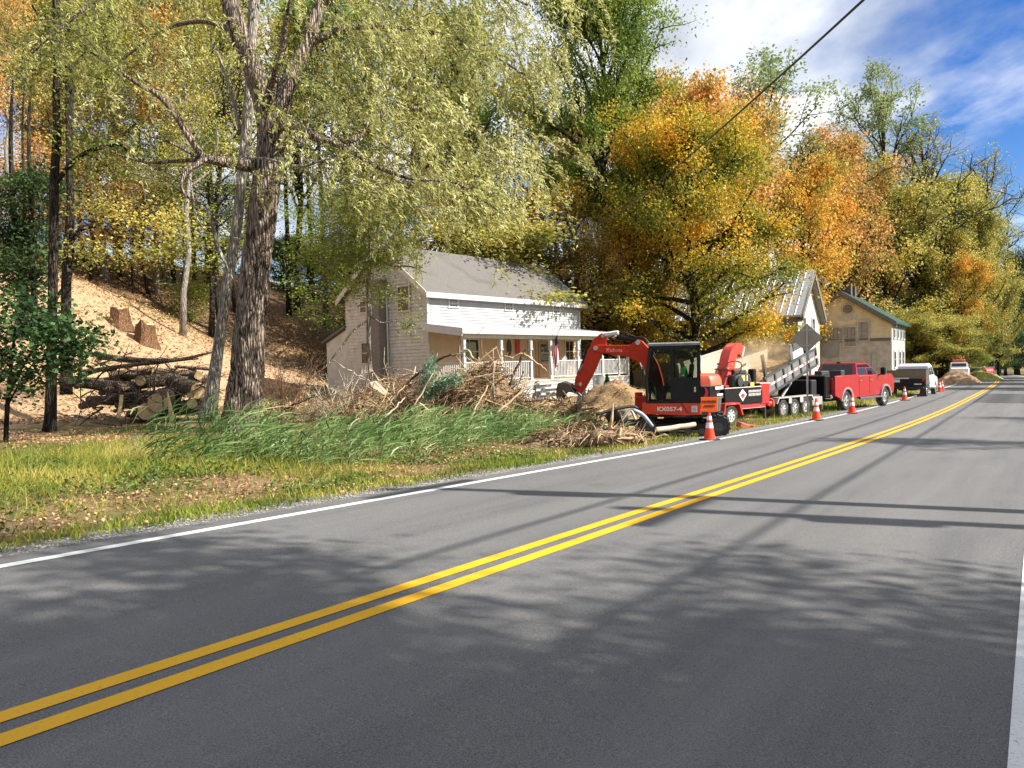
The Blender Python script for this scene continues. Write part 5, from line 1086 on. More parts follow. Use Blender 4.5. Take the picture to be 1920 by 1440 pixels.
def stump(px, py, Y, w, hgt, lab, seed):
    p = at(px, py, Y); s = empty('tree_stump', (p[0], p[1], zg(p[0], p[1])), 0, lab, 'stump', 'stumps on the bank'); rg = np.random.default_rng(seed)
    mb = MB(); rings = [(-0.3, 1.5), (0.0, 1.3), (0.12, 1.15), (hgt * 0.5, 1.02), (hgt * 0.8, 0.98), (hgt, 0.95)]; R_ = w / 2; vs = []
    for h, f in rings: vs.append([mb.bm.verts.new((R_ * f * (1 + 0.10 * math.sin(5 * q * 0.3927 + seed) + 0.03 * rg.normal()) * math.cos(q * 0.3927), R_ * f * (1 + 0.10 * math.sin(5 * q * 0.3927 + seed)) * math.sin(q * 0.3927), h + (0.10 * rg.normal() if h == hgt else 0))) for q in range(16)])
    for A, B in zip(vs, vs[1:]):
        for j in range(16): mb.bm.faces.new((A[j], A[(j + 1) % 16], B[(j + 1) % 16], B[j]))
    mb.bm.faces.new(vs[-1]); mb.build('bark', bark_mat('stump wood', (0.075, 0.038, 0.02), (0.30, 0.17, 0.09), 4), s, smooth=False)
    MB().lathe([(0, hgt + 0.035), (R_ * 0.86, hgt + 0.03), (R_ * 0.86, hgt - 0.05)], 14).build('cut_face', wood_cut, s)
stump(226, 612, 36.6, 0.85, 0.85, 'reddish stump with ragged top, upper of two on the bare bank', 1)
stump(274, 640, 36.0, 0.90, 0.95, 'reddish stump, lower of two on the bare bank', 2)

SB = {'tan': M_('stripped tan stick', (0.44, 0.31, 0.185), 0.85, var=0.2, sc=6), 'pale': M_('pale bare branch', (0.52, 0.45, 0.33), 0.8, var=0.15, sc=6), 'dark': LB, 'brown': M_('brown twig', (0.26, 0.17, 0.10), 0.9, var=0.25, sc=6)}
brush_m = leaf_mat('tangled brush sticks', [(0.05, 0.03, 0.016), (0.15, 0.095, 0.05), (0.32, 0.22, 0.12), (0.48, 0.37, 0.22)], 0.0, 0.85, clump=1.0, gain=1.3)
def mound(name, cx, cy, rx, ry, h, rz, mat, label, seed, kind='stuff', z0=None, n=40):
    X, Y = np.meshgrid(np.linspace(-1, 1, n), np.linspace(-1, 1, n)); rr = np.sqrt(X * X + Y * Y); Z = np.clip(1 - rr ** 1.6, -0.15, 1)
    a = math.cos(rz), math.sin(rz); x = cx + rx * X * a[0] - ry * Y * a[1]; y = cy + rx * X * a[1] + ry * Y * a[0]
    s_t = [st(u, v) for u, v in zip(x.ravel(), y.ravel())]; g = zground([q[0] for q in s_t], [q[1] for q in s_t]).reshape(n, n)
    z = g - 0.05 + h * Z * (1 + 0.25 * _nz(x, y, 0.7, seed)) + 0.10 * h * _nz(x, y, 0.22, seed + 1) * (rr < 1)
    I = np.arange(n * n).reshape(n, n); F = np.stack([I[:-1, :-1], I[:-1, 1:], I[1:, 1:], I[1:, :-1]], -1).reshape(-1, 4)
    o = linkmesh(name, npmesh(name, np.stack([x, y, z], -1).reshape(-1, 3), F, smooth=True), mat); tag(o, label, kind=kind); return x, y, z, rr
def sticks_on(name, grid, n, L, r, label, seed, flat=0.35, mat=None, rise=0.1, maxr=1.0):
    x, y, z, rr = grid; rg = np.random.default_rng(seed); ok = np.argwhere(rr < maxr); V, F, b = [], [], 0
    for _ in range(n):
        i, j = ok[rg.integers(len(ok))]; p = np.array([x[i, j], y[i, j], z[i, j] + rg.uniform(-0.05, rise)])
        d = rg.normal(size=3); d[2] *= flat; c = curve(p, d, L * rg.uniform(0.4, 1.5), rg, 4, (0, 0, -0.15), 0.22); c -= (c[-1] - c[0]) / 2
        rad = r * rg.uniform(0.5, 1.6); dd = c[-1] - c[0]; dd /= np.linalg.norm(dd); a = np.cross(dd, [0.1, 0.2, 1]); a /= np.linalg.norm(a); e = np.cross(dd, a)
        for k in range(4):
            for q in (0, 2.094, 4.189): V.append(c[k] + (a * math.cos(q) + e * math.sin(q)) * rad * (1 - 0.2 * k))
        for k in range(3):
            for q in range(3): F.append((b + 3 * k + q, b + 3 * k + (q + 1) % 3, b + 3 * k + 3 + (q + 1) % 3, b + 3 * k + 3 + q))
        b += 12
    return stuff(name, np.array(V), np.array(F), mat or brush_m, label)
soil = M_('dark churned soil', (0.20, 0.135, 0.08), 0.95, var=0.4, sc=9, bump=0.6, bsc=25, dirt=((0.34, 0.24, 0.13), 5, 0.55))
chips = M_('brown wood chips and soil', (0.30, 0.195, 0.095), 0.95, var=0.4, sc=14, bump=0.8, bsc=40, dirt=((0.44, 0.31, 0.16), 9, 0.55))
def brush():
    def m(px, Y, rx, ry, h, rz, lab, sd, mat=soil): p = at(px, 740, Y); return mound('brush_pile' if mat is soil else 'chip_mound', p[0], p[1], rx, ry, h, rz, mat, lab, sd)
    g1 = m(900, 21.5, 1.9, 1.5, 1.55, 0.3, 'heap of soil under the tangled brush', 1); sticks_on('brush', g1, 1500, 0.85, 0.014, 'tangled heap of brown sticks before the porch', 1, rise=0.2)
    g2 = m(760, 20.5, 2.1, 1.5, 0.95, 0.5, 'lower heap of soil under the brush', 3); sticks_on('brush', g2, 1100, 0.95, 0.010, 'tangled twigs left of the main brush heap', 2, 0.7, rise=0.35)
    g3 = m(1030, 21.5, 2.2, 1.2, 0.75, 0.5, 'low heap of roots and soil below the excavator bucket', 5); sticks_on('brush', g3, 700, 0.9, 0.016, 'roots and sticks below the excavator bucket', 3, rise=0.12)
    g4 = m(1165, 24.5, 2.3, 2.0, 1.35, 0.5, 'mound of brown wood chips and soil behind the excavator boom', 7, chips); sticks_on('brush', g4, 420, 0.45, 0.010, 'small sticks on the chip mound', 4, 0.2, rise=0.03)
    g5 = m(650, 23.0, 2.2, 1.3, 0.55, 0.4, 'low heap of soil in front of the lean-to', 9); sticks_on('brush', g5, 600, 0.9, 0.009, 'fine twigs heaped in front of the lean-to', 5, 0.9, rise=0.3)
    g6 = m(1090, 18.9, 1.9, 0.8, 0.42, 0.55, 'low bank of soil by the verge', 11); sticks_on('brush', g6, 420, 0.7, 0.014, 'twigs on the bank by the verge', 6, 0.4, rise=0.12)
    names = [
     ([(862, 665, 19.5, 4), (835, 668, 19.6, 7), (800, 690, 20, 8), (765, 715, 20.4, 8)], 'dark', 'dark curved branch reaching right across the porch post'),
     ([(887, 672, 19.5, 5), (876, 655, 19.5, 5), (872, 658, 19.5, 6), (862, 665, 19.5, 7)], 'pale', 'short pale forked tip of the dark curved branch'),
     ([(955, 722, 20, 6), (968, 690, 20, 7), (982, 662, 20, 8), (985, 655, 20, 6)], 'dark', 'dark leg of the propped forked branch before the porch steps'),
     ([(945, 667, 20, 3), (960, 671, 20, 5), (980, 664, 20, 7), (1000, 676, 20, 7), (1026, 697, 20, 6)], 'tan', 'tan limb propped as a lean-to before the porch steps'),
     ([(660, 832, 17.8, 6), (700, 800, 17.8, 7), (735, 770, 18, 6), (760, 745, 18.2, 5)], 'pale', 'pale barkless branch slanting into the reeds'),
     ([(715, 775, 18.5, 5), (735, 750, 18.5, 6), (760, 722, 18.6, 5)], 'tan', 'short tan stick beside the pale slanting branch'),
     ([(770, 768, 18.4, 4), (790, 738, 18.6, 5), (812, 700, 18.8, 5)], 'tan', 'tan stick leaning in the left brush heap'),
     ([(785, 755, 18, 5), (810, 775, 18, 5), (842, 800, 18, 4)], 'pale', 'pale forked stick pointing down to the reeds'),
     ([(764, 800, 18, 3), (782, 765, 18, 4), (790, 758, 18, 4)], 'tan', 'thin stick standing before the brush heap'),
     ([(880, 790, 18.5, 4), (897, 755, 18.7, 5), (915, 722, 19, 6)], 'tan', 'tan branch standing in front of the main brush heap'),
     ([(930, 775, 18.5, 5), (965, 745, 18.8, 6), (1000, 722, 19, 6), (1010, 712, 19, 4)], 'tan', 'long tan branch at the right end of the main brush heap'),
     ([(985, 752, 19, 7), (1020, 748, 19.2, 8), (1060, 752, 19.4, 7)], 'dark', 'dark log end lying below the excavator bucket'),
     ([(870, 716, 20, 4), (905, 704, 20, 5), (940, 698, 20, 4)], 'tan', 'curved pale stick on top of the main brush heap'),
     ([(500, 800, 18.6, 5), (530, 770, 18.6, 6), (560, 755, 18.6, 6), (600, 742, 18.6, 4)], 'dark', 'dark dead branch low beside the bare shrub'),
     ([(620, 672, 20.6, 3), (650, 692, 20.5, 4), (690, 712, 20.4, 4), (722, 724, 20.3, 3)], 'pale', 'pale curved branch hanging in front of the lean-to'),
     ([(668, 757, 18.4, 3), (690, 753, 18.4, 3), (708, 745, 18.3, 3)], 'pale', 'thin curled pale twig above the reeds'),
    ]
    rgb = np.random.default_rng(4)
    for i, (pts, c, lab) in enumerate(names):
        cc, r = trace(pts); r = r * 0.66 * np.linspace(1.15, 0.75, len(r)); r[-1] *= 0.5; cc[1:-1] += rgb.normal(size=cc[1:-1].shape) * 0.012; o = MB().tube(cc, list(r), 8).build('branch', SB[c], smooth=True); tag(o, lab, 'branch', 'larger branches in the brush')
    rg = np.random.default_rng(12); hs = [(g1, 'brown branch sticking out of the main brush heap'), (g2, 'thin branch sticking out of the left brush heap'), (g3, 'root lying below the excavator bucket'), (g5, 'grey twig rising in front of the lean-to')]
    for (g, lab), n, L in zip(hs, (34, 26, 20, 12), (1.3, 1.3, 1.2, 1.2)):
        x, y, z, rr = g; ok = np.argwhere(rr < 0.8)
        for _ in range(n):
            i, j = ok[rg.integers(len(ok))]; d = rg.normal(size=3); d[2] = abs(d[2]) * (0.9 if g is not g3 else 0.3); c = curve((x[i, j], y[i, j], z[i, j] - 0.05), d, L * rg.uniform(0.5, 1.2), rg, 5, (0, 0, 0.1), 0.16)
            mb = MB(); r0 = rg.uniform(0.014, 0.032); mb.tube(c, list(np.linspace(r0, r0 * 0.4, 5)), 6)
            if rg.uniform() < 0.5: mb.tube(curve(c[2], d + rg.normal(size=3) * 0.8, L * 0.4, rg, 4, (0, 0, 0), 0.2), [r0 * 0.5, r0 * 0.4, r0 * 0.3, r0 * 0.2], 5)
            o = mb.build('stick', SB[['tan', 'pale', 'brown'][rg.integers(3)]], smooth=True); tag(o, lab, 'branch', 'sticks in the brush heaps: ' + lab)
    # cut evergreen bough and a sheet of pale bark
    p = at(795, 735, 19.6); b = empty('evergreen_bough', tuple(p), 0, 'blue green cut evergreen bough leaning on the brush heap', 'branch'); mb = MB(); P = []; D = []
    for k in range(6):
        c = curve((0, 0, -0.2), (rg.normal() * 0.4 + 0.35, rg.normal() * 0.3, 0.9), rg.uniform(0.8, 1.4), rg, 6, (0.5, 0, -0.5), 0.1); mb.tube(c, list(np.linspace(0.014, 0.004, 6)), 5)
        u = rg.uniform(0.1, 1, 330) * 5; j = np.minimum(u.astype(int), 4); f = (u - j)[:, None]; P.append(c[j] * (1 - f) + c[j + 1] * f + rg.normal(size=(330, 3)) * 0.08); D.append((c[j + 1] - c[j]) * 4)
    mb.build('stem', SB['brown'], b); V, F = diamonds(np.concatenate(P), 0.17, 0.025, rg, 0.2, drop=np.concatenate(D)); linkmesh('needles', npmesh('needles', V, F), leaf_mat('blue green needles', [(0.05, 0.09, 0.055), (0.11, 0.17, 0.11), (0.22, 0.28, 0.20)], 0.2), b)
    p = at(712, 727, 19.8); o = MB().prism([(-0.28, 0.10), (-0.12, 0.17), (0.30, -0.12), (0.16, -0.17), (-0.2, -0.02)], -0.04, 0.04).build('bark_slab', M_('pale inner bark', (0.72, 0.64, 0.48), 0.8, var=0.1)); o.location = p; o.rotation_euler = (0, 0.2, 0.2); tag(o, 'pale slab of split wood lying at the foot of the white sapling', 'wood slab')
    # root ball by the verge, with long roots, and the pale log beside the cone
    p = at(1145, 805, 17.8); g = zg(p[0], p[1]); s = empty('root_ball', (p[0], p[1], g), 0, 'grubbed out stump with a mass of twisted pale roots beside the verge', 'root ball')
    mb = MB(); rr = np.random.default_rng(8)
    for k in range(24):
        a = rr.uniform(0, 6.28); c = curve((rr.normal() * 0.40, rr.normal() * 0.18, 0.22 + 0.1 * rr.normal()), (math.cos(a) * 1.5, math.sin(a) * 0.6, rr.normal() * 0.45), rr.uniform(0.5, 1.15), rr, 7, (0, 0, -0.9), 0.28); c[:, 2] = np.maximum(c[:, 2], 0.0)
        r0 = rr.uniform(0.022, 0.06); mb.tube(c, list(np.linspace(r0, r0 * 0.3, 7)), 8)
    mb.build('roots', M_('twisted tan root', (0.55, 0.38, 0.23), 0.85, var=0.3, sc=7, bump=0.4), s, smooth=True)
    mb = MB(); mb.lathe([(0, 0), (0.42, 0.02), (0.5, 0.16), (0.36, 0.34), (0.15, 0.40), (0, 0.38)], 16); bm_ = mb.bm
    for v in bm_.verts: v.co += Vector(rr.normal(size=3) * 0.05); v.co.x *= 1.5; v.co.y *= 0.7
    mb.build('soil_core', soil, s, smooth=True)
    mb = MB()
    for k in range(260):
        a = rr.uniform(0, 6.28); c = curve((rr.normal() * 0.55, rr.normal() * 0.22, rr.uniform(0.05, 0.42)), rr.normal(size=3), rr.uniform(0.2, 0.55), rr, 4, (0, 0, -0.5), 0.3); mb.tube(c, [0.012, 0.009, 0.006, 0.003], 4, cap=False)
    o = mb.build('fine_roots', SB['tan'], s); o['kind'] = 'stuff'
    a, b2 = at(1232, 806, 18.2), at(1301, 796, 18.6); a[2] = max(a[2], zg(a[0], a[1]) + 0.08); b2[2] = max(b2[2], zg(b2[0], b2[1]) + 0.08)
    lo = log(tuple(a), tuple(b2 - a), float(np.linalg.norm(b2 - a)), 0.065, 'pale barkless log lying behind the nearest cone', None, 0, 4); lo.children[0].data.materials.clear(); lo.children[0].data.materials.append(SB['pale'])
    # black hoses and a crushed plastic pot dumped beside the tracks
    p = at(1150, 782, 18.9); o = empty('plastic_pot', tuple(p), 0.4, 'crushed black plastic tub lying among the roots', 'tub'); o.rotation_euler = (0.5, 0.9, 0.4)
    MB().lathe([(0, -0.16), (0.16, -0.16), (0.21, 0.16), (0.23, 0.16), (0.23, 0.13), (0.19, -0.10), (0, -0.10)], 18).build('tub', black_m, o, ang=40)
    for i, (pts, m, lab) in enumerate((([(1118, 778, 18.6, 5), (1150, 768, 18.7, 6), (1184, 762, 18.8, 6), (1196, 766, 18.8, 5)], black_m, 'black pipe lying over the roots'), ([(1186, 768, 18.7, 7), (1205, 778, 18.7, 8), (1224, 800, 18.6, 6)], M_('scuffed blue grey pipe', (0.25, 0.32, 0.40), 0.5, var=0.3), 'scuffed blue grey pipe beside the track'), ([(1165, 790, 18.5, 4), (1182, 770, 18.6, 5), (1192, 788, 18.5, 4)], M_('grey scrap metal', (0.3, 0.3, 0.31), 0.5, 0.5), 'bent grey metal strip among the roots'))):
        cc, r = trace(pts); tag(MB().tube(cc, list(r), 8).build('pipe', m, smooth=True), lab, 'pipe')
brush()
def bare_shrub(px, py, Y, h, lab, seed, n=16, c='brown', spread=0.45):
    rg = np.random.default_rng(seed); p = gpos(px, Y); s = empty('bare_shrub', p, 0, lab, 'shrub'); mb = MB()
    for k in range(n):
        c0 = curve((rg.normal() * 0.12, rg.normal() * 0.12, -0.1), (rg.normal() * spread, rg.normal() * spread, 1), h * rg.uniform(0.6, 1.1), rg, 7, (rg.normal() * 0.2, 0, 0), 0.10); mb.tube(c0, list(np.linspace(0.022, 0.005, 7)), 5, cap=False)
        for q in range(7):
            j = rg.integers(2, 6); c1 = curve(c0[j], (c0[j] - c0[j - 1]) / np.linalg.norm(c0[j] - c0[j - 1]) + rg.normal(size=3) * 0.6, h * 0.35 * rg.uniform(0.5, 1.1), rg, 5, (0, 0, 0.1), 0.15); mb.tube(c1, list(np.linspace(0.009, 0.003, 5)), 4, cap=False)
            for w in range(2): mb.tube(curve(c1[2], (c1[3] - c1[2]) * 5 + rg.normal(size=3) * 0.6, h * 0.18, rg, 3, (0, 0, 0), 0.1), [0.004, 0.003, 0.002], 3, cap=False)
    mb.build('stems', M_('reddish brown stems', (0.24, 0.13, 0.075), 0.85, var=0.25, sc=5) if c == 'brown' else SB[c], s)
bare_shrub(522, 770, 19.0, 2.1, 'bare reddish shrub of many upright stems right of the big willow', 1)
bare_shrub(632, 740, 21.5, 1.7, 'bare grey shrub in front of the lean-to', 2, 12, 'pale')
bare_shrub(748, 735, 22.5, 1.5, 'bare twiggy shrub at the foot of the house gable', 3, 14, 'brown')
# plants in front of the porch
def porch_plants():
    q = hloc(10.0, -3.4); e = empty('potted_spruce', q, 0, 'small pointed dark green conifer in front of the porch skirt', 'shrub'); rg = np.random.default_rng(2)
    n = 1500; u = rg.uniform(0, 1, n); a = rg.uniform(0, 6.28, n); r = 0.33 * (1 - u) ** 0.9 * np.sqrt(rg.uniform(0.2, 1, n)); V, F = diamonds(np.stack([r * np.cos(a), r * np.sin(a), 0.15 + 0.95 * u], 1), 0.13, 0.035, rg, 0.3)
    linkmesh('foliage', npmesh('foliage', V, F), LEAF['dark'], e); MB().tube([(0, 0, 0), (0, 0, 0.9)], [0.03, 0.01], 6).build('stem', SB['brown'], e)
    q = hloc(9.85, -3.95, 0.0); e = empty('flower_pot', q, 0, 'dark round pot beside the small conifer', 'pot'); MB().lathe([(0, 0), (0.16, 0), (0.23, 0.2), (0.2, 0.36), (0.23, 0.40), (0.19, 0.40), (0.17, 0.34), (0, 0.33)], 18).build('pot', M_('dark glazed pot', (0.05, 0.045, 0.04), 0.3), e, ang=40)
    MB().lathe([(0, 0.331), (0.17, 0.345)], 14).build('soil', soil, e)
    for k, (u_, v_, lab) in enumerate(((10.7, -3.3, 'leafy hosta clump with pale leaves right of the small conifer'), (11.5, -3.2, 'second leafy clump at the porch skirt near the chip mound'))):
        e = empty('hosta_plant', hloc(u_, v_), 0, lab, 'plant'); n = 240; P = rg.normal(size=(n, 3)) * np.array([0.30, 0.26, 0.12]) + np.array([0, 0, 0.22]); V, F = diamonds(P, 0.24, 0.10, rg, 0.4, curl=0.15); linkmesh('leaves', npmesh('hosta', V, F), leaf_mat('hosta leaves', [(0.10, 0.2, 0.04), (0.25, 0.36, 0.10), (0.5, 0.52, 0.3)], 0.3), e)
        MB().tube([(0, 0, 0), (0, 0, 0.2)], [0.02, 0.01], 6).build('stem', SB['tan'], e)
porch_plants()

# ------------------------------------------------------------------ machines and vehicles
rubber = M_('dusty tyre rubber', (0.035, 0.034, 0.033), 0.85, var=0.4, sc=6, dirt=((0.20, 0.18, 0.16), 3, 0.56))
steel = M_('bare steel', (0.45, 0.45, 0.46), 0.35, 0.9, var=0.12)
chrome = M_('chrome', (0.75, 0.76, 0.78), 0.12, 1.0, var=0.04)
black_p = M_('gloss black paint', (0.006, 0.006, 0.007), 0.35, var=0.3, spec=0.35, dirt=((0.03, 0.027, 0.025), 2.5, 0.62))
dgrey = M_('dark grey plastic', (0.075, 0.08, 0.083), 0.5, var=0.2, dirt=((0.16, 0.15, 0.14), 3, 0.6))
ex_or = M_('orange red machine paint', (0.66, 0.055, 0.016), 0.45, var=0.08, coat=0.1, dirt=((0.42, 0.10, 0.05), 2.2, 0.66))
boom_r = M_('deep orange red boom paint', (0.56, 0.034, 0.009), 0.5, var=0.1, spec=0.3, dirt=((0.28, 0.04, 0.02), 2, 0.62))
red_ch = M_('red chipper paint', (0.56, 0.035, 0.030), 0.4, var=0.1, coat=0.2, dirt=((0.45, 0.20, 0.14), 2, 0.60))
whitep = M_('white vehicle paint', (0.78, 0.79, 0.80), 0.25, var=0.03, coat=0.6)
decal = M_('white decal', (0.80, 0.80, 0.78), 0.5, var=0.04)
orange_s = M_('fluorescent orange', (0.95, 0.135, 0.012), 0.5, var=0.05)
cone_o = M_('cone orange plastic', (0.92, 0.060, 0.014), 0.45, var=0.08, dirt=((0.6, 0.07, 0.03), 5, 0.62))
refl = M_('white reflective sleeve', (0.78, 0.78, 0.80), 0.4, var=0.06)
amber = M_('amber red lens', (0.45, 0.02, 0.015), 0.25, var=0.1, coat=0.5)
glass = glass_mat('cab glass', (0.03, 0.035, 0.033), 0.11)
gl_d = glass_mat('dark vehicle glass', (0.012, 0.014, 0.014), 0.82)
def wheel(parent, c, r, w, mt=None, spokes=6, name='wheel', out=-1, rimf=0.62, rim_m=None):
    """tyre + rim turning about the y axis; `out` is the side of the hub face"""
    wo = bpy.data.objects.new(name, None); col.objects.link(wo); wo.parent = parent; wo.location = c; wo.empty_display_size = 0.2
    b = MB(); h = w / 2; p = [(r * rimf, -h * 0.9), (r * 0.88, -h), (r * 0.97, -h * 0.78), (r, -h * 0.4), (r, h * 0.4), (r * 0.97, h * 0.78), (r * 0.88, h), (r * rimf, h * 0.9)]
    b.lathe(p, 36, axis='y')
    for k in range(36):
        a = 2 * math.pi * k / 36; b.box((r * 0.995 * math.cos(a), (0.22 if k % 2 else -0.22) * w, r * 0.995 * math.sin(a)), (0.018, w * 0.40, r * 0.085), rot=(0, -a, 0))
    b.build('tyre', rubber, wo, ang=40)
    b = MB(); R2 = r * rimf; f = out * h
    b.lathe([(R2 * 1.0, -h * 0.8), (R2, h * 0.8), (R2 * 0.9, h * 0.8), (R2 * 0.9, -h * 0.8), (R2, -h * 0.8)], 32, axis='y')
    for k in range(spokes):
        a = 2 * math.pi * k / spokes; b.box((R2 * 0.5 * math.cos(a), f * 0.62, R2 * 0.5 * math.sin(a)), (R2 * 0.9, 0.03, R2 * 0.24), rot=(0, -a, 0), bev=0.008)
    b.lathe([(0, -0.03), (R2 * 0.26, -0.03), (R2 * 0.22, 0.03), (0, 0.035)], 16, (0, f * 0.70, 0), 'y')
    b.lathe([(0, f * 0.2), (R2 * 0.9, f * 0.2), (R2 * 0.9, f * 0.15), (0, f * 0.15)], 24, axis='y')
    b.build('rim', rim_m or M_('alloy', (0.62, 0.62, 0.62), 0.35, 0.8, var=0.15, dirt=((0.35, 0.32, 0.29), 4, 0.6)), wo, ang=40)
    return wo
def loft(mb, secs):
    """closed cross-sections (same number of points) joined into one skin"""
    vs = [[mb.bm.verts.new(p) for p in s] for s in secs]; n = len(vs[0])
    for A, B in zip(vs, vs[1:]):
        for j in range(n): mb.bm.faces.new((A[j], A[(j + 1) % n], B[(j + 1) % n], B[j]))
    mb.bm.faces.new(vs[0][::-1]); mb.bm.faces.new(vs[-1])

def excavator():
    c = at(1279, 700, 21.08); g = zg(c[0], c[1]) + 0.0; A = R(165)
    ex = empty('excavator', (c[0], c[1], g + 0.04), A, 'orange and black mini excavator with closed cab digging beside the white house', 'excavator'); ex.scale = (1.04,) * 3
    def lx(px): return 0.9 + (1212 - 18 - px) / 59.5
    def lz(py): return (806 - py) / 66.4 + (1.4 - 2.05 - g) * 0
    # undercarriage
    for sy, nm in ((1, 'track'), (-1, 'track')):
        tr = bpy.data.objects.new(nm, None); col.objects.link(tr); tr.parent = ex
        y0 = 0.58 * sy; w = 0.40; L = 0.92; r = 0.29
        prof = [(L + r * math.cos(a), r + r * math.sin(a)) for a in np.linspace(-math.pi / 2, math.pi / 2, 13)] + [(-L + r * math.cos(a), r + r * math.sin(a)) for a in np.linspace(math.pi / 2, 3 * math.pi / 2, 13)]
        inn = [(x * 0.965 if abs(x) > L else x, r + (z - r) * 0.88) for x, z in prof]
        b = MB(); n = len(prof)
        ring = [[b.bm.verts.new((x, y0 + yy, z)) for x, z in pr] for pr, yy in ((prof, -w / 2), (prof, w / 2), (inn, w / 2), (inn, -w / 2))]
        for q in range(4):
            P, Q = ring[q], ring[(q + 1) % 4]
            for j in range(n): b.bm.faces.new((P[j], P[(j + 1) % n], Q[(j + 1) % n], Q[j]))
        tot = 4 * L + 2 * math.pi * r; k = 44
        for i in range(k):
            d = tot * i / k
            if d < 2 * L: x, z, a = -L + d, 2 * r, 0
            elif d < 2 * L + math.pi * r: t_ = (d - 2 * L) / r; x, z, a = L + r * math.sin(t_), r + r * math.cos(t_), t_
            elif d < 4 * L + math.pi * r: x, z, a = L - (d - 2 * L - math.pi * r), 0, math.pi
            else: t_ = (d - 4 * L - math.pi * r) / r; x, z, a = -L - r * math.sin(t_), r - r * math.cos(t_), math.pi + t_
            if z > 0.01 or True: b.box((x, y0, max(z, 0.012)), (0.045, w * 0.98, 0.045), rot=(0, a, 0))
        b.build('belt', rubber, tr)
        for x, rr in ((-L, 0.25), (L, 0.24), (-0.5, 0.10), (-0.15, 0.10), (0.2, 0.10), (0.55, 0.10)):
            b = MB(); b.lathe([(0, -w * 0.42), (rr * 0.5, -w * 0.42), (rr * 0.55, -w * 0.30), (rr, -w * 0.28), (rr, w * 0.28), (rr * 0.55, w * 0.30), (rr * 0.5, w * 0.46), (0, w * 0.46)], 18, (x, y0, r if rr > 0.2 else 0.15), 'y'); b.build('roller', dgrey, tr, ang=40)
        MB().box((0, y0, r), (1.6, w * 0.5, 0.22), bev=0.03).build('track_frame', black_p, tr)
    MB().box((0, 0, 0.36), (1.1, 0.9, 0.22), bev=0.04).lathe([(0.42, 0), (0.42, 0.2), (0, 0.2)], 24, (0, 0, 0.45)).build('chassis', black_p, ex)
    b = MB(); prof = [(1.75, 0.62), (1.62, 0.60), (1.55, 0.30), (1.62, 0.12), (1.68, 0.12), (1.64, 0.32), (1.72, 0.52)]; b.prism([(x, z + 0.02) for x, z in prof], -0.95, 0.95)
    for s in (-1, 1): b.box((1.32, 0.35 * s, 0.34), (0.7, 0.09, 0.12))
    b.build('dozer_blade', dgrey, ex)
    # upper body
    b = MB(); b.prism([(1.02, 0.64), (1.0, 0.93), (-0.50, 0.93), (-0.50, 0.62), (-0.1, 0.60)], 0.10, 0.955, bev=0.015); b.build('side_panel', ex_or, ex)
    b = MB(); b.prism([(1.02, 0.64), (1.0, 0.93), (-0.50, 0.93), (-0.50, 0.62)], -0.955, 0.09, bev=0.015); b.build('side_panel', ex_or, ex)
    b = MB(); secs = []
    for z, dx, dy in ((0.60, -0.85, 0.90), (0.68, -0.98, 0.95), (1.02, -1.02, 0.965), (1.06, -1.02, 0.965)):
        secs.append([(-0.49, -0.955 * dy / 0.965, z), (-0.49, 0.955 * dy / 0.965, z), (dx * 0.72, dy * 0.98, z), (dx * 0.90, dy * 0.80, z), (dx, dy * 0.45, z), (dx, -dy * 0.45, z), (dx * 0.90, -dy * 0.80, z), (dx * 0.72, -dy * 0.98, z)])
    loft(b, secs); b.build('counterweight', dgrey, ex, ang=35)
    b = MB(); secs = []
    for z, k in ((1.065, 0.97), (1.36, 0.965)): secs.append([(-0.485, -0.94, z), (-0.485, 0.94, z), (-0.74 * k, 0.93, z), (-0.92 * k, 0.76, z), (-1.01 * k, 0.42, z), (-1.01 * k, -0.42, z), (-0.92 * k, -0.76, z), (-0.74 * k, -0.93, z)])
    loft(b, secs); b.build('engine_cover', black_p, ex, ang=35)
    b = MB(); secs = []
    for z, k, q in ((1.37, 1.0, 1.0), (1.52, 0.985, 0.99), (1.62, 0.93, 0.94), (1.66, 0.80, 0.82)): secs.append([(-0.485, -0.95 * q, z), (-0.485, 0.95 * q, z), (-0.75 * k, 0.945 * q, z), (-0.94 * k, 0.77 * q, z), (-1.03 * k, 0.42 * q, z), (-1.03 * k, -0.42 * q, z), (-0.94 * k, -0.77 * q, z), (-0.75 * k, -0.945 * q, z)])
    loft(b, secs); b.build('hood', M_('faded orange hood', (0.74, 0.12, 0.06), 0.4, var=0.06, coat=0.3), ex, ang=35)
    MB().box((-0.76, 0.955, 1.355), (0.5, 0.03, 0.03)).box((-1.03, 0, 1.365), (0.03, 1.2, 0.03)).box((-0.9, 0.88, 1.06), (0.36, 0.03, 0.03), rot=(0, 0, 0.6)).build('trim_strip', chrome, ex)
    b = MB(); 
    sw = [(-0.58, 1.33), (-0.66, 1.30), (-0.69, 1.2), (-0.67, 1.09), (-0.60, 1.07), (-0.58, 1.1), (-0.615, 1.2), (-0.60, 1.28)]; b.prism(sw, 0.925, 0.948); b.build('red_swoosh', M_('pinkish red decal', (0.65, 0.04, 0.09), 0.4), ex)
    MB().box((-0.955, 0.68, 1.31), (0.02, 0.34, 0.10), rot=(0, 0, -0.62)).build('number_plate', decal, ex); MB().box((-0.97, 0.62, 1.12), (0.02, 0.30, 0.05), rot=(0, 0, -0.5)).build('warning_plate', decal, ex)
    # cab: pillars, roof, door, windows
    y0, y1, x0, x1, z0, z1 = -0.06, 0.95, -0.48, 0.90, 0.93, 2.42
    cab = MB()
    def bar(p, q, s=0.045): cab.tube([p, q], s, 6)
    fr = lambda z: x1 - 0.02 - 0.10 * max(0, (z - 1.5)) / 0.9
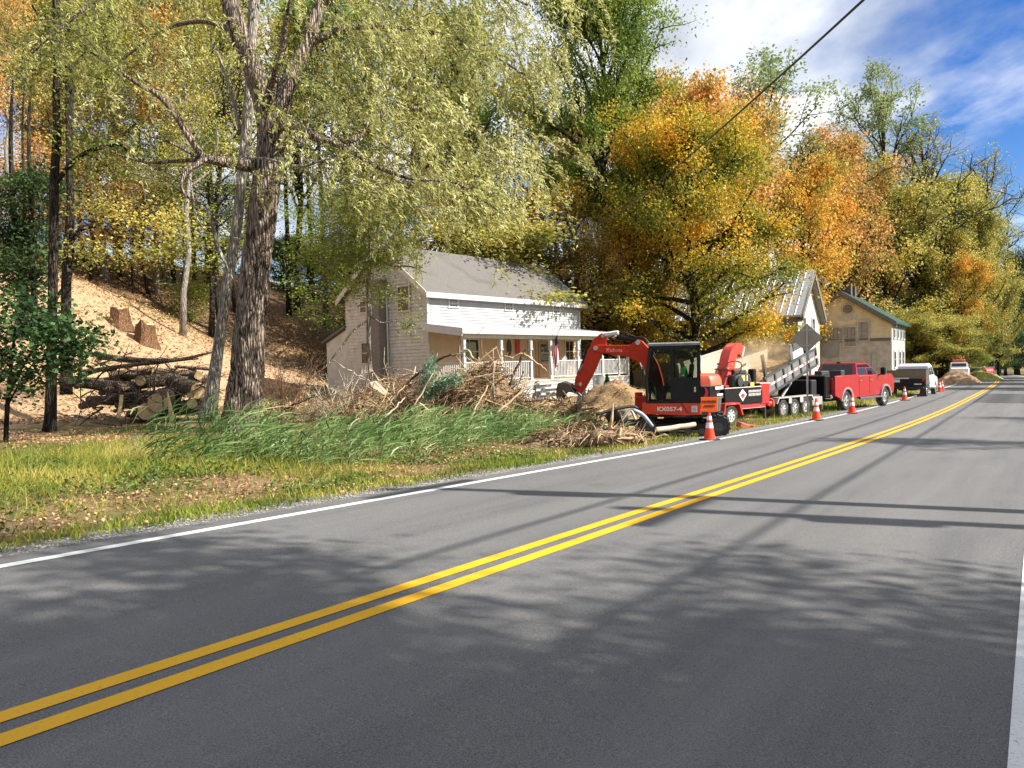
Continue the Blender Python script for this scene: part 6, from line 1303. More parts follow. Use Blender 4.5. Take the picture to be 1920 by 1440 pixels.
    for y in (y0 + 0.03, y1 - 0.03):
        cab.box(((x0 + x1) / 2, y, z0 + 0.02), (x1 - x0, 0.07, 0.06)); bar((x1 - 0.03, y, z0), (x1 - 0.02, y, 1.6), 0.04); bar((x1 - 0.02, y, 1.6), (x1 - 0.12, y, z1 - 0.03), 0.04)
        cab.box((x0 + 0.03, y, (z0 + z1) / 2), (0.09, 0.075, z1 - z0)); cab.box((x0 + 0.70, y, (z0 + z1) / 2), (0.09, 0.07, z1 - z0))
        cab.box(((x0 + x1 - 0.1) / 2, y, z1 - 0.04), (x1 - x0 - 0.1, 0.075, 0.09))
    for z in (z0 + 0.02, 1.60): cab.box((x1 - 0.02, (y0 + y1) / 2, z), (0.05, y1 - y0, 0.05))
    cab.box((x0 + 0.02, (y0 + y1) / 2, 1.62), (0.05, y1 - y0, 0.10)); cab.box((x0 + 0.02, (y0 + y1) / 2, 2.38), (0.05, y1 - y0, 0.09)); cab.box((x1 - 0.13, (y0 + y1) / 2, 2.38), (0.06, y1 - y0, 0.08))
    cab.build('cab_frame', black_p, ex)
    b = MB(); secs = [[(x0 - 0.03, y0 - 0.01, z), (x0 - 0.03, y1 + 0.015, z), (x1 - 0.06 + dx, y1 + 0.015, z), (x1 - 0.06 + dx, y0 - 0.01, z)] for z, dx in ((z1, 0.0), (z1 + 0.055, 0.01))] + [[(x0 + 0.02, y0 + 0.04, z1 + 0.085), (x0 + 0.02, y1 - 0.04, z1 + 0.085), (x1 - 0.12, y1 - 0.04, z1 + 0.085), (x1 - 0.12, y0 + 0.04, z1 + 0.085)]]
    loft(b, secs); b.build('cab_roof', M_('grey topped cab roof', (0.20, 0.21, 0.22), 0.45, var=0.2), ex)
    d = MB(); d.box((x0 + 0.37, y1 - 0.02, 1.26), (0.60, 0.035, 0.66)); do = d.build('cab_door', black_p, ex)
    MB().box((x0 + 0.13, y1 + 0.012, 1.27), (0.05, 0.03, 0.13), bev=0.006).build('door_handle', chrome, do)
    gp = MB(); gp.box((x0 + 0.37, y1 - 0.035, 1.97), (0.58, 0.012, 0.74)); gp.build('door_glass', glass, do)
    MB().box((x0 + 1.02, y1 - 0.035, 1.66), (0.55, 0.012, 1.36)).build('side_glass', glass, ex)
    MB().box((x0 + 0.02, (y0 + y1) / 2, 2.0), (0.012, y1 - y0 - 0.14, 0.70)).build('rear_glass', glass_mat('hazy rear glass', (0.10, 0.12, 0.11), 0.55), ex)
    MB().box((x1 - 0.06, (y0 + y1) / 2, 2.0), (0.012, y1 - y0 - 0.1, 0.72), rot=(0, -0.11, 0)).build('windscreen', glass, ex); MB().box((x1 - 0.03, (y0 + y1) / 2, 1.26), (0.012, y1 - y0 - 0.1, 0.62)).build('lower_windscreen', glass, ex)
    MB().box(((x0 + x1) / 2, y0 + 0.035, 1.66), (x1 - x0 - 0.15, 0.012, 1.38)).build('side_glass', glass, ex)
    MB().box((x0 - 0.012, 0.16, 1.96), (0.012, 0.24, 0.42)).build('window_sticker', M_('pale blue sheet', (0.60, 0.80, 0.80), 0.6, var=0.08), ex)
    pr = MB(); pr.box((x0 - 0.02, 0.16, 2.02), (0.008, 0.12, 0.16), bev=0.0)
    pr.build('sticker_print', M_('blue grey print', (0.30, 0.45, 0.50), 0.7), ex)
    # inside: seat, levers
    MB().box((0.02, 0.46, 1.28), (0.46, 0.46, 0.14), bev=0.04).box((-0.24, 0.46, 1.62), (0.12, 0.46, 0.66), bev=0.04, rot=(0, -0.12, 0)).box((-0.28, 0.46, 2.04), (0.10, 0.26, 0.18), bev=0.03).box((0.0, 0.46, 1.08), (0.4, 0.4, 0.30)).build('seat', M_('dark seat cloth', (0.03, 0.03, 0.032), 0.9), ex)
    for s in (-1, 1): MB().box((0.14, 0.46 + 0.34 * s, 1.42), (0.36, 0.10, 0.16), bev=0.02).tube([(0.30, 0.46 + 0.34 * s, 1.5), (0.33, 0.46 + 0.34 * s, 1.66)], [0.02, 0.026], 8).build('joystick_console', dgrey, ex)
    for s in (-1, 1): MB().tube([(0.66, 0.46 + 0.1 * s, 0.96), (0.70, 0.46 + 0.1 * s, 1.35)], 0.012, 6).build('travel_lever', steel, ex)
    MB().box(((x0 + x1) / 2, (y0 + y1) / 2, z0), (x1 - x0 - 0.1, y1 - y0 - 0.1, 0.03)).build('cab_floor', black_m, ex)
    for s, zz in ((1, 1.75),): MB().tube([(x1 - 0.02, y1, zz - 0.2), (x1 + 0.06, y1 + 0.14, zz), (x1 + 0.05, y1 + 0.14, zz + 0.12)], 0.012, 6).box((x1 + 0.05, y1 + 0.14, zz + 0.02), (0.03, 0.16, 0.26), bev=0.01).build('mirror', black_p, ex)
    # writing
    side = basis((0.35, 0.962, 0.765), (-1, 0, 0), (0, 0, 1))
    text('model_number', 'KX057-4', 0.15, decal, ex, side @ Matrix.Translation((0.05, 0, 0)), sx=1.15, bold=0.004)
    MB().box((-0.33, 0.957, 0.77), (0.14, 0.014, 0.16)).build('label_plate', decal, ex)
    bl = MB()
    for k in range(4): bl.box((-0.33, 0.966, 0.72 + 0.035 * k), (0.10, 0.004, 0.012))
    bl.build('label_print', dgrey, ex)
    MB().prism([(0.03, 0.93), (-0.02, 0.93), (-0.21, 0.66), (-0.15, 0.66)], 0.957, 0.963).build('panel_stripe', M_('dark red stripe', (0.30, 0.02, 0.012), 0.4), ex)
    # boom, arm, cylinders, bucket, thumb
    yb = -0.23
    sb = MB(); sb.box((1.12, yb, 0.86), (0.34, 0.34, 0.42), bev=0.04); sb.lathe([(0, -0.3), (0.11, -0.3), (0.11, 0.3), (0, 0.3)], 14, (1.20, yb, 0.86)); sb.build('boom_swing_post', boom_r, ex)
    pts_o = [(1222, 744), (1215, 700), (1209, 676), (1197, 650), (1184, 634), (1176, 631), (1164, 641), (1140, 640.5), (1110, 639)]; pts_i = [(1105, 647), (1110, 653), (1140, 659), (1160, 663), (1178, 674), (1192, 694), (1203, 718), (1208, 744)]
    boom = MB(); boom.prism([(lx(a), lz(b_)) for a, b_ in pts_o + pts_i], yb - 0.13, yb + 0.13, bev=0.012); bo = boom.build('boom', boom_r, ex)
    for a, b_ in ((1177, 637), (1107, 645)): MB().lathe([(0, -0.17), (0.065, -0.17), (0.065, 0.17), (0, 0.17)], 14, (lx(a), yb, lz(b_)), 'y').build('pin', steel, bo, ang=40)
    text('brand_lettering', 'Kubota', 0.15, M_('pale pink lettering', (0.80, 0.42, 0.36), 0.5), ex, basis((lx(1138), yb + 0.134, lz(650)), (-1, 0, -0.03), (-0.03, 0, 1)))
    arm_p = [(1117, 617), (1124, 622), (1125, 640), (1114, 664), (1100, 697), (1084, 727), (1074, 733), (1068, 722), (1071, 701), (1085, 674), (1096, 644), (1103, 628)]
    b = MB(); b.prism([(lx(a), lz(b_)) for a, b_ in arm_p], yb - 0.10, yb + 0.10, bev=0.012); ao = b.build('dipper_arm', boom_r, ex)
    for a, b_ in ((1108, 645), (1071, 727), (1080, 712), (1119, 623)): MB().lathe([(0, -0.13), (0.05, -0.13), (0.05, 0.13), (0, 0.13)], 12, (lx(a), yb, lz(b_)), 'y').build('pin', steel, ao, ang=40)
    def cyl(p, q, f, r, nm='hydraulic_cylinder', m=black_p, dy=0.0):
        P = Vector((lx(p[0]), yb + dy, lz(p[1]))); Q = Vector((lx(q[0]), yb + dy, lz(q[1]))); Mx = P.lerp(Q, f); o = MB().tube([P, Mx], r, 12).lathe([(0, -r * 1.3), (r * 1.2, -r * 1.3), (r * 1.2, r * 1.3), (0, r * 1.3)], 10, P, 'y').build(nm, m, ex, ang=40)
        MB().tube([Mx, Q], r * 0.5, 10).build('piston_rod', chrome, o, smooth=True)
    cyl((1177, 633), (1119, 622), 0.62, 0.065); cyl((1101, 640), (1072, 700), 0.55, 0.055, dy=0.0)
    for dy in (-0.16, 0.16): cyl((1210, 745), (1180, 674), 0.52, 0.05, dy=dy)
    MB().box((lx(1133), yb, lz(619)), (0.42, 0.20, 0.13), bev=0.03, rot=(0, 0.12, 0)).build('cylinder_guard', M_('dusty white guard', (0.70, 0.70, 0.68), 0.6), ex)
    for k, dy in enumerate((-0.06, 0.0, 0.06)):
        c_ = catmull([(lx(1206), yb + dy, lz(672) + 0.08), (lx(1190), yb + dy, lz(636) + 0.07), (lx(1172), yb + dy, lz(626)), (lx(1150), yb + dy, lz(620) + 0.05), (lx(1128), yb + dy, lz(628))]); MB().tube(c_, 0.018, 6).build('hose', black_m, ex, smooth=True)
        c_ = catmull([(lx(1112), yb + dy, lz(634)), (lx(1094), yb + dy, lz(640)), (lx(1084), yb + dy, lz(668)), (lx(1074), yb + dy, lz(694))]); MB().tube(c_, 0.015, 6).build('hose', black_m, ex, smooth=True)
    # bucket: curved shell with side plates
    px = [(1071, 728), (1064, 712), (1052, 708), (1044, 710), (1041, 722), (1042, 736), (1046, 744), (1049, 738), (1055, 726), (1063, 726)]
    P = [(lx(a), lz(b_)) for a, b_ in px]
    bk = MB()
    for yy in (-0.30, 0.28): bk.prism(P, yb + yy, yb + yy + 0.025)
    outer = P[1:7]
    for (a, b_), (c_, d_) in zip(outer, outer[1:]):
        m_ = ((a + c_) / 2, (b_ + d_) / 2); L_ = math.hypot(c_ - a, d_ - b_); bk.box((m_[0], yb, m_[1]), (L_ + 0.02, 0.56, 0.03), rot=(0, -math.atan2(d_ - b_, c_ - a), 0))
    bko = bk.build('bucket', M_('worn bucket steel', (0.10, 0.088, 0.072), 0.6, 0.3, var=0.3, sc=4, dirt=((0.24, 0.19, 0.13), 3, 0.5)), ex)
    tx, tz = lx(1046), lz(746)
    for k in range(5): MB().prism([(tx - 0.03, tz + 0.05), (tx + 0.03, tz + 0.05), (tx - 0.02, tz - 0.13)], yb - 0.27 + 0.125 * k, yb - 0.22 + 0.125 * k).build('tooth', steel, bko)
    MB().prism([(lx(1075), lz(722)), (lx(1062), lz(712)), (lx(1060), lz(717)), (lx(1072), lz(728))], yb - 0.15, yb + 0.15, bev=0.01).build('bucket_linkage', black_p, ex)
    for dy in (-0.16, 0.12): MB().prism([(lx(1077), lz(727)), (lx(1083), lz(733)), (lx(1079), lz(757)), (lx(1074), lz(760)), (lx(1072), lz(752))], yb + dy, yb + dy + 0.06, bev=0.008).build('thumb_tine', M_('worn thumb steel', (0.28, 0.27, 0.25), 0.4, 0.7, var=0.3, sc=5), ex)
    MB().tube([(0.62, 0.88, 2.50), (0.62, 0.88, 2.56)], 0.03, 8).build('work_light', black_p, ex)
    c_ = catmull([(-1.0, -0.5, 1.62), (-1.25, -0.62, 1.95), (-1.55, -0.6, 1.92), (-1.48, -0.5, 1.62), (-1.1, -0.45, 1.55)]); MB().tube(c_, 0.016, 6).build('hose', black_m, ex, smooth=True)
    return ex
EXC = excavator()

# ------------------------------------------------------------------ the operator in the cab
def skin_mesh(name, joints, edges, mat, parent, root=0, sub=2):
    """one continuous surface grown over a skeleton: joints = [(x, y, z, rx, ry)]"""
    me = bpy.data.meshes.new(name); me.from_pydata([j[:3] for j in joints], edges, []); o = bpy.data.objects.new(name, me); col.objects.link(o)
    m = o.modifiers.new('skin', 'SKIN'); m.use_smooth_shade = True
    for i, j in enumerate(joints):
        v = me.skin_vertices[0].data[i]; v.radius = (j[3], j[4] if len(j) > 4 else j[3]); v.use_root = (i == root)
    s = o.modifiers.new('sub', 'SUBSURF'); s.levels = sub; s.render_levels = sub
    dg = bpy.context.evaluated_depsgraph_get(); m2 = bpy.data.meshes.new_from_object(o.evaluated_get(dg)); bpy.data.objects.remove(o); bpy.data.meshes.remove(me)
    m2.polygons.foreach_set('use_smooth', np.ones(len(m2.polygons), bool)); m2.name = name
    return linkmesh(name, m2, mat, parent)
def operator():
    W = EXC.matrix_basis if True else None
    M = Matrix.Translation(EXC.location) @ Euler(EXC.rotation_euler).to_matrix().to_4x4() @ Matrix.Translation((-0.02, 0.46, 1.36))
    p = empty('person', (0, 0, 0), 0, 'operator in a green high-visibility shirt and black cap seated in the excavator cab', 'person'); p.matrix_world = M
    skin = M_('skin', (0.45, 0.26, 0.18), 0.55, var=0.06)
    J = [(-0.06, 0, 0.08, .14, .11), (-0.07, 0, 0.28, .13, .10), (-0.05, 0, 0.46, .155, .11), (-0.02, 0, 0.56, .07, .07), (0.0, 0, 0.63, .055, .055), (0.03, 0, 0.72, .085, .075), (0.03, 0, 0.80, .085, .08), (0.02, 0, 0.86, .06, .06)]
    E = [(0, 1), (1, 2), (2, 3), (3, 4), (4, 5), (5, 6), (6, 7)]
    def add(pr, *js):
        for j in js: J.append(j); E.append((pr, len(J) - 1)); pr = len(J) - 1
        return pr
    for s in (-1, 1):
        e = add(2, (-0.05, 0.19 * s, 0.48, .07, .07), (0.02, 0.25 * s, 0.26, .052, .052), (0.18, 0.31 * s, 0.20, .042, .04), (0.27, 0.335 * s, 0.24, .032, .028), (0.31, 0.34 * s, 0.26, .036, .022))
        for k, (dy, L) in enumerate(((-0.025, .05), (-0.008, .06), (0.010, .055), (0.026, .045))): add(e, (0.345, 0.34 * s + dy, 0.275 - 0.01 * k, .0095, .0095), (0.36, 0.34 * s + dy, 0.275 - L * 0.6, .008, .008))
        add(e, (0.315, 0.34 * s - 0.035 * s, 0.285, .011, .011), (0.335, 0.34 * s - 0.04 * s, 0.30, .009, .009))
        add(0, (0.06, 0.10 * s, 0.04, .095, .09), (0.44, 0.15 * s, 0.07, .068, .068), (0.50, 0.15 * s, -0.18, .055, .055), (0.52, 0.15 * s, -0.36, .042, .042), (0.60, 0.15 * s, -0.39, .045, .034), (0.68, 0.16 * s, -0.395, .035, .026))
    skin_mesh('body', J, E, skin, p)
    # shirt and trousers follow the body just outside the skin
    Js = [(-0.06, 0, 0.05, .155, .125), (-0.07, 0, 0.28, .15, .118), (-0.05, 0, 0.46, .172, .125), (-0.025, 0, 0.545, .085, .085)]; Es = [(0, 1), (1, 2), (2, 3)]
    for s in (-1, 1): Js += [(-0.05, 0.195 * s, 0.48, .088, .088), (0.01, 0.245 * s, 0.29, .070, .070)]; Es += [(2, len(Js) - 2), (len(Js) - 2, len(Js) - 1)]
    skin_mesh('shirt', Js, Es, M_('bright green high visibility cloth', (0.10, 0.80, 0.16), 0.8, var=0.12), p)
    Jt = [(-0.05, 0, 0.06, .15, .12)]; Et = []
    for s in (-1, 1):
        n0 = len(Jt); Jt += [(0.06, 0.10 * s, 0.04, .11, .105), (0.44, 0.15 * s, 0.07, .085, .085), (0.50, 0.15 * s, -0.16, .07, .07), (0.52, 0.15 * s, -0.34, .06, .06)]; Et += [(0, n0), (n0, n0 + 1), (n0 + 1, n0 + 2), (n0 + 2, n0 + 3)]
    skin_mesh('trousers', Jt, Et, M_('dark work trousers', (0.03, 0.035, 0.04), 0.9), p)
    b = MB(); b.lathe([(0.100, 0.80), (0.106, 0.85), (0.095, 0.91), (0.05, 0.945), (0, 0.95)], 18, (0.028, 0, 0)); b.prism([(0.10, 0.06), (0.22, 0.05), (0.24, 0.0), (0.22, -0.05), (0.10, -0.06)], 0.815, 0.825, 'z'); b.build('cap', M_('black cap', (0.02, 0.02, 0.02), 0.8), p, ang=40)
    b = MB(); b.lathe([(0.0, 0), (0.012, 0.004), (0.0, 0.02)], 8, (0.118, 0, 0.755), 'x')
    for s in (-1, 1): b.lathe([(0, -0.006), (0.022, 0), (0, 0.006)], 8, (0.03, 0.086 * s, 0.765), 'y')
    b.build('nose_and_ears', skin, p, smooth=True)
    for s in (-1, 1): MB().lathe([(0, -0.004), (0.011, 0.0), (0, 0.004)], 8, (0.106, 0.032 * s, 0.79), 'x').build('eye', black_m, p)
    MB().box((0.108, 0, 0.705), (0.012, 0.05, 0.008), bev=0.003).build('mouth', M_('lips', (0.35, 0.13, 0.11), 0.5), p)
    b = MB(); b.lathe([(0.163, -0.022), (0.170, 0.0), (0.163, 0.022)], 24); b.bm.transform(Matrix.Translation((-0.06, 0, 0.34)) @ Matrix.Diagonal((0.80, 1.03, 1, 1))); b.build('reflective_band', refl, p)
    for s in (-1, 1): MB().tube([(0.006, 0.235 * s, 0.35), (0.0, 0.240 * s, 0.31)], 0.077, 14, cap=False).build('reflective_band', refl, p)
operator()

# ------------------------------------------------------------------ cones and the warning sign
def cone_proto():
    c = empty('traffic_cone', (0, 0, 0), 0, None, 'traffic cone', 'cones along the white line')
    MB().box((0, 0, 0.018), (0.37, 0.37, 0.036), bev=0.012).build('base', M_('black rubber base', (0.025, 0.022, 0.022), 0.8), c)
    r = lambda z: 0.137 - 0.112 * (z - 0.036) / 0.70
    b = MB(); b.lathe([(0.155, 0.036), (0.137, 0.05), (r(0.30), 0.30), (r(0.43), 0.43), (r(0.5), 0.5), (r(0.60), 0.60), (r(0.70), 0.70), (0.026, 0.725), (0.018, 0.725), (0.016, 0.66), (0, 0.66)], 24); b.build('body', cone_o, c, ang=40)
    for z0, z1 in ((0.305, 0.435), (0.50, 0.60)): MB().lathe([(r(z0) + .003, z0), (r(z1) + .003, z1), (r(z1) + .0005, z1 + .002), (r(z0) + .0005, z0 - .002), (r(z0) + .003, z0)], 24).build('reflective_sleeve', refl, c, ang=40)
    return c
c0 = cone_proto()
CONES = [(1329, 18.5, 'nearest cone, the one that carries the orange sign'), (1530, 26.7, 'second cone from the viewer, before the trailer axles'), (1597, 31.0, 'cone beside the rear wheel of the red pickup'), (1696, 41.9, 'cone in front of the dark truck bed'), (1728, 47.0, 'cone at the right corner of the dark truck bed'), (1762, 53.5, 'cone beside the front wheel of the white truck'), (1766.5, 56.0, 'farthest cone, almost hidden behind the cone beside the white truck')]
for i, (px, Y, lab) in enumerate(CONES):
    o = c0 if i == 0 else copy_tree(c0); p = at(px, 720, Y); s, t = st(p[0], p[1]); z = float(road_z(s)) - 0.02 * abs(min(t, 6.97) - TY) / 3.3 + 0.004
    if t > 6.97: z = zg(p[0], p[1])
    o.location = (p[0], p[1], z); o.rotation_euler = (0, 0, 0.55 + 0.3 * i); o['label'] = lab
    if i > 0: o.scale = (1.08,) * 3
    if i == 0: cone1 = o
def work_sign():
    p = Vector(cone1.location); s = empty('warning_sign', p + Vector((0, 0, 0.52)), R(-8), 'small square orange sign mounted on top of the nearest cone', 'sign')
    MB().box((0, -0.03, 0.37), (0.40, 0.012, 0.36), bev=0.004).build('sign_board', orange_s, s)
    MB().tube([(0, 0, -0.05), (0, 0, 0.5)], 0.014, 8).box((0, -0.008, 0.30), (0.1, 0.02, 0.04)).build('post', M_('dark sign stake', (0.1, 0.05, 0.03), 0.7), s)
    ink = M_('dark red brown ink', (0.07, 0.012, 0.008), 0.6)
    text('sign_lettering', 'WORKERS', 0.080, ink, s, basis((0, -0.038, 0.435), (1, 0, 0), (0, 0, 1)), sx=0.92, bold=0.002)
    text('sign_lettering', 'AHEAD', 0.080, ink, s, basis((0, -0.038, 0.325), (1, 0, 0), (0, 0, 1)), sx=1.0, bold=0.002)
work_sign()

# ------------------------------------------------------------------ wood chipper
def chipper():
    h = R(52); p = at(1364, 720, 26.0); e = empty('wood_chipper', (p[0], p[1], zg(p[0], p[1])), math.pi / 2 - h, 'red and black towable wood chipper with tall curved red discharge chute', 'wood chipper')
    e.location.x += 0.75 * math.cos(e.rotation_euler.z + math.pi / 2); e.location.y += 0.75 * math.sin(e.rotation_euler.z + math.pi / 2)
    for y in (-0.80, 0.80): wheel(e, (0, y, 0.36), 0.36, 0.24, spokes=8, out=-1 if y < 0 else 1, rim_m=M_('white wheel', (0.6, 0.6, 0.58), 0.5))
    for y in (-0.80, 0.80):
        b = MB(); b.prism([(-0.50, 0.42), (-0.42, 0.80), (0.42, 0.80), (0.62, 0.36), (0.55, 0.36), (0.38, 0.74), (-0.38, 0.74), (-0.44, 0.42)], y - 0.16, y + 0.16); b.build('mudguard', red_ch, e)
    for y in (-0.5, 0.5): MB().box((0.95, y, 0.60), (3.2, 0.09, 0.16), bev=0.01).build('frame_rail', red_ch, e)
    MB().box((0.95, -0.552, 0.675), (3.2, 0.012, 0.02)).box((0.95, -0.552, 0.525), (3.2, 0.012, 0.02)).build('rail_edge', M_('worn pale red edge', (0.70, 0.35, 0.30), 0.5), e)
    b = MB(); b.prism([(-0.5, 0.70), (-0.55, 1.28), (1.62, 1.28), (1.75, 1.10), (1.75, 0.70)], -0.62, 0.62, bev=0.02); b.build('engine_housing', black_p, e)
    MB().box((0.55, -0.625, 1.30), (2.2, 0.03, 0.03)).build('housing_lip', M_('pale edge', (0.65, 0.55, 0.48), 0.5), e)
    # emblem and two lines of slanted lettering-like marks
    MB().prism([(0.28, 1.04), (0.50, 1.24), (0.74, 1.04), (0.50, 0.80)], -0.632, -0.622).build('emblem', decal, e); MB().prism([(0.36, 1.02), (0.50, 1.10), (0.66, 1.02), (0.50, 0.90)], -0.638, -0.633).build('emblem_centre', M_('red emblem', (0.5, 0.04, 0.03), 0.5), e)
    b = MB()
    for k in range(9):
        for z, hh in ((1.10, 0.085), (0.97, 0.10)): x = 0.86 + 0.085 * k; b.prism([(x, z), (x + 0.055, z), (x + 0.055 + hh * 0.25, z + hh), (x + hh * 0.25, z + hh)], -0.629, -0.623)
    b.build('lettering', M_('grey lettering', (0.52, 0.50, 0.48), 0.5), e)
    eng = MB(); eng.box((0.75, 0, 1.52), (1.05, 0.9, 0.48), bev=0.05); eng.box((0.85, 0, 1.84), (0.75, 0.62, 0.16), bev=0.03); eng.lathe([(0, -0.5), (0.17, -0.5), (0.17, 0.3), (0, 0.3)], 18, (0.52, -0.05, 1.50), 'y'); eng.lathe([(0, -0.50), (0.24, -0.5), (0.24, -0.45), (0.1, -0.45)], 18, (0.98, 0, 1.50), 'y')
    for k in range(8): eng.box((0.3 + 0.02, -0.46, 1.38 + 0.05 * k), (0.06, 0.02, 0.02))
    eng.build('engine', M_('sooty engine', (0.03, 0.03, 0.03), 0.6, var=0.4, sc=5), e)
    MB().tube([(0.50, -0.1, 1.8), (0.50, -0.1, 2.06), (0.58, -0.1, 2.16)], 0.035, 8).build('exhaust', M_('rusty pipe', (0.10, 0.06, 0.04), 0.8), e)
    yl = M_('yellow label', (0.72, 0.60, 0.08), 0.5)
    MB().box((0.72, -0.508, 1.62), (0.20, 0.012, 0.20)).build('label_plate', yl, e); MB().box((1.18, -0.56, 1.36), (0.22, 0.03, 0.20)).build('label_plate', yl, e); MB().box((0.96, -0.505, 1.62), (0.05, 0.012, 0.2)).build('label_plate', decal, e)
    b = MB(); b.box((1.98, -0.1, 1.0), (0.62, 0.95, 0.78), bev=0.04); to = b.build('fuel_tank', M_('dark red tank', (0.40, 0.022, 0.018), 0.4, var=0.12), e); MB().box((1.98, -0.1, 1.40), (0.66, 0.98, 0.035)).build('tank_lid', M_('pink worn lid', (0.72, 0.42, 0.36), 0.6), to)
    MB().box((1.72, -0.2, 1.66), (0.22, 0.24, 0.55), bev=0.03).build('control_box', black_p, e)
    b = MB(); b.tube([(2.35, 0, 0.62), (3.9, 0, 0.58)], [0.085, 0.07], 8); b.prism([(2.0, 0.5), (2.4, 0.66), (2.4, 0.50)], -0.42, 0.42); b.build('tongue', M_('bright red tongue', (0.68, 0.07, 0.05), 0.45, var=0.1), e)
    for a in range(6): q = a * math.pi / 3; MB().box((3.55 + 0.0, -0.12 + 0.13 * math.cos(q), 0.62 + 0.13 * math.sin(q)), (0.07, 0.05, 0.16), rot=(q, 0, 0)).build('winch_spoke', M_('bright red tongue', (0.68, 0.07, 0.05)), e)
    MB().tube([(3.3, -0.05, 0.9), (3.3, -0.05, 0.0)], 0.035, 8).lathe([(0.1, 0), (0.1, 0.02), (0, 0.02)], 10, (3.3, -0.05, 0)).build('jack_stand', dgrey, e)
    # chute: square section swept along a hook
    cl = catmull([(-0.12, 0, 1.28), (-0.08, 0, 1.85), (0.02, 0, 2.30), (0.18, 0, 2.58), (0.42, 0, 2.72), (0.62, 0, 2.60)], 6); secs = []
    for i, q in enumerate(cl):
        d = cl[min(i + 1, len(cl) - 1)] - cl[max(i - 1, 0)]; d /= np.linalg.norm(d); n = np.array([-d[2], 0, d[0]]); u = i / (len(cl) - 1); a, w = 0.22 - 0.04 * u, 0.20
        secs.append([tuple(q + n * a + np.array([0, -w, 0])), tuple(q + n * a + np.array([0, w, 0])), tuple(q - n * a + np.array([0, w, 0])), tuple(q - n * a + np.array([0, -w, 0]))])
    b = MB(); loft(b, secs); b.build('discharge_chute', M_('bright red chute', (0.74, 0.055, 0.035), 0.42, var=0.08, dirt=((0.72, 0.32, 0.25), 3, 0.58)), e, ang=50)
    q = cl[-1]; MB().box((q[0] + 0.06, 0, q[2] - 0.02), (0.10, 0.43, 0.42), bev=0.01, rot=(0, 0.4, 0)).build('chute_deflector', M_('pink worn lid', (0.72, 0.42, 0.36)), e)
    MB().box((-0.08, 0, 1.96), (0.62, 0.56, 0.05)).build('chute_flange', M_('dark red tank', (0.40, 0.022, 0.018)), e); MB().box((-0.10, 0, 1.33), (0.85, 0.6, 0.10), bev=0.02).build('chute_base', red_ch, e)
    MB().tube([(-0.5, -0.2, 1.32), (-0.22, -0.2, 1.95)], 0.03, 8).build('chute_brace', red_ch, e)
    b = MB(); b.prism([(-0.55, 0.75), (-1.35, 0.62), (-1.35, 1.45), (-0.55, 1.25)], -0.6, 0.6); b.build('infeed_hopper', black_p, e)
    for ch in list(e.children):
        if ch.name.split('.')[0] in ('discharge_chute', 'chute_deflector', 'chute_flange', 'chute_base', 'chute_brace'): ch.location.x += 1.05
        elif ch.name.split('.')[0] not in ('wheel', 'mudguard', 'frame_rail', 'rail_edge', 'tongue', 'winch_spoke', 'jack_stand', 'infeed_hopper'): ch.location.x += 0.55
    return e
CH = chipper()

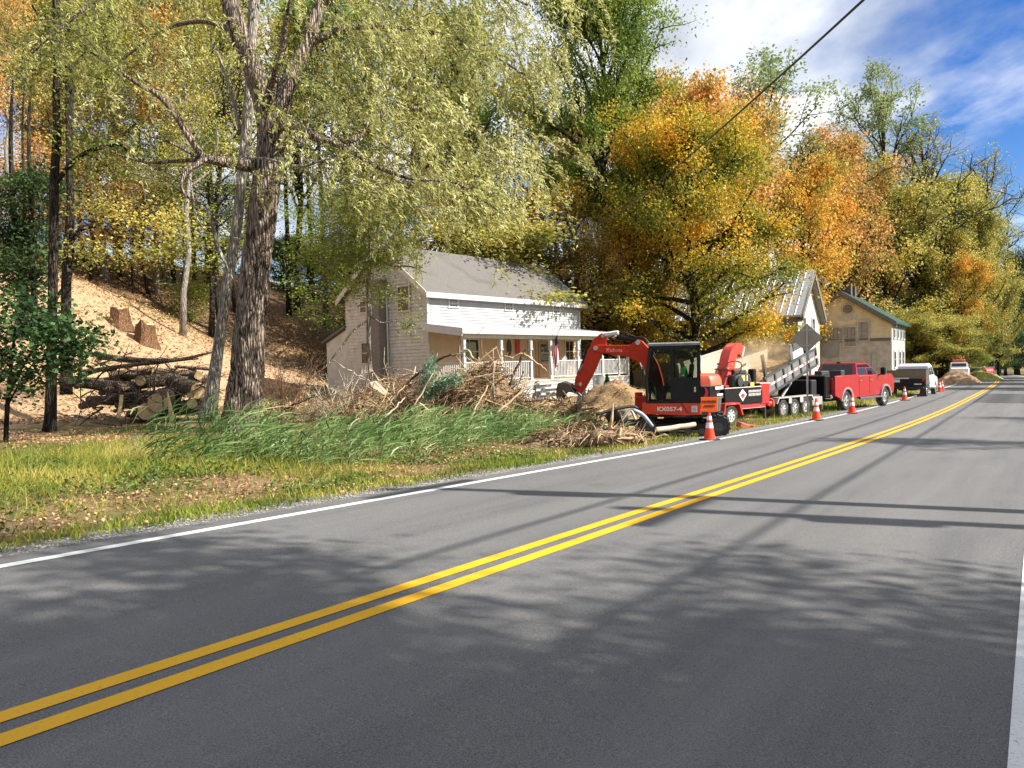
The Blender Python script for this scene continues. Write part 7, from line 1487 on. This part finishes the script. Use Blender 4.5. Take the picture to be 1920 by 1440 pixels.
# ------------------------------------------------------------------ dump trailer with its bed raised, and the white chip box behind the chipper
def dump_trailer():
    p = at(1486, 720, 31.0); a = math.atan2(0.66, 0.75); e = empty('dump_trailer', (p[0], p[1], zg(p[0], p[1])), a, 'black three-axle dump trailer with raised bed hitched behind the red pickup', 'trailer')
    off = Vector((math.cos(a + math.pi / 2), math.sin(a + math.pi / 2), 0)) * 1.0; e.location += off
    silver = M_('galvanised wheel', (0.55, 0.55, 0.54), 0.4, 0.6, var=0.2)
    for x in (-0.92, 0.0, 0.92):
        for y in (-1.0, 1.0): wheel(e, (x, y, 0.38), 0.38, 0.22, spokes=8, out=-1 if y < 0 else 1, rim_m=silver)
    tm = M_('dusty black trailer steel', (0.055, 0.056, 0.058), 0.55, var=0.2, dirt=((0.15, 0.14, 0.13), 2, 0.58))
    for y in (-0.72, 0.72): MB().box((0.35, y, 0.72), (4.9, 0.10, 0.16)).build('chassis_rail', tm, e)
    gv = M_('dusty white mudguard', (0.42, 0.40, 0.38), 0.6, var=0.1)
    for y in (-1.0, 1.0):
        b = MB(); b.prism([(-1.55, 0.62), (-1.38, 0.86), (1.38, 0.86), (1.55, 0.62), (1.50, 0.62), (1.34, 0.82), (-1.34, 0.82), (-1.50, 0.62)], y - 0.16, y + 0.16)
        for x in (-0.46, 0.46): b.box((x, y - 0.15 * (1 if y < 0 else -1), 0.72), (0.26, 0.02, 0.26))
        b.build('mudguard', gv, e)
    MB().box((2.2, -0.80, 0.55), (0.9, 0.35, 0.36), bev=0.02).build('tool_box', M_('grey tool box', (0.36, 0.36, 0.35), 0.5, 0.3), e)
    MB().tube([(2.6, 0.72, 0.70), (4.2, 0, 0.62)], 0.06, 8).tube([(2.6, -0.72, 0.70), (4.2, 0, 0.62)], 0.06, 8).build('tongue', tm, e)
    MB().tube([(0.9, 0, 0.75), (1.7, 0, 1.35)], 0.07, 10).build('lift_cylinder', steel, e)
    MB().box((2.45, 0.1, 1.05), (0.5, 1.6, 0.8), bev=0.04).build('pump_box', black_m, e); MB().box((3.35, -0.05, 1.12), (0.55, 1.7, 1.0), bev=0.05).build('added_shade_box', black_p, e); MB().tube([(3.75, -0.4, 1.5), (3.75, -0.4, 0.05)], 0.045, 8).build('jack_stand', steel, e); MB().box((1.2, 0, 0.62), (1.6, 1.1, 0.3)).build('hoist_frame', black_m, e)  # black boxes and hoist frame added to darken the shaded gap before the tailgate
    T = math.radians(15.5); bed = bpy.data.objects.new('dump_bed', None); col.objects.link(bed); bed.parent = e; bed.location = (-2.05, 0, 0.90); bed.rotation_euler = (0, -T, 0)
    Lb, hb, wb = 4.35, 0.72, 1.02
    MB().box((Lb / 2, 0, 0.04), (Lb, 2 * wb, 0.08)).build('bed_floor', tm, bed)
    panel = M_('grey primer panel', (0.15, 0.155, 0.157), 0.6, var=0.12, dirt=((0.26, 0.25, 0.23), 1.5, 0.56))
    for y in (-wb, wb):
        MB().box((Lb / 2, y, 0.08 + hb / 2), (Lb, 0.035, hb)).build('side_panel', panel, bed)
        b = MB()
        for z, w in ((0.10, 0.08), (0.08 + hb, 0.09)): b.box((Lb / 2, y, z), (Lb + 0.06, 0.10, w))
        for k in range(7): b.box((0.05 + (Lb - 0.1) * k / 6, y * 1.03, 0.08 + hb / 2), (0.09, 0.06, hb - 0.09))
        b.build('side_ribs', tm, bed)
        b = MB(); b.box((Lb / 2, y * 1.055, 0.08 + hb * 0.50), (Lb, 0.012, 0.085)); b.build('marker_strip', decal, bed)
        b = MB()
        for k in range(9): b.box((0.25 + 0.48 * k, y * 1.0605, 0.08 + hb * 0.5), (0.17, 0.012, 0.086))
        b.build('red_marks', M_('red reflective tape', (0.42, 0.14, 0.12), 0.5), bed)
    for x, hh in ((Lb - 0.02, 1.3), (0.02, 0.2)): MB().box((x, 0, 0.08 + hb * hh / 2), (0.05, 2 * wb - 0.05, hb * hh)).build('end_panel', tm, bed)
    MB().box((0.12, -wb, 0.08 + hb + 0.45), (0.12, 0.10, 0.95)).build('gate_post', tm, bed)
    bs = M_('dusty pale side boards', (0.48, 0.42, 0.33), 0.8, var=0.1, sc=2)
    MB().box((Lb * 0.2, wb - 0.04, 0.08 + hb + 0.14), (Lb * 0.4, 0.03, 0.28)).build('side_board', bs, bed)
    b = MB(); b.box((Lb - 0.42, -wb - 0.02, 0.08 + hb + 0.42), (0.80, 0.03, 0.72)); so = b.build('sign_panel', decal, bed)
    b = MB()
    for k, w in enumerate((0.5, 0.6, 0.45, 0.55)): b.box((Lb - 0.42, -wb - 0.04, 0.08 + hb + 0.66 - 0.15 * k), (w, 0.006, 0.055))
    b.build('sign_print', M_('pale blue print', (0.35, 0.52, 0.62), 0.6), so)
    b = MB(); b.box((Lb - 1.50, -wb, 0.08 + hb + 0.35), (0.85, 0.04, 0.55)); b.build('front_sheet', M_('white sheet', (0.72, 0.73, 0.74), 0.5, var=0.06), bed); MB().box((Lb - 1.45, -wb - 0.03, 0.08 + hb + 0.55), (0.9, 0.06, 0.30)).build('tarp_roller', dgrey, bed)
    MB().box((Lb - 2.1, -wb, 0.08 + hb + 0.40), (0.30, 0.12, 0.72), bev=0.05).build('tarp_arm', M_('blue grey arm', (0.10, 0.12, 0.13), 0.4), bed)
    MB().tube([(Lb + 0.03, -wb, 0.1), (Lb + 0.03, -wb, 0.08 + hb + 0.85)], 0.05, 8).build('front_post', M_('galvanised wheel', (0.55, 0.55, 0.54)), bed)
    # load of chips
    X, Y = np.meshgrid(np.linspace(0.1, Lb - 0.1, 26), np.linspace(-wb + 0.05, wb - 0.05, 14)); Z = 0.5 + 0.22 * np.sin(X * 1.7) * np.cos(Y * 1.5) + 0.05 * _nz(X, Y, 0.2, 3); I = np.arange(X.size).reshape(X.shape)
    F = np.stack([I[:-1, :-1], I[:-1, 1:], I[1:, 1:], I[1:, :-1]], -1).reshape(-1, 4); o = linkmesh('chip_load', npmesh('chip load', np.stack([X, Y, Z], -1).reshape(-1, 3), F), chips, bed); o['kind'] = 'stuff'
dump_trailer()
def chip_box():
    p = at(1372, 720, 33.5); a = math.atan2(0.60, 0.80); e = empty('chip_box', (p[0], p[1], zg(p[0], p[1])), a, 'pale tilted open box of a dump body behind the chipper chute', 'dump body')
    pm = M_('pale dusty body panel', (0.52, 0.45, 0.36), 0.65, var=0.10, sc=1.5, dirt=((0.42, 0.32, 0.21), 1.2, 0.5)); T = R(11)
    bo = bpy.data.objects.new('box_body', None); col.objects.link(bo); bo.parent = e; bo.location = (-2.1, 0, 0.95); bo.rotation_euler = (0, -T, 0); L, H, W_ = 3.2, 1.15, 1.1
    for y in (-W_, W_):
        b = MB(); b.prism([(0, 0), (L, 0), (L + 0.25, H), (0, H)], y - 0.03, y + 0.03); b.build('side_wall', pm, bo)
        b = MB(); b.box((L / 2 + 0.1, y, H + 0.03), (L + 0.3, 0.10, 0.08)); b.build('top_rail', M_('dark rail', (0.10, 0.09, 0.08), 0.6) if y < 0 else pm, bo)
    MB().box((L / 2, 0, 0.0), (L, 2 * W_, 0.08)).build('floor', pm, bo); MB().box((L + 0.10, 0, H / 2), (0.06, 2 * W_, H), rot=(0, 0.16, 0)).build('head_board', pm, bo)
    for x in (-1.0, 1.2):
        for y in (-0.95, 0.95): wheel(e, (x, y, 0.42), 0.42, 0.26, spokes=6, out=-1 if y < 0 else 1)
    MB().box((0.2, 0, 0.72), (4.6, 1.0, 0.2)).build('chassis', black_m, e)
chip_box()

# ------------------------------------------------------------------ red pickup
def arch(cx, r, n=9, z=0.0): return [(cx + r * math.cos(t), z + r * math.sin(t)) for t in np.linspace(math.pi, 0, n)]
def pickup():
    sc = 1.09; h = R(49); fw = Vector((math.sin(h), math.cos(h), 0)); rt = Vector((math.cos(h), -math.sin(h), 0)); wp = at(1584, 720, 34.2)
    o = Vector((wp[0], wp[1], 0)) - rt * 0.92 * sc + fw * 1.85 * sc; zz = zg(wp[0], wp[1])
    e = empty('pickup_truck', (o.x, o.y, zz), math.pi / 2 - h, 'dusty red crew-cab pickup truck hitched to the dump trailer', 'pickup'); e.scale = (sc,) * 3
    red = M_('dusty red truck paint', (0.33, 0.003, 0.016), 0.3, var=0.08, coat=0.5, dirt=((0.34, 0.05, 0.06), 0.9, 0.58)); fl = M_('dusty fender flare', (0.26, 0.20, 0.185), 0.7, var=0.12)
    RA, FA, r = -1.85, 1.95, 0.50
    # bed sides (with wheel arch), bed floor, tailgate
    side = [(-2.95, 0.66)] + [(-2.97, 1.0), (-2.95, 1.47), (-0.78, 1.49), (-0.78, 0.55)] + arch(RA, r, 9, 0.42)[::-1][:-0 or None] + [(-2.6, 0.55)]
    for y in (-0.99, 0.99): b = MB(); b.prism(side, y - 0.05, y + 0.05, bev=0.012); b.build('bed_side', red, e, ang=40)
    MB().box((-1.85, 0, 0.80), (2.15, 1.88, 0.08)).build('bed_floor', black_m, e); tg = MB(); tg.box((-2.93, 0, 1.02), (0.07, 1.86, 0.72), bev=0.015); tgo = tg.build('tailgate', red, e); MB().box((-2.975, 0, 1.2), (0.02, 0.3, 0.09), bev=0.008).build('handle', black_p, tgo)
    # cab and nose as one lofted lower body
    low = [(-0.78, 0.50), (-0.78, 1.40), (-0.70, 1.42), (1.25, 1.42), (1.45, 1.47), (2.65, 1.43), (2.86, 1.28), (2.92, 0.95), (2.88, 0.62), (2.55, 0.55)] + arch(FA, r, 9, 0.42)[::-1] + [(1.35, 0.52)]
    b = MB(); b.prism(low, -1.0, 1.0, bev=0.02); b.build('body', red, e, ang=40)
    b = MB(); secs = [[(-0.76, -0.93, 1.40), (-0.76, 0.93, 1.40), (1.42, 0.93, 1.40), (1.42, -0.93, 1.40)], [(-0.62, -0.84, 1.75), (-0.62, 0.84, 1.75), (0.92, 0.84, 1.75), (0.92, -0.84, 1.75)], [(-0.50, -0.76, 1.965), (-0.50, 0.76, 1.965), (0.52, 0.76, 1.965), (0.52, -0.76, 1.965)], [(-0.36, -0.66, 2.0), (-0.36, 0.66, 2.0), (0.38, 0.66, 2.0), (0.38, -0.66, 2.0)]]
    loft(b, secs); b.build('cab', red, e, ang=35)
    def quad(nm, pts, off, m, par=e):
        n = (Vector(pts[1]) - Vector(pts[0])).cross(Vector(pts[2]) - Vector(pts[0])).normalized()
        if n.dot(Vector(off)) < 0: n = -n
        b = MB(); A = [Vector(q) + n * 0.012 for q in pts]; B = [Vector(q) - n * 0.01 for q in pts]; va = [b.bm.verts.new(q) for q in A]; vb = [b.bm.verts.new(q) for q in B]; b.bm.faces.new(va); b.bm.faces.new(vb[::-1]); k = len(pts)
        for i in range(k): b.bm.faces.new((va[i], vb[i], vb[(i + 1) % k], va[(i + 1) % k]))
        return b.build(nm, m, par)
    for s in (-1, 1):
        yb_, yt_ = 0.925 * s, 0.785 * s
        yy = lambda z: (0.93 - (0.09 / 0.35) * (z - 1.40)) * s if z < 1.75 else (0.84 - (0.08 / 0.215) * (z - 1.75)) * s
        # doors: thin plates proud of the body, with handles and glass
        for x0, x1, gx in ((-0.70, 0.30, ((-0.58, 1.45), (0.26, 1.45), (0.24, 1.74), (-0.50, 1.74))), (0.33, 1.36, ((0.36, 1.45), (1.26, 1.45), (0.86, 1.74), (0.36, 1.74)))):
            d = MB(); d.prism([(x0, 0.62), (x0, 1.395), (x1, 1.395), (x1 + (0.0 if x1 < 1 else -0.06), 0.62)], 1.0 * s - 0.004 * s, 1.0 * s + 0.014 * s); do = d.build('door', red, e)
            MB().box((x0 + 0.13, s * 1.028, 1.20), (0.17, 0.03, 0.045), bev=0.008).build('handle', chrome, do)
            quad('door_glass', [(x, yy(z), z) for x, z in gx], (0, s, 0), gl_d, do)
        quad('side_glass', [(x, yy(z), z) for x, z in ((-0.52, 1.77), (-0.44, 1.90), (0.50, 1.90), (0.76, 1.77))], (0, s, 0), gl_d)
        b = MB(); 
        for cx_ in (RA, FA):
            o_ = arch(cx_, r + 0.065, 13, 0.42); i_ = arch(cx_, r - 0.02, 13, 0.42); pl = o_ + i_[::-1]; b.prism(pl, s * 0.99, s * 1.055)
        b.build('fender_flare', fl, e, ang=40)
        MB().tube([(-0.72, s * 1.03, 0.46), (1.30, s * 1.03, 0.46)], 0.055, 8).build('side_step', chrome, e)
        for cx_ in (RA, FA): wheel(e, (cx_, s * 0.86, 0.415), 0.415, 0.28, spokes=6, out=s, rimf=0.60)
        MB().box((-2.965, s * 0.88, 1.12), (0.07, 0.20, 0.44), bev=0.02).build('tail_light', amber, e)
        MB().tube([(1.22, s * 0.98, 1.40), (1.24, s * 1.14, 1.45)], 0.03, 8).box((1.24, s * 1.20, 1.58), (0.12, 0.22, 0.34), bev=0.04).build('mirror', black_p, e)
        MB().box((2.84, s * 0.78, 1.12), (0.08, 0.30, 0.22), bev=0.02).build('headlight', glass_mat('lamp glass', (0.5, 0.5, 0.5), 1.0), e)
    quad('windscreen', [(1.34, -0.84, 1.46), (1.34, 0.84, 1.46), (0.60, 0.72, 1.92), (0.60, -0.72, 1.92)], (1, 0, 1), gl_d)
    quad('rear_glass', [(-0.745, -0.72, 1.46), (-0.745, 0.72, 1.46), (-0.535, 0.66, 1.90), (-0.535, -0.66, 1.90)], (-1, 0, 0.3), gl_d)
    MB().box((-3.02, 0, 0.62), (0.16, 1.9, 0.18), bev=0.04).build('rear_bumper', chrome, e); MB().box((2.93, 0, 0.66), (0.14, 1.9, 0.26), bev=0.05).build('front_bumper', chrome, e)
    MB().box((2.90, 0, 1.08), (0.06, 1.2, 0.34), bev=0.02).build('grille', black_p, e); MB().box((0, 0, 0.5), (5.2, 0.9, 0.22)).build('underbody', black_m, e)
    MB().box((-0.44, 0, 2.0), (0.10, 0.16, 0.05), bev=0.01).build('roof_fin', black_p, e)
    bb = MB()
    bb.box((-1.1, -0.25, 1.30), (0.35, 0.5, 0.75), bev=0.03).box((-1.3, 0.35, 1.40), (0.7, 0.35, 0.5), bev=0.03); o2 = bb.build('tool_chest', M_('white bucket and black box', (0.05, 0.05, 0.055), 0.6), None); o2.matrix_world = e.matrix_basis; tag(o2, 'black tool boxes standing in the bed of the red pickup', 'tool box')
    o2.location = e.location; o2.rotation_euler = e.rotation_euler; o2.scale = e.scale
pickup()

# ------------------------------------------------------------------ white truck with dark box bed
def white_truck():
    h = R(37); fw = Vector((math.sin(h), math.cos(h), 0)); p = at(1699, 720, 46.5); e = empty('box_bed_truck', (p[0], p[1], zg(p[0], p[1])), math.pi / 2 - h, 'white crew-cab truck seen from behind with a dark flat sided box bed', 'truck')
    bedm = M_('dark brown bed panel', (0.085, 0.070, 0.050), 0.6, var=0.2, sc=2, stretch=(1, 1, 6)); blk = black_p
    b = MB(); b.box((0.05, 0, 1.46), (0.06, 2.12, 0.54)); b.build('tailgate', M_('brown tailgate boards', (0.20, 0.155, 0.10), 0.7, var=0.2, sc=2, stretch=(1, 1, 9)), e)
    for y in (-1.06, 1.06): MB().box((0.75, y, 1.28), (1.4, 0.06, 0.92)).build('bed_side', bedm, e)
    MB().box((1.15, 0, 0.86), (2.2, 2.06, 0.08)).build('bed_floor', bedm, e); MB().box((2.25, 0, 1.3), (0.06, 1.9, 0.9)).build('bed_front', bedm, e)
    b = MB(); b.box((-0.02, 0, 0.94), (0.10, 2.1, 0.50), bev=0.02); bo = b.build('rear_panel', blk, e)
    MB().box((-0.08, 0.52, 1.06), (0.03, 0.36, 0.18)).build('number_plate', decal, bo); MB().box((-0.08, 0.30, 1.22), (0.05, 0.95, 0.07), bev=0.02).build('light_bar', decal, bo)
    MB().box((-0.08, -0.66, 0.86), (0.03, 0.42, 0.06)).build('bumper_sticker', decal, bo); MB().box((-0.12, 0, 0.62), (0.22, 2.0, 0.16), bev=0.03).build('rear_bumper', black_m, e)
    for y in (-0.95, 0.95): MB().box((-0.08, y, 1.12), (0.05, 0.12, 0.2)).build('tail_light', amber, bo)
    b = MB(); b.prism([(2.35, 0.55), (2.35, 1.32), (4.35, 1.30), (4.7, 1.28), (5.65, 1.15), (5.75, 0.95), (5.72, 0.55), (5.4, 0.5)] + arch(4.85, 0.46, 9, 0.40)[::-1] + [(4.2, 0.5)], -0.98, 0.98, bev=0.03); b.build('body', whitep, e, ang=40)
    b = MB(); loft(b, [[(2.37, -0.95, 1.30), (2.37, 0.95, 1.30), (4.62, 0.95, 1.30), (4.62, -0.95, 1.30)], [(2.42, -0.86, 1.92), (2.42, 0.86, 1.92), (4.05, 0.86, 1.92), (4.05, -0.86, 1.92)], [(2.6, -0.76, 2.10), (2.6, 0.76, 2.10), (3.8, 0.76, 2.10), (3.8, -0.76, 2.10)]]); b.build('cab', whitep, e, ang=35)
    for s in (-1, 1):
        for x0, x1, t0, t1 in ((2.52, 3.25, 2.56, 3.25), (3.36, 4.45, 3.36, 3.95)):
            d = MB(); d.prism([(x0 - 0.06, 0.6), (x0 - 0.06, 1.28), (x1 - 0.02, 1.28), (x1 - 0.02, 0.6)], s * 0.978, s * 0.992); do = d.build('door', whitep, e); MB().box((x0 + 0.1, s * 1.0, 1.10), (0.16, 0.03, 0.04)).build('handle', whitep, do)
            b = MB(); pts = [(x0, 1.36), (x1, 1.36), (t1, 1.84), (t0, 1.84)]; yy = lambda z: s * (0.95 - 0.09 / 0.62 * (z - 1.3) + 0.006)
            b.face(*[(x, yy(z), z) for x, z in pts]); b.build('door_glass', gl_d, do)
        wheel(e, (4.85, s * 0.86, 0.40), 0.40, 0.26, out=s); wheel(e, (0.95, s * 0.88, 0.40), 0.40, 0.30, out=s)
        MB().box((4.35, s * 1.08, 1.45), (0.10, 0.2, 0.26), bev=0.03).build('mirror', black_p, e)
    MB().box((2.4, 0, 0.55), (4.6, 0.9, 0.2)).build('chassis', black_m, e); MB().box((5.76, 0, 0.7), (0.1, 1.8, 0.22), bev=0.04).build('front_bumper', chrome, e)
    # load: pale boards behind the tailgate
white_truck()

# ------------------------------------------------------------------ diamond road sign seen from behind
def road_sign():
    p = at(1514, 740, 30.5); g = zg(p[0], p[1]); k = 30.5 / FPX; e = empty('road_sign', (p[0], p[1], g), R(-24), 'diamond road sign seen from its bare grey back on a steel post', 'sign')
    top = 1.4 + (hor(1513) - 611) * k - g; cz = 1.4 + (hor(1513) - 634) * k - g; hw = 27.5 * k
    b = MB()
    b.box((0, 0, top / 2 - 0.1), (0.012, 0.035, top + 0.2))
    for s in (-1, 1): b.box((0.022 * s, -0.012, top / 2 - 0.1), (0.032, 0.012, top + 0.2))
    for i in range(int(top / 0.12)): b.box((0, -0.019, 0.1 + 0.12 * i), (0.012, 0.004, 0.018))
    b.build('post', M_('galvanised post', (0.42, 0.42, 0.41), 0.5, 0.5, var=0.15), e)
    b = MB(); pl = [(0, cz + hw), (hw, cz), (0, cz - hw), (-hw, cz)]; b.prism(pl, 0.030, 0.036); bo = b.build('sign_plate', M_('dull sign back', (0.30, 0.285, 0.22), 0.55, 0.2, var=0.1, sc=2), e)
    b = MB(); b.prism(pl, 0.037, 0.040); b.build('sign_face', M_('yellow sign face', (0.75, 0.52, 0.03), 0.5), bo)
    b = MB(); b.box((0, 0.022, cz + hw * 0.55), (0.46, 0.014, 0.04)); b.box((0, 0.022, cz - hw * 0.5), (0.3, 0.014, 0.04)); b.build('brace', steel, e)
road_sign()

# ------------------------------------------------------------------ far down the road
def far_things():
    p = at(1797, 700, 80); g = zg(p[0], p[1]) + 0.35; e = empty('parked_van', (p[0], p[1], g), R(62), 'small white parked vehicle with a red load far down the road', 'van')
    MB().box((0, 0, 0.85), (4.0, 1.8, 0.9), bev=0.12).build('body', whitep, e); b = MB(); loft(b, [[(-1.4, -0.86, 1.3), (-1.4, 0.86, 1.3), (1.4, 0.86, 1.3), (1.4, -0.86, 1.3)], [(-1.1, -0.75, 1.85), (-1.1, 0.75, 1.85), (0.9, 0.75, 1.85), (0.9, -0.75, 1.85)]]); b.build('cab', whitep, e)
    MB().box((-1.27, 0, 1.57), (0.06, 1.3, 0.36), rot=(0, 0.5, 0)).build('rear_glass', gl_d, e)
    for x in (-1.2, 1.2):
        for y in (-0.85, 0.85): wheel(e, (x, y, 0.33), 0.33, 0.2, out=-1 if y < 0 else 1)
    MB().box((0.0, 0.0, 2.0), (1.6, 1.2, 0.30), bev=0.06).build('roof_load', M_('faded red tarp', (0.55, 0.10, 0.09), 0.7), e)
    p = at(1850, 706, 92); e = empty('red_tank', (p[0], p[1], zg(p[0], p[1]) - 0.1), R(20), 'bright red tank with a pale cap on the far verge', 'tank'); b = MB(); b.lathe([(0, -0.85), (0.45, -0.80), (0.6, -0.65), (0.6, 0.65), (0.45, 0.80), (0, 0.85)], 20, (0, 0, 1.0), 'x'); b.build('tank', M_('bright red tank paint', (0.75, 0.02, 0.03), 0.5, var=0.05), e, ang=40)
    for x in (-0.4, 0.4): MB().box((x, 0, 0.22), (0.1, 0.8, 0.45)).build('foot', steel, e)
    MB().lathe([(0, 1.55), (0.15, 1.55), (0.15, 1.75), (0, 1.78)], 12, (-0.45, 0, 0)).build('cap', decal, e)
    p = at(1838, 700, 88); e = empty('guard_rail', (p[0], p[1], zg(p[0], p[1]) + 0.55), R(-18), 'short pale rail on posts above the far grassy verge', 'rail'); MB().box((0, 0, 1.0), (3.0, 0.08, 0.14)).build('rail', decal, e)
    for x in (-1.4, 0, 1.4): MB().box((x, 0.05, 0.4), (0.1, 0.1, 1.2)).build('post', steel, e)
    p = at(1864, 700, 95); e = empty('marker_post', (p[0], p[1], zg(p[0], p[1])), 0, 'thin pale post with a cross piece beside the far road edge', 'post'); MB().box((0, 0, 1.4), (0.1, 0.1, 2.9)).build('post', M_('grey post', (0.42, 0.42, 0.40), 0.7), e); MB().box((-0.3, 0, 2.8), (0.9, 0.08, 0.1)).build('cross_piece', M_('grey post', (0.42, 0.42, 0.40)), e)
    p = at(1816, 700, 84); e = empty('white_marker', (p[0], p[1], zg(p[0], p[1]) + 0.4), 0, 'white painted post beside the shaded trunk far down the road', 'post'); MB().box((0, 0, 0.8), (0.32, 0.12, 1.9), bev=0.03).build('board', decal, e); MB().tube([(0, 0.1, 1.7), (0.0, 0.1, 4.6)], 0.08, 8).build('post', decal, e)
    p = at(1806, 700, 83); c, r = trace([(1808, 712, 83, 10), (1806, 680, 83, 9), (1808, 650, 83, 8), (1822, 634, 83, 5), (1830, 622, 83, 4)]); tag(MB().tube(c, list(r), 10).build('leaning_trunk', BARK['dark'], smooth=True), 'dark forked trunk beside the white post far down the road', 'tree')
    p = at(1795, 718, 76); x, y, z, rr = mound('dirt_bank', p[0], p[1], 4.2, 2.2, 1.25, 0.85, M_('striped brown bank', (0.30, 0.19, 0.11), 0.95, var=0.4, sc=3, bump=0.6, bsc=8, dirt=((0.13, 0.10, 0.05), 2, 0.55)), 'bare brown bank beside the far road edge', 21)
    p = at(1840, 712, 88); x, y, z, rr = mound('grass_bank', p[0], p[1], 4.5, 2.4, 1.15, 0.85, M_('dry grass bank', (0.30, 0.30, 0.08), 0.95, var=0.4, sc=5, bump=0.5, bsc=14), 'dry grassy bank beside the red tank', 23)
    for i, (px, Y, hh, lab) in enumerate(((1468, 31.5, 0.5, 'weeds round the trailer wheels'), )):
        p = at(px, 700, Y)
far_things()
# weeds between the vehicles and the road
S, T, P = scatter(9000, 18, 42, 7.6, 11.0, rng, lambda s, t: np.clip((nzv(s, t, 1.1, 15) - 0.35) * 2, 0, 1))
V, F = blades(P, 0.20, 0.02, rng, 0.5); stuff('weeds', V, F, GR['ygrass'], 'dry weeds between the parked vehicles and the road')
S, T, P = scatter(5000, 40, 62, 7.2, 11.0, rng); V, F = blades(P, 0.22, 0.03, rng, 0.5); stuff('weeds', V, F, GR['ygrass'], 'dry grass beside the far parked truck')
# debris near the chipper wheel
p = at(1393, 778, 24.0); o = MB().box((0, 0, 0.08), (0.45, 0.22, 0.18), bev=0.03, rot=(0.2, 0.3, 0.5)).box((0.25, 0.1, 0.05), (0.3, 0.16, 0.1), bev=0.02, rot=(0.1, 0.1, -0.4)).build('red_debris', M_('dull red scrap', (0.42, 0.10, 0.06), 0.7, var=0.2)); o.location = (p[0], p[1], zg(p[0], p[1])); tag(o, 'dull red scrap lying on the ground before the chipper', 'scrap')

# ------------------------------------------------------------------ poles and wires
def wire(name, a, b, sag, r, lab, group=None):
    a, b = np.array(a, float), np.array(b, float); pts = [a + (b - a) * u - np.array([0, 0, 4 * sag * u * (1 - u)]) for u in np.linspace(0, 1, 28)]
    tag(MB().tube(pts, r, 6).build(name, M_('black cable', (0.02, 0.02, 0.02), 0.6), smooth=True), lab, 'cable', group)
wire('overhead_cable', at(1700, -75, 8.5), at(1120, 425, 34), 0.22, 0.018, 'single black overhead cable crossing the sky down to the house')
def pole(s, t, H, lab):
    x, y = rxy(s, t); e = empty('utility_pole', (x, y, zg(x, y) - 0.2), R(-35), lab, 'pole'); MB().tube([(0, 0, 0), (0, 0, H)], [0.17, 0.12], 12).build('mast', bark_mat('pole wood', (0.10, 0.07, 0.05), (0.22, 0.17, 0.13), 3), e, smooth=True)
    MB().box((0, 0, H - 0.5), (0.1, 2.2, 0.12)).build('cross_arm', BARK['grey'], e); MB().lathe([(0, 0), (0.2, 0.02), (0.22, 0.8), (0, 0.85)], 14, (0.32, 0, H - 2.2)).build('transformer', dgrey, e); return x, y
PX = []
for s, t, H, lab in ((11.3, -6.75, 9.2, 'utility pole outside the right picture edge casting the nearer shadow band'), (11.4, -4.05, 10.0, 'second utility pole outside the right picture edge casting the farther shadow band')): PX.append(pole(s, t, H, lab))
for k, (t, zz) in enumerate(((-6.6, 7.2), (-4.6, 7.2))):
    a = rxy(-30, t); b = rxy(95, t + 0.6); wire('roadside_cable', (a[0], a[1], zz + 0.9), (b[0], b[1], zz - 1.7), 0.2, 0.030, ['lower cable running along the right side of the road above the verge', 'upper cable running along the right side of the road above the verge'][k], 'cables along the road')

# ------------------------------------------------------------------ sawdust blowing from the chute into the box
def sawdust():
    p = at(1424, 662, 29.0); o = MB().lathe([(0, -1), (0.5, -0.86), (0.87, -0.5), (1, 0), (0.87, 0.5), (0.5, 0.86), (0, 1)], 20).build('sawdust_cloud', None); o.location = p; o.scale = (1.35, 1.2, 0.85); o['kind'] = 'stuff'; o['label'] = 'pale tan sawdust blowing from the chipper chute'
    m = bpy.data.materials.new('sawdust in the air'); m.use_nodes = True; nt = m.node_tree; n, l = nt.nodes, nt.links; n.remove(n['Principled BSDF'])
    v = n.new('ShaderNodeVolumePrincipled'); v.inputs['Color'].default_value = (0.80, 0.62, 0.38, 1); tc = n.new('ShaderNodeTexCoord'); z = noise(n, l, tc.outputs['Object'], 1.6, 4)
    gr = n.new('ShaderNodeTexGradient'); gr.gradient_type = 'SPHERICAL'; l.new(tc.outputs['Object'], gr.inputs[0])
    d = math_(n, l, 'MULTIPLY', ramp(n, l, z, 0.42, 0.72), gr.outputs[0]); l.new(math_(n, l, 'MULTIPLY', d, 2.6), v.inputs['Density']); l.new(v.outputs[0], n['Material Output'].inputs['Volume']); o.data.materials.clear(); o.data.materials.append(m)
sawdust()
scene.cycles.volume_step_rate = 4; scene.cycles.volume_bounces = 1; scene.cycles.volume_max_steps = 64
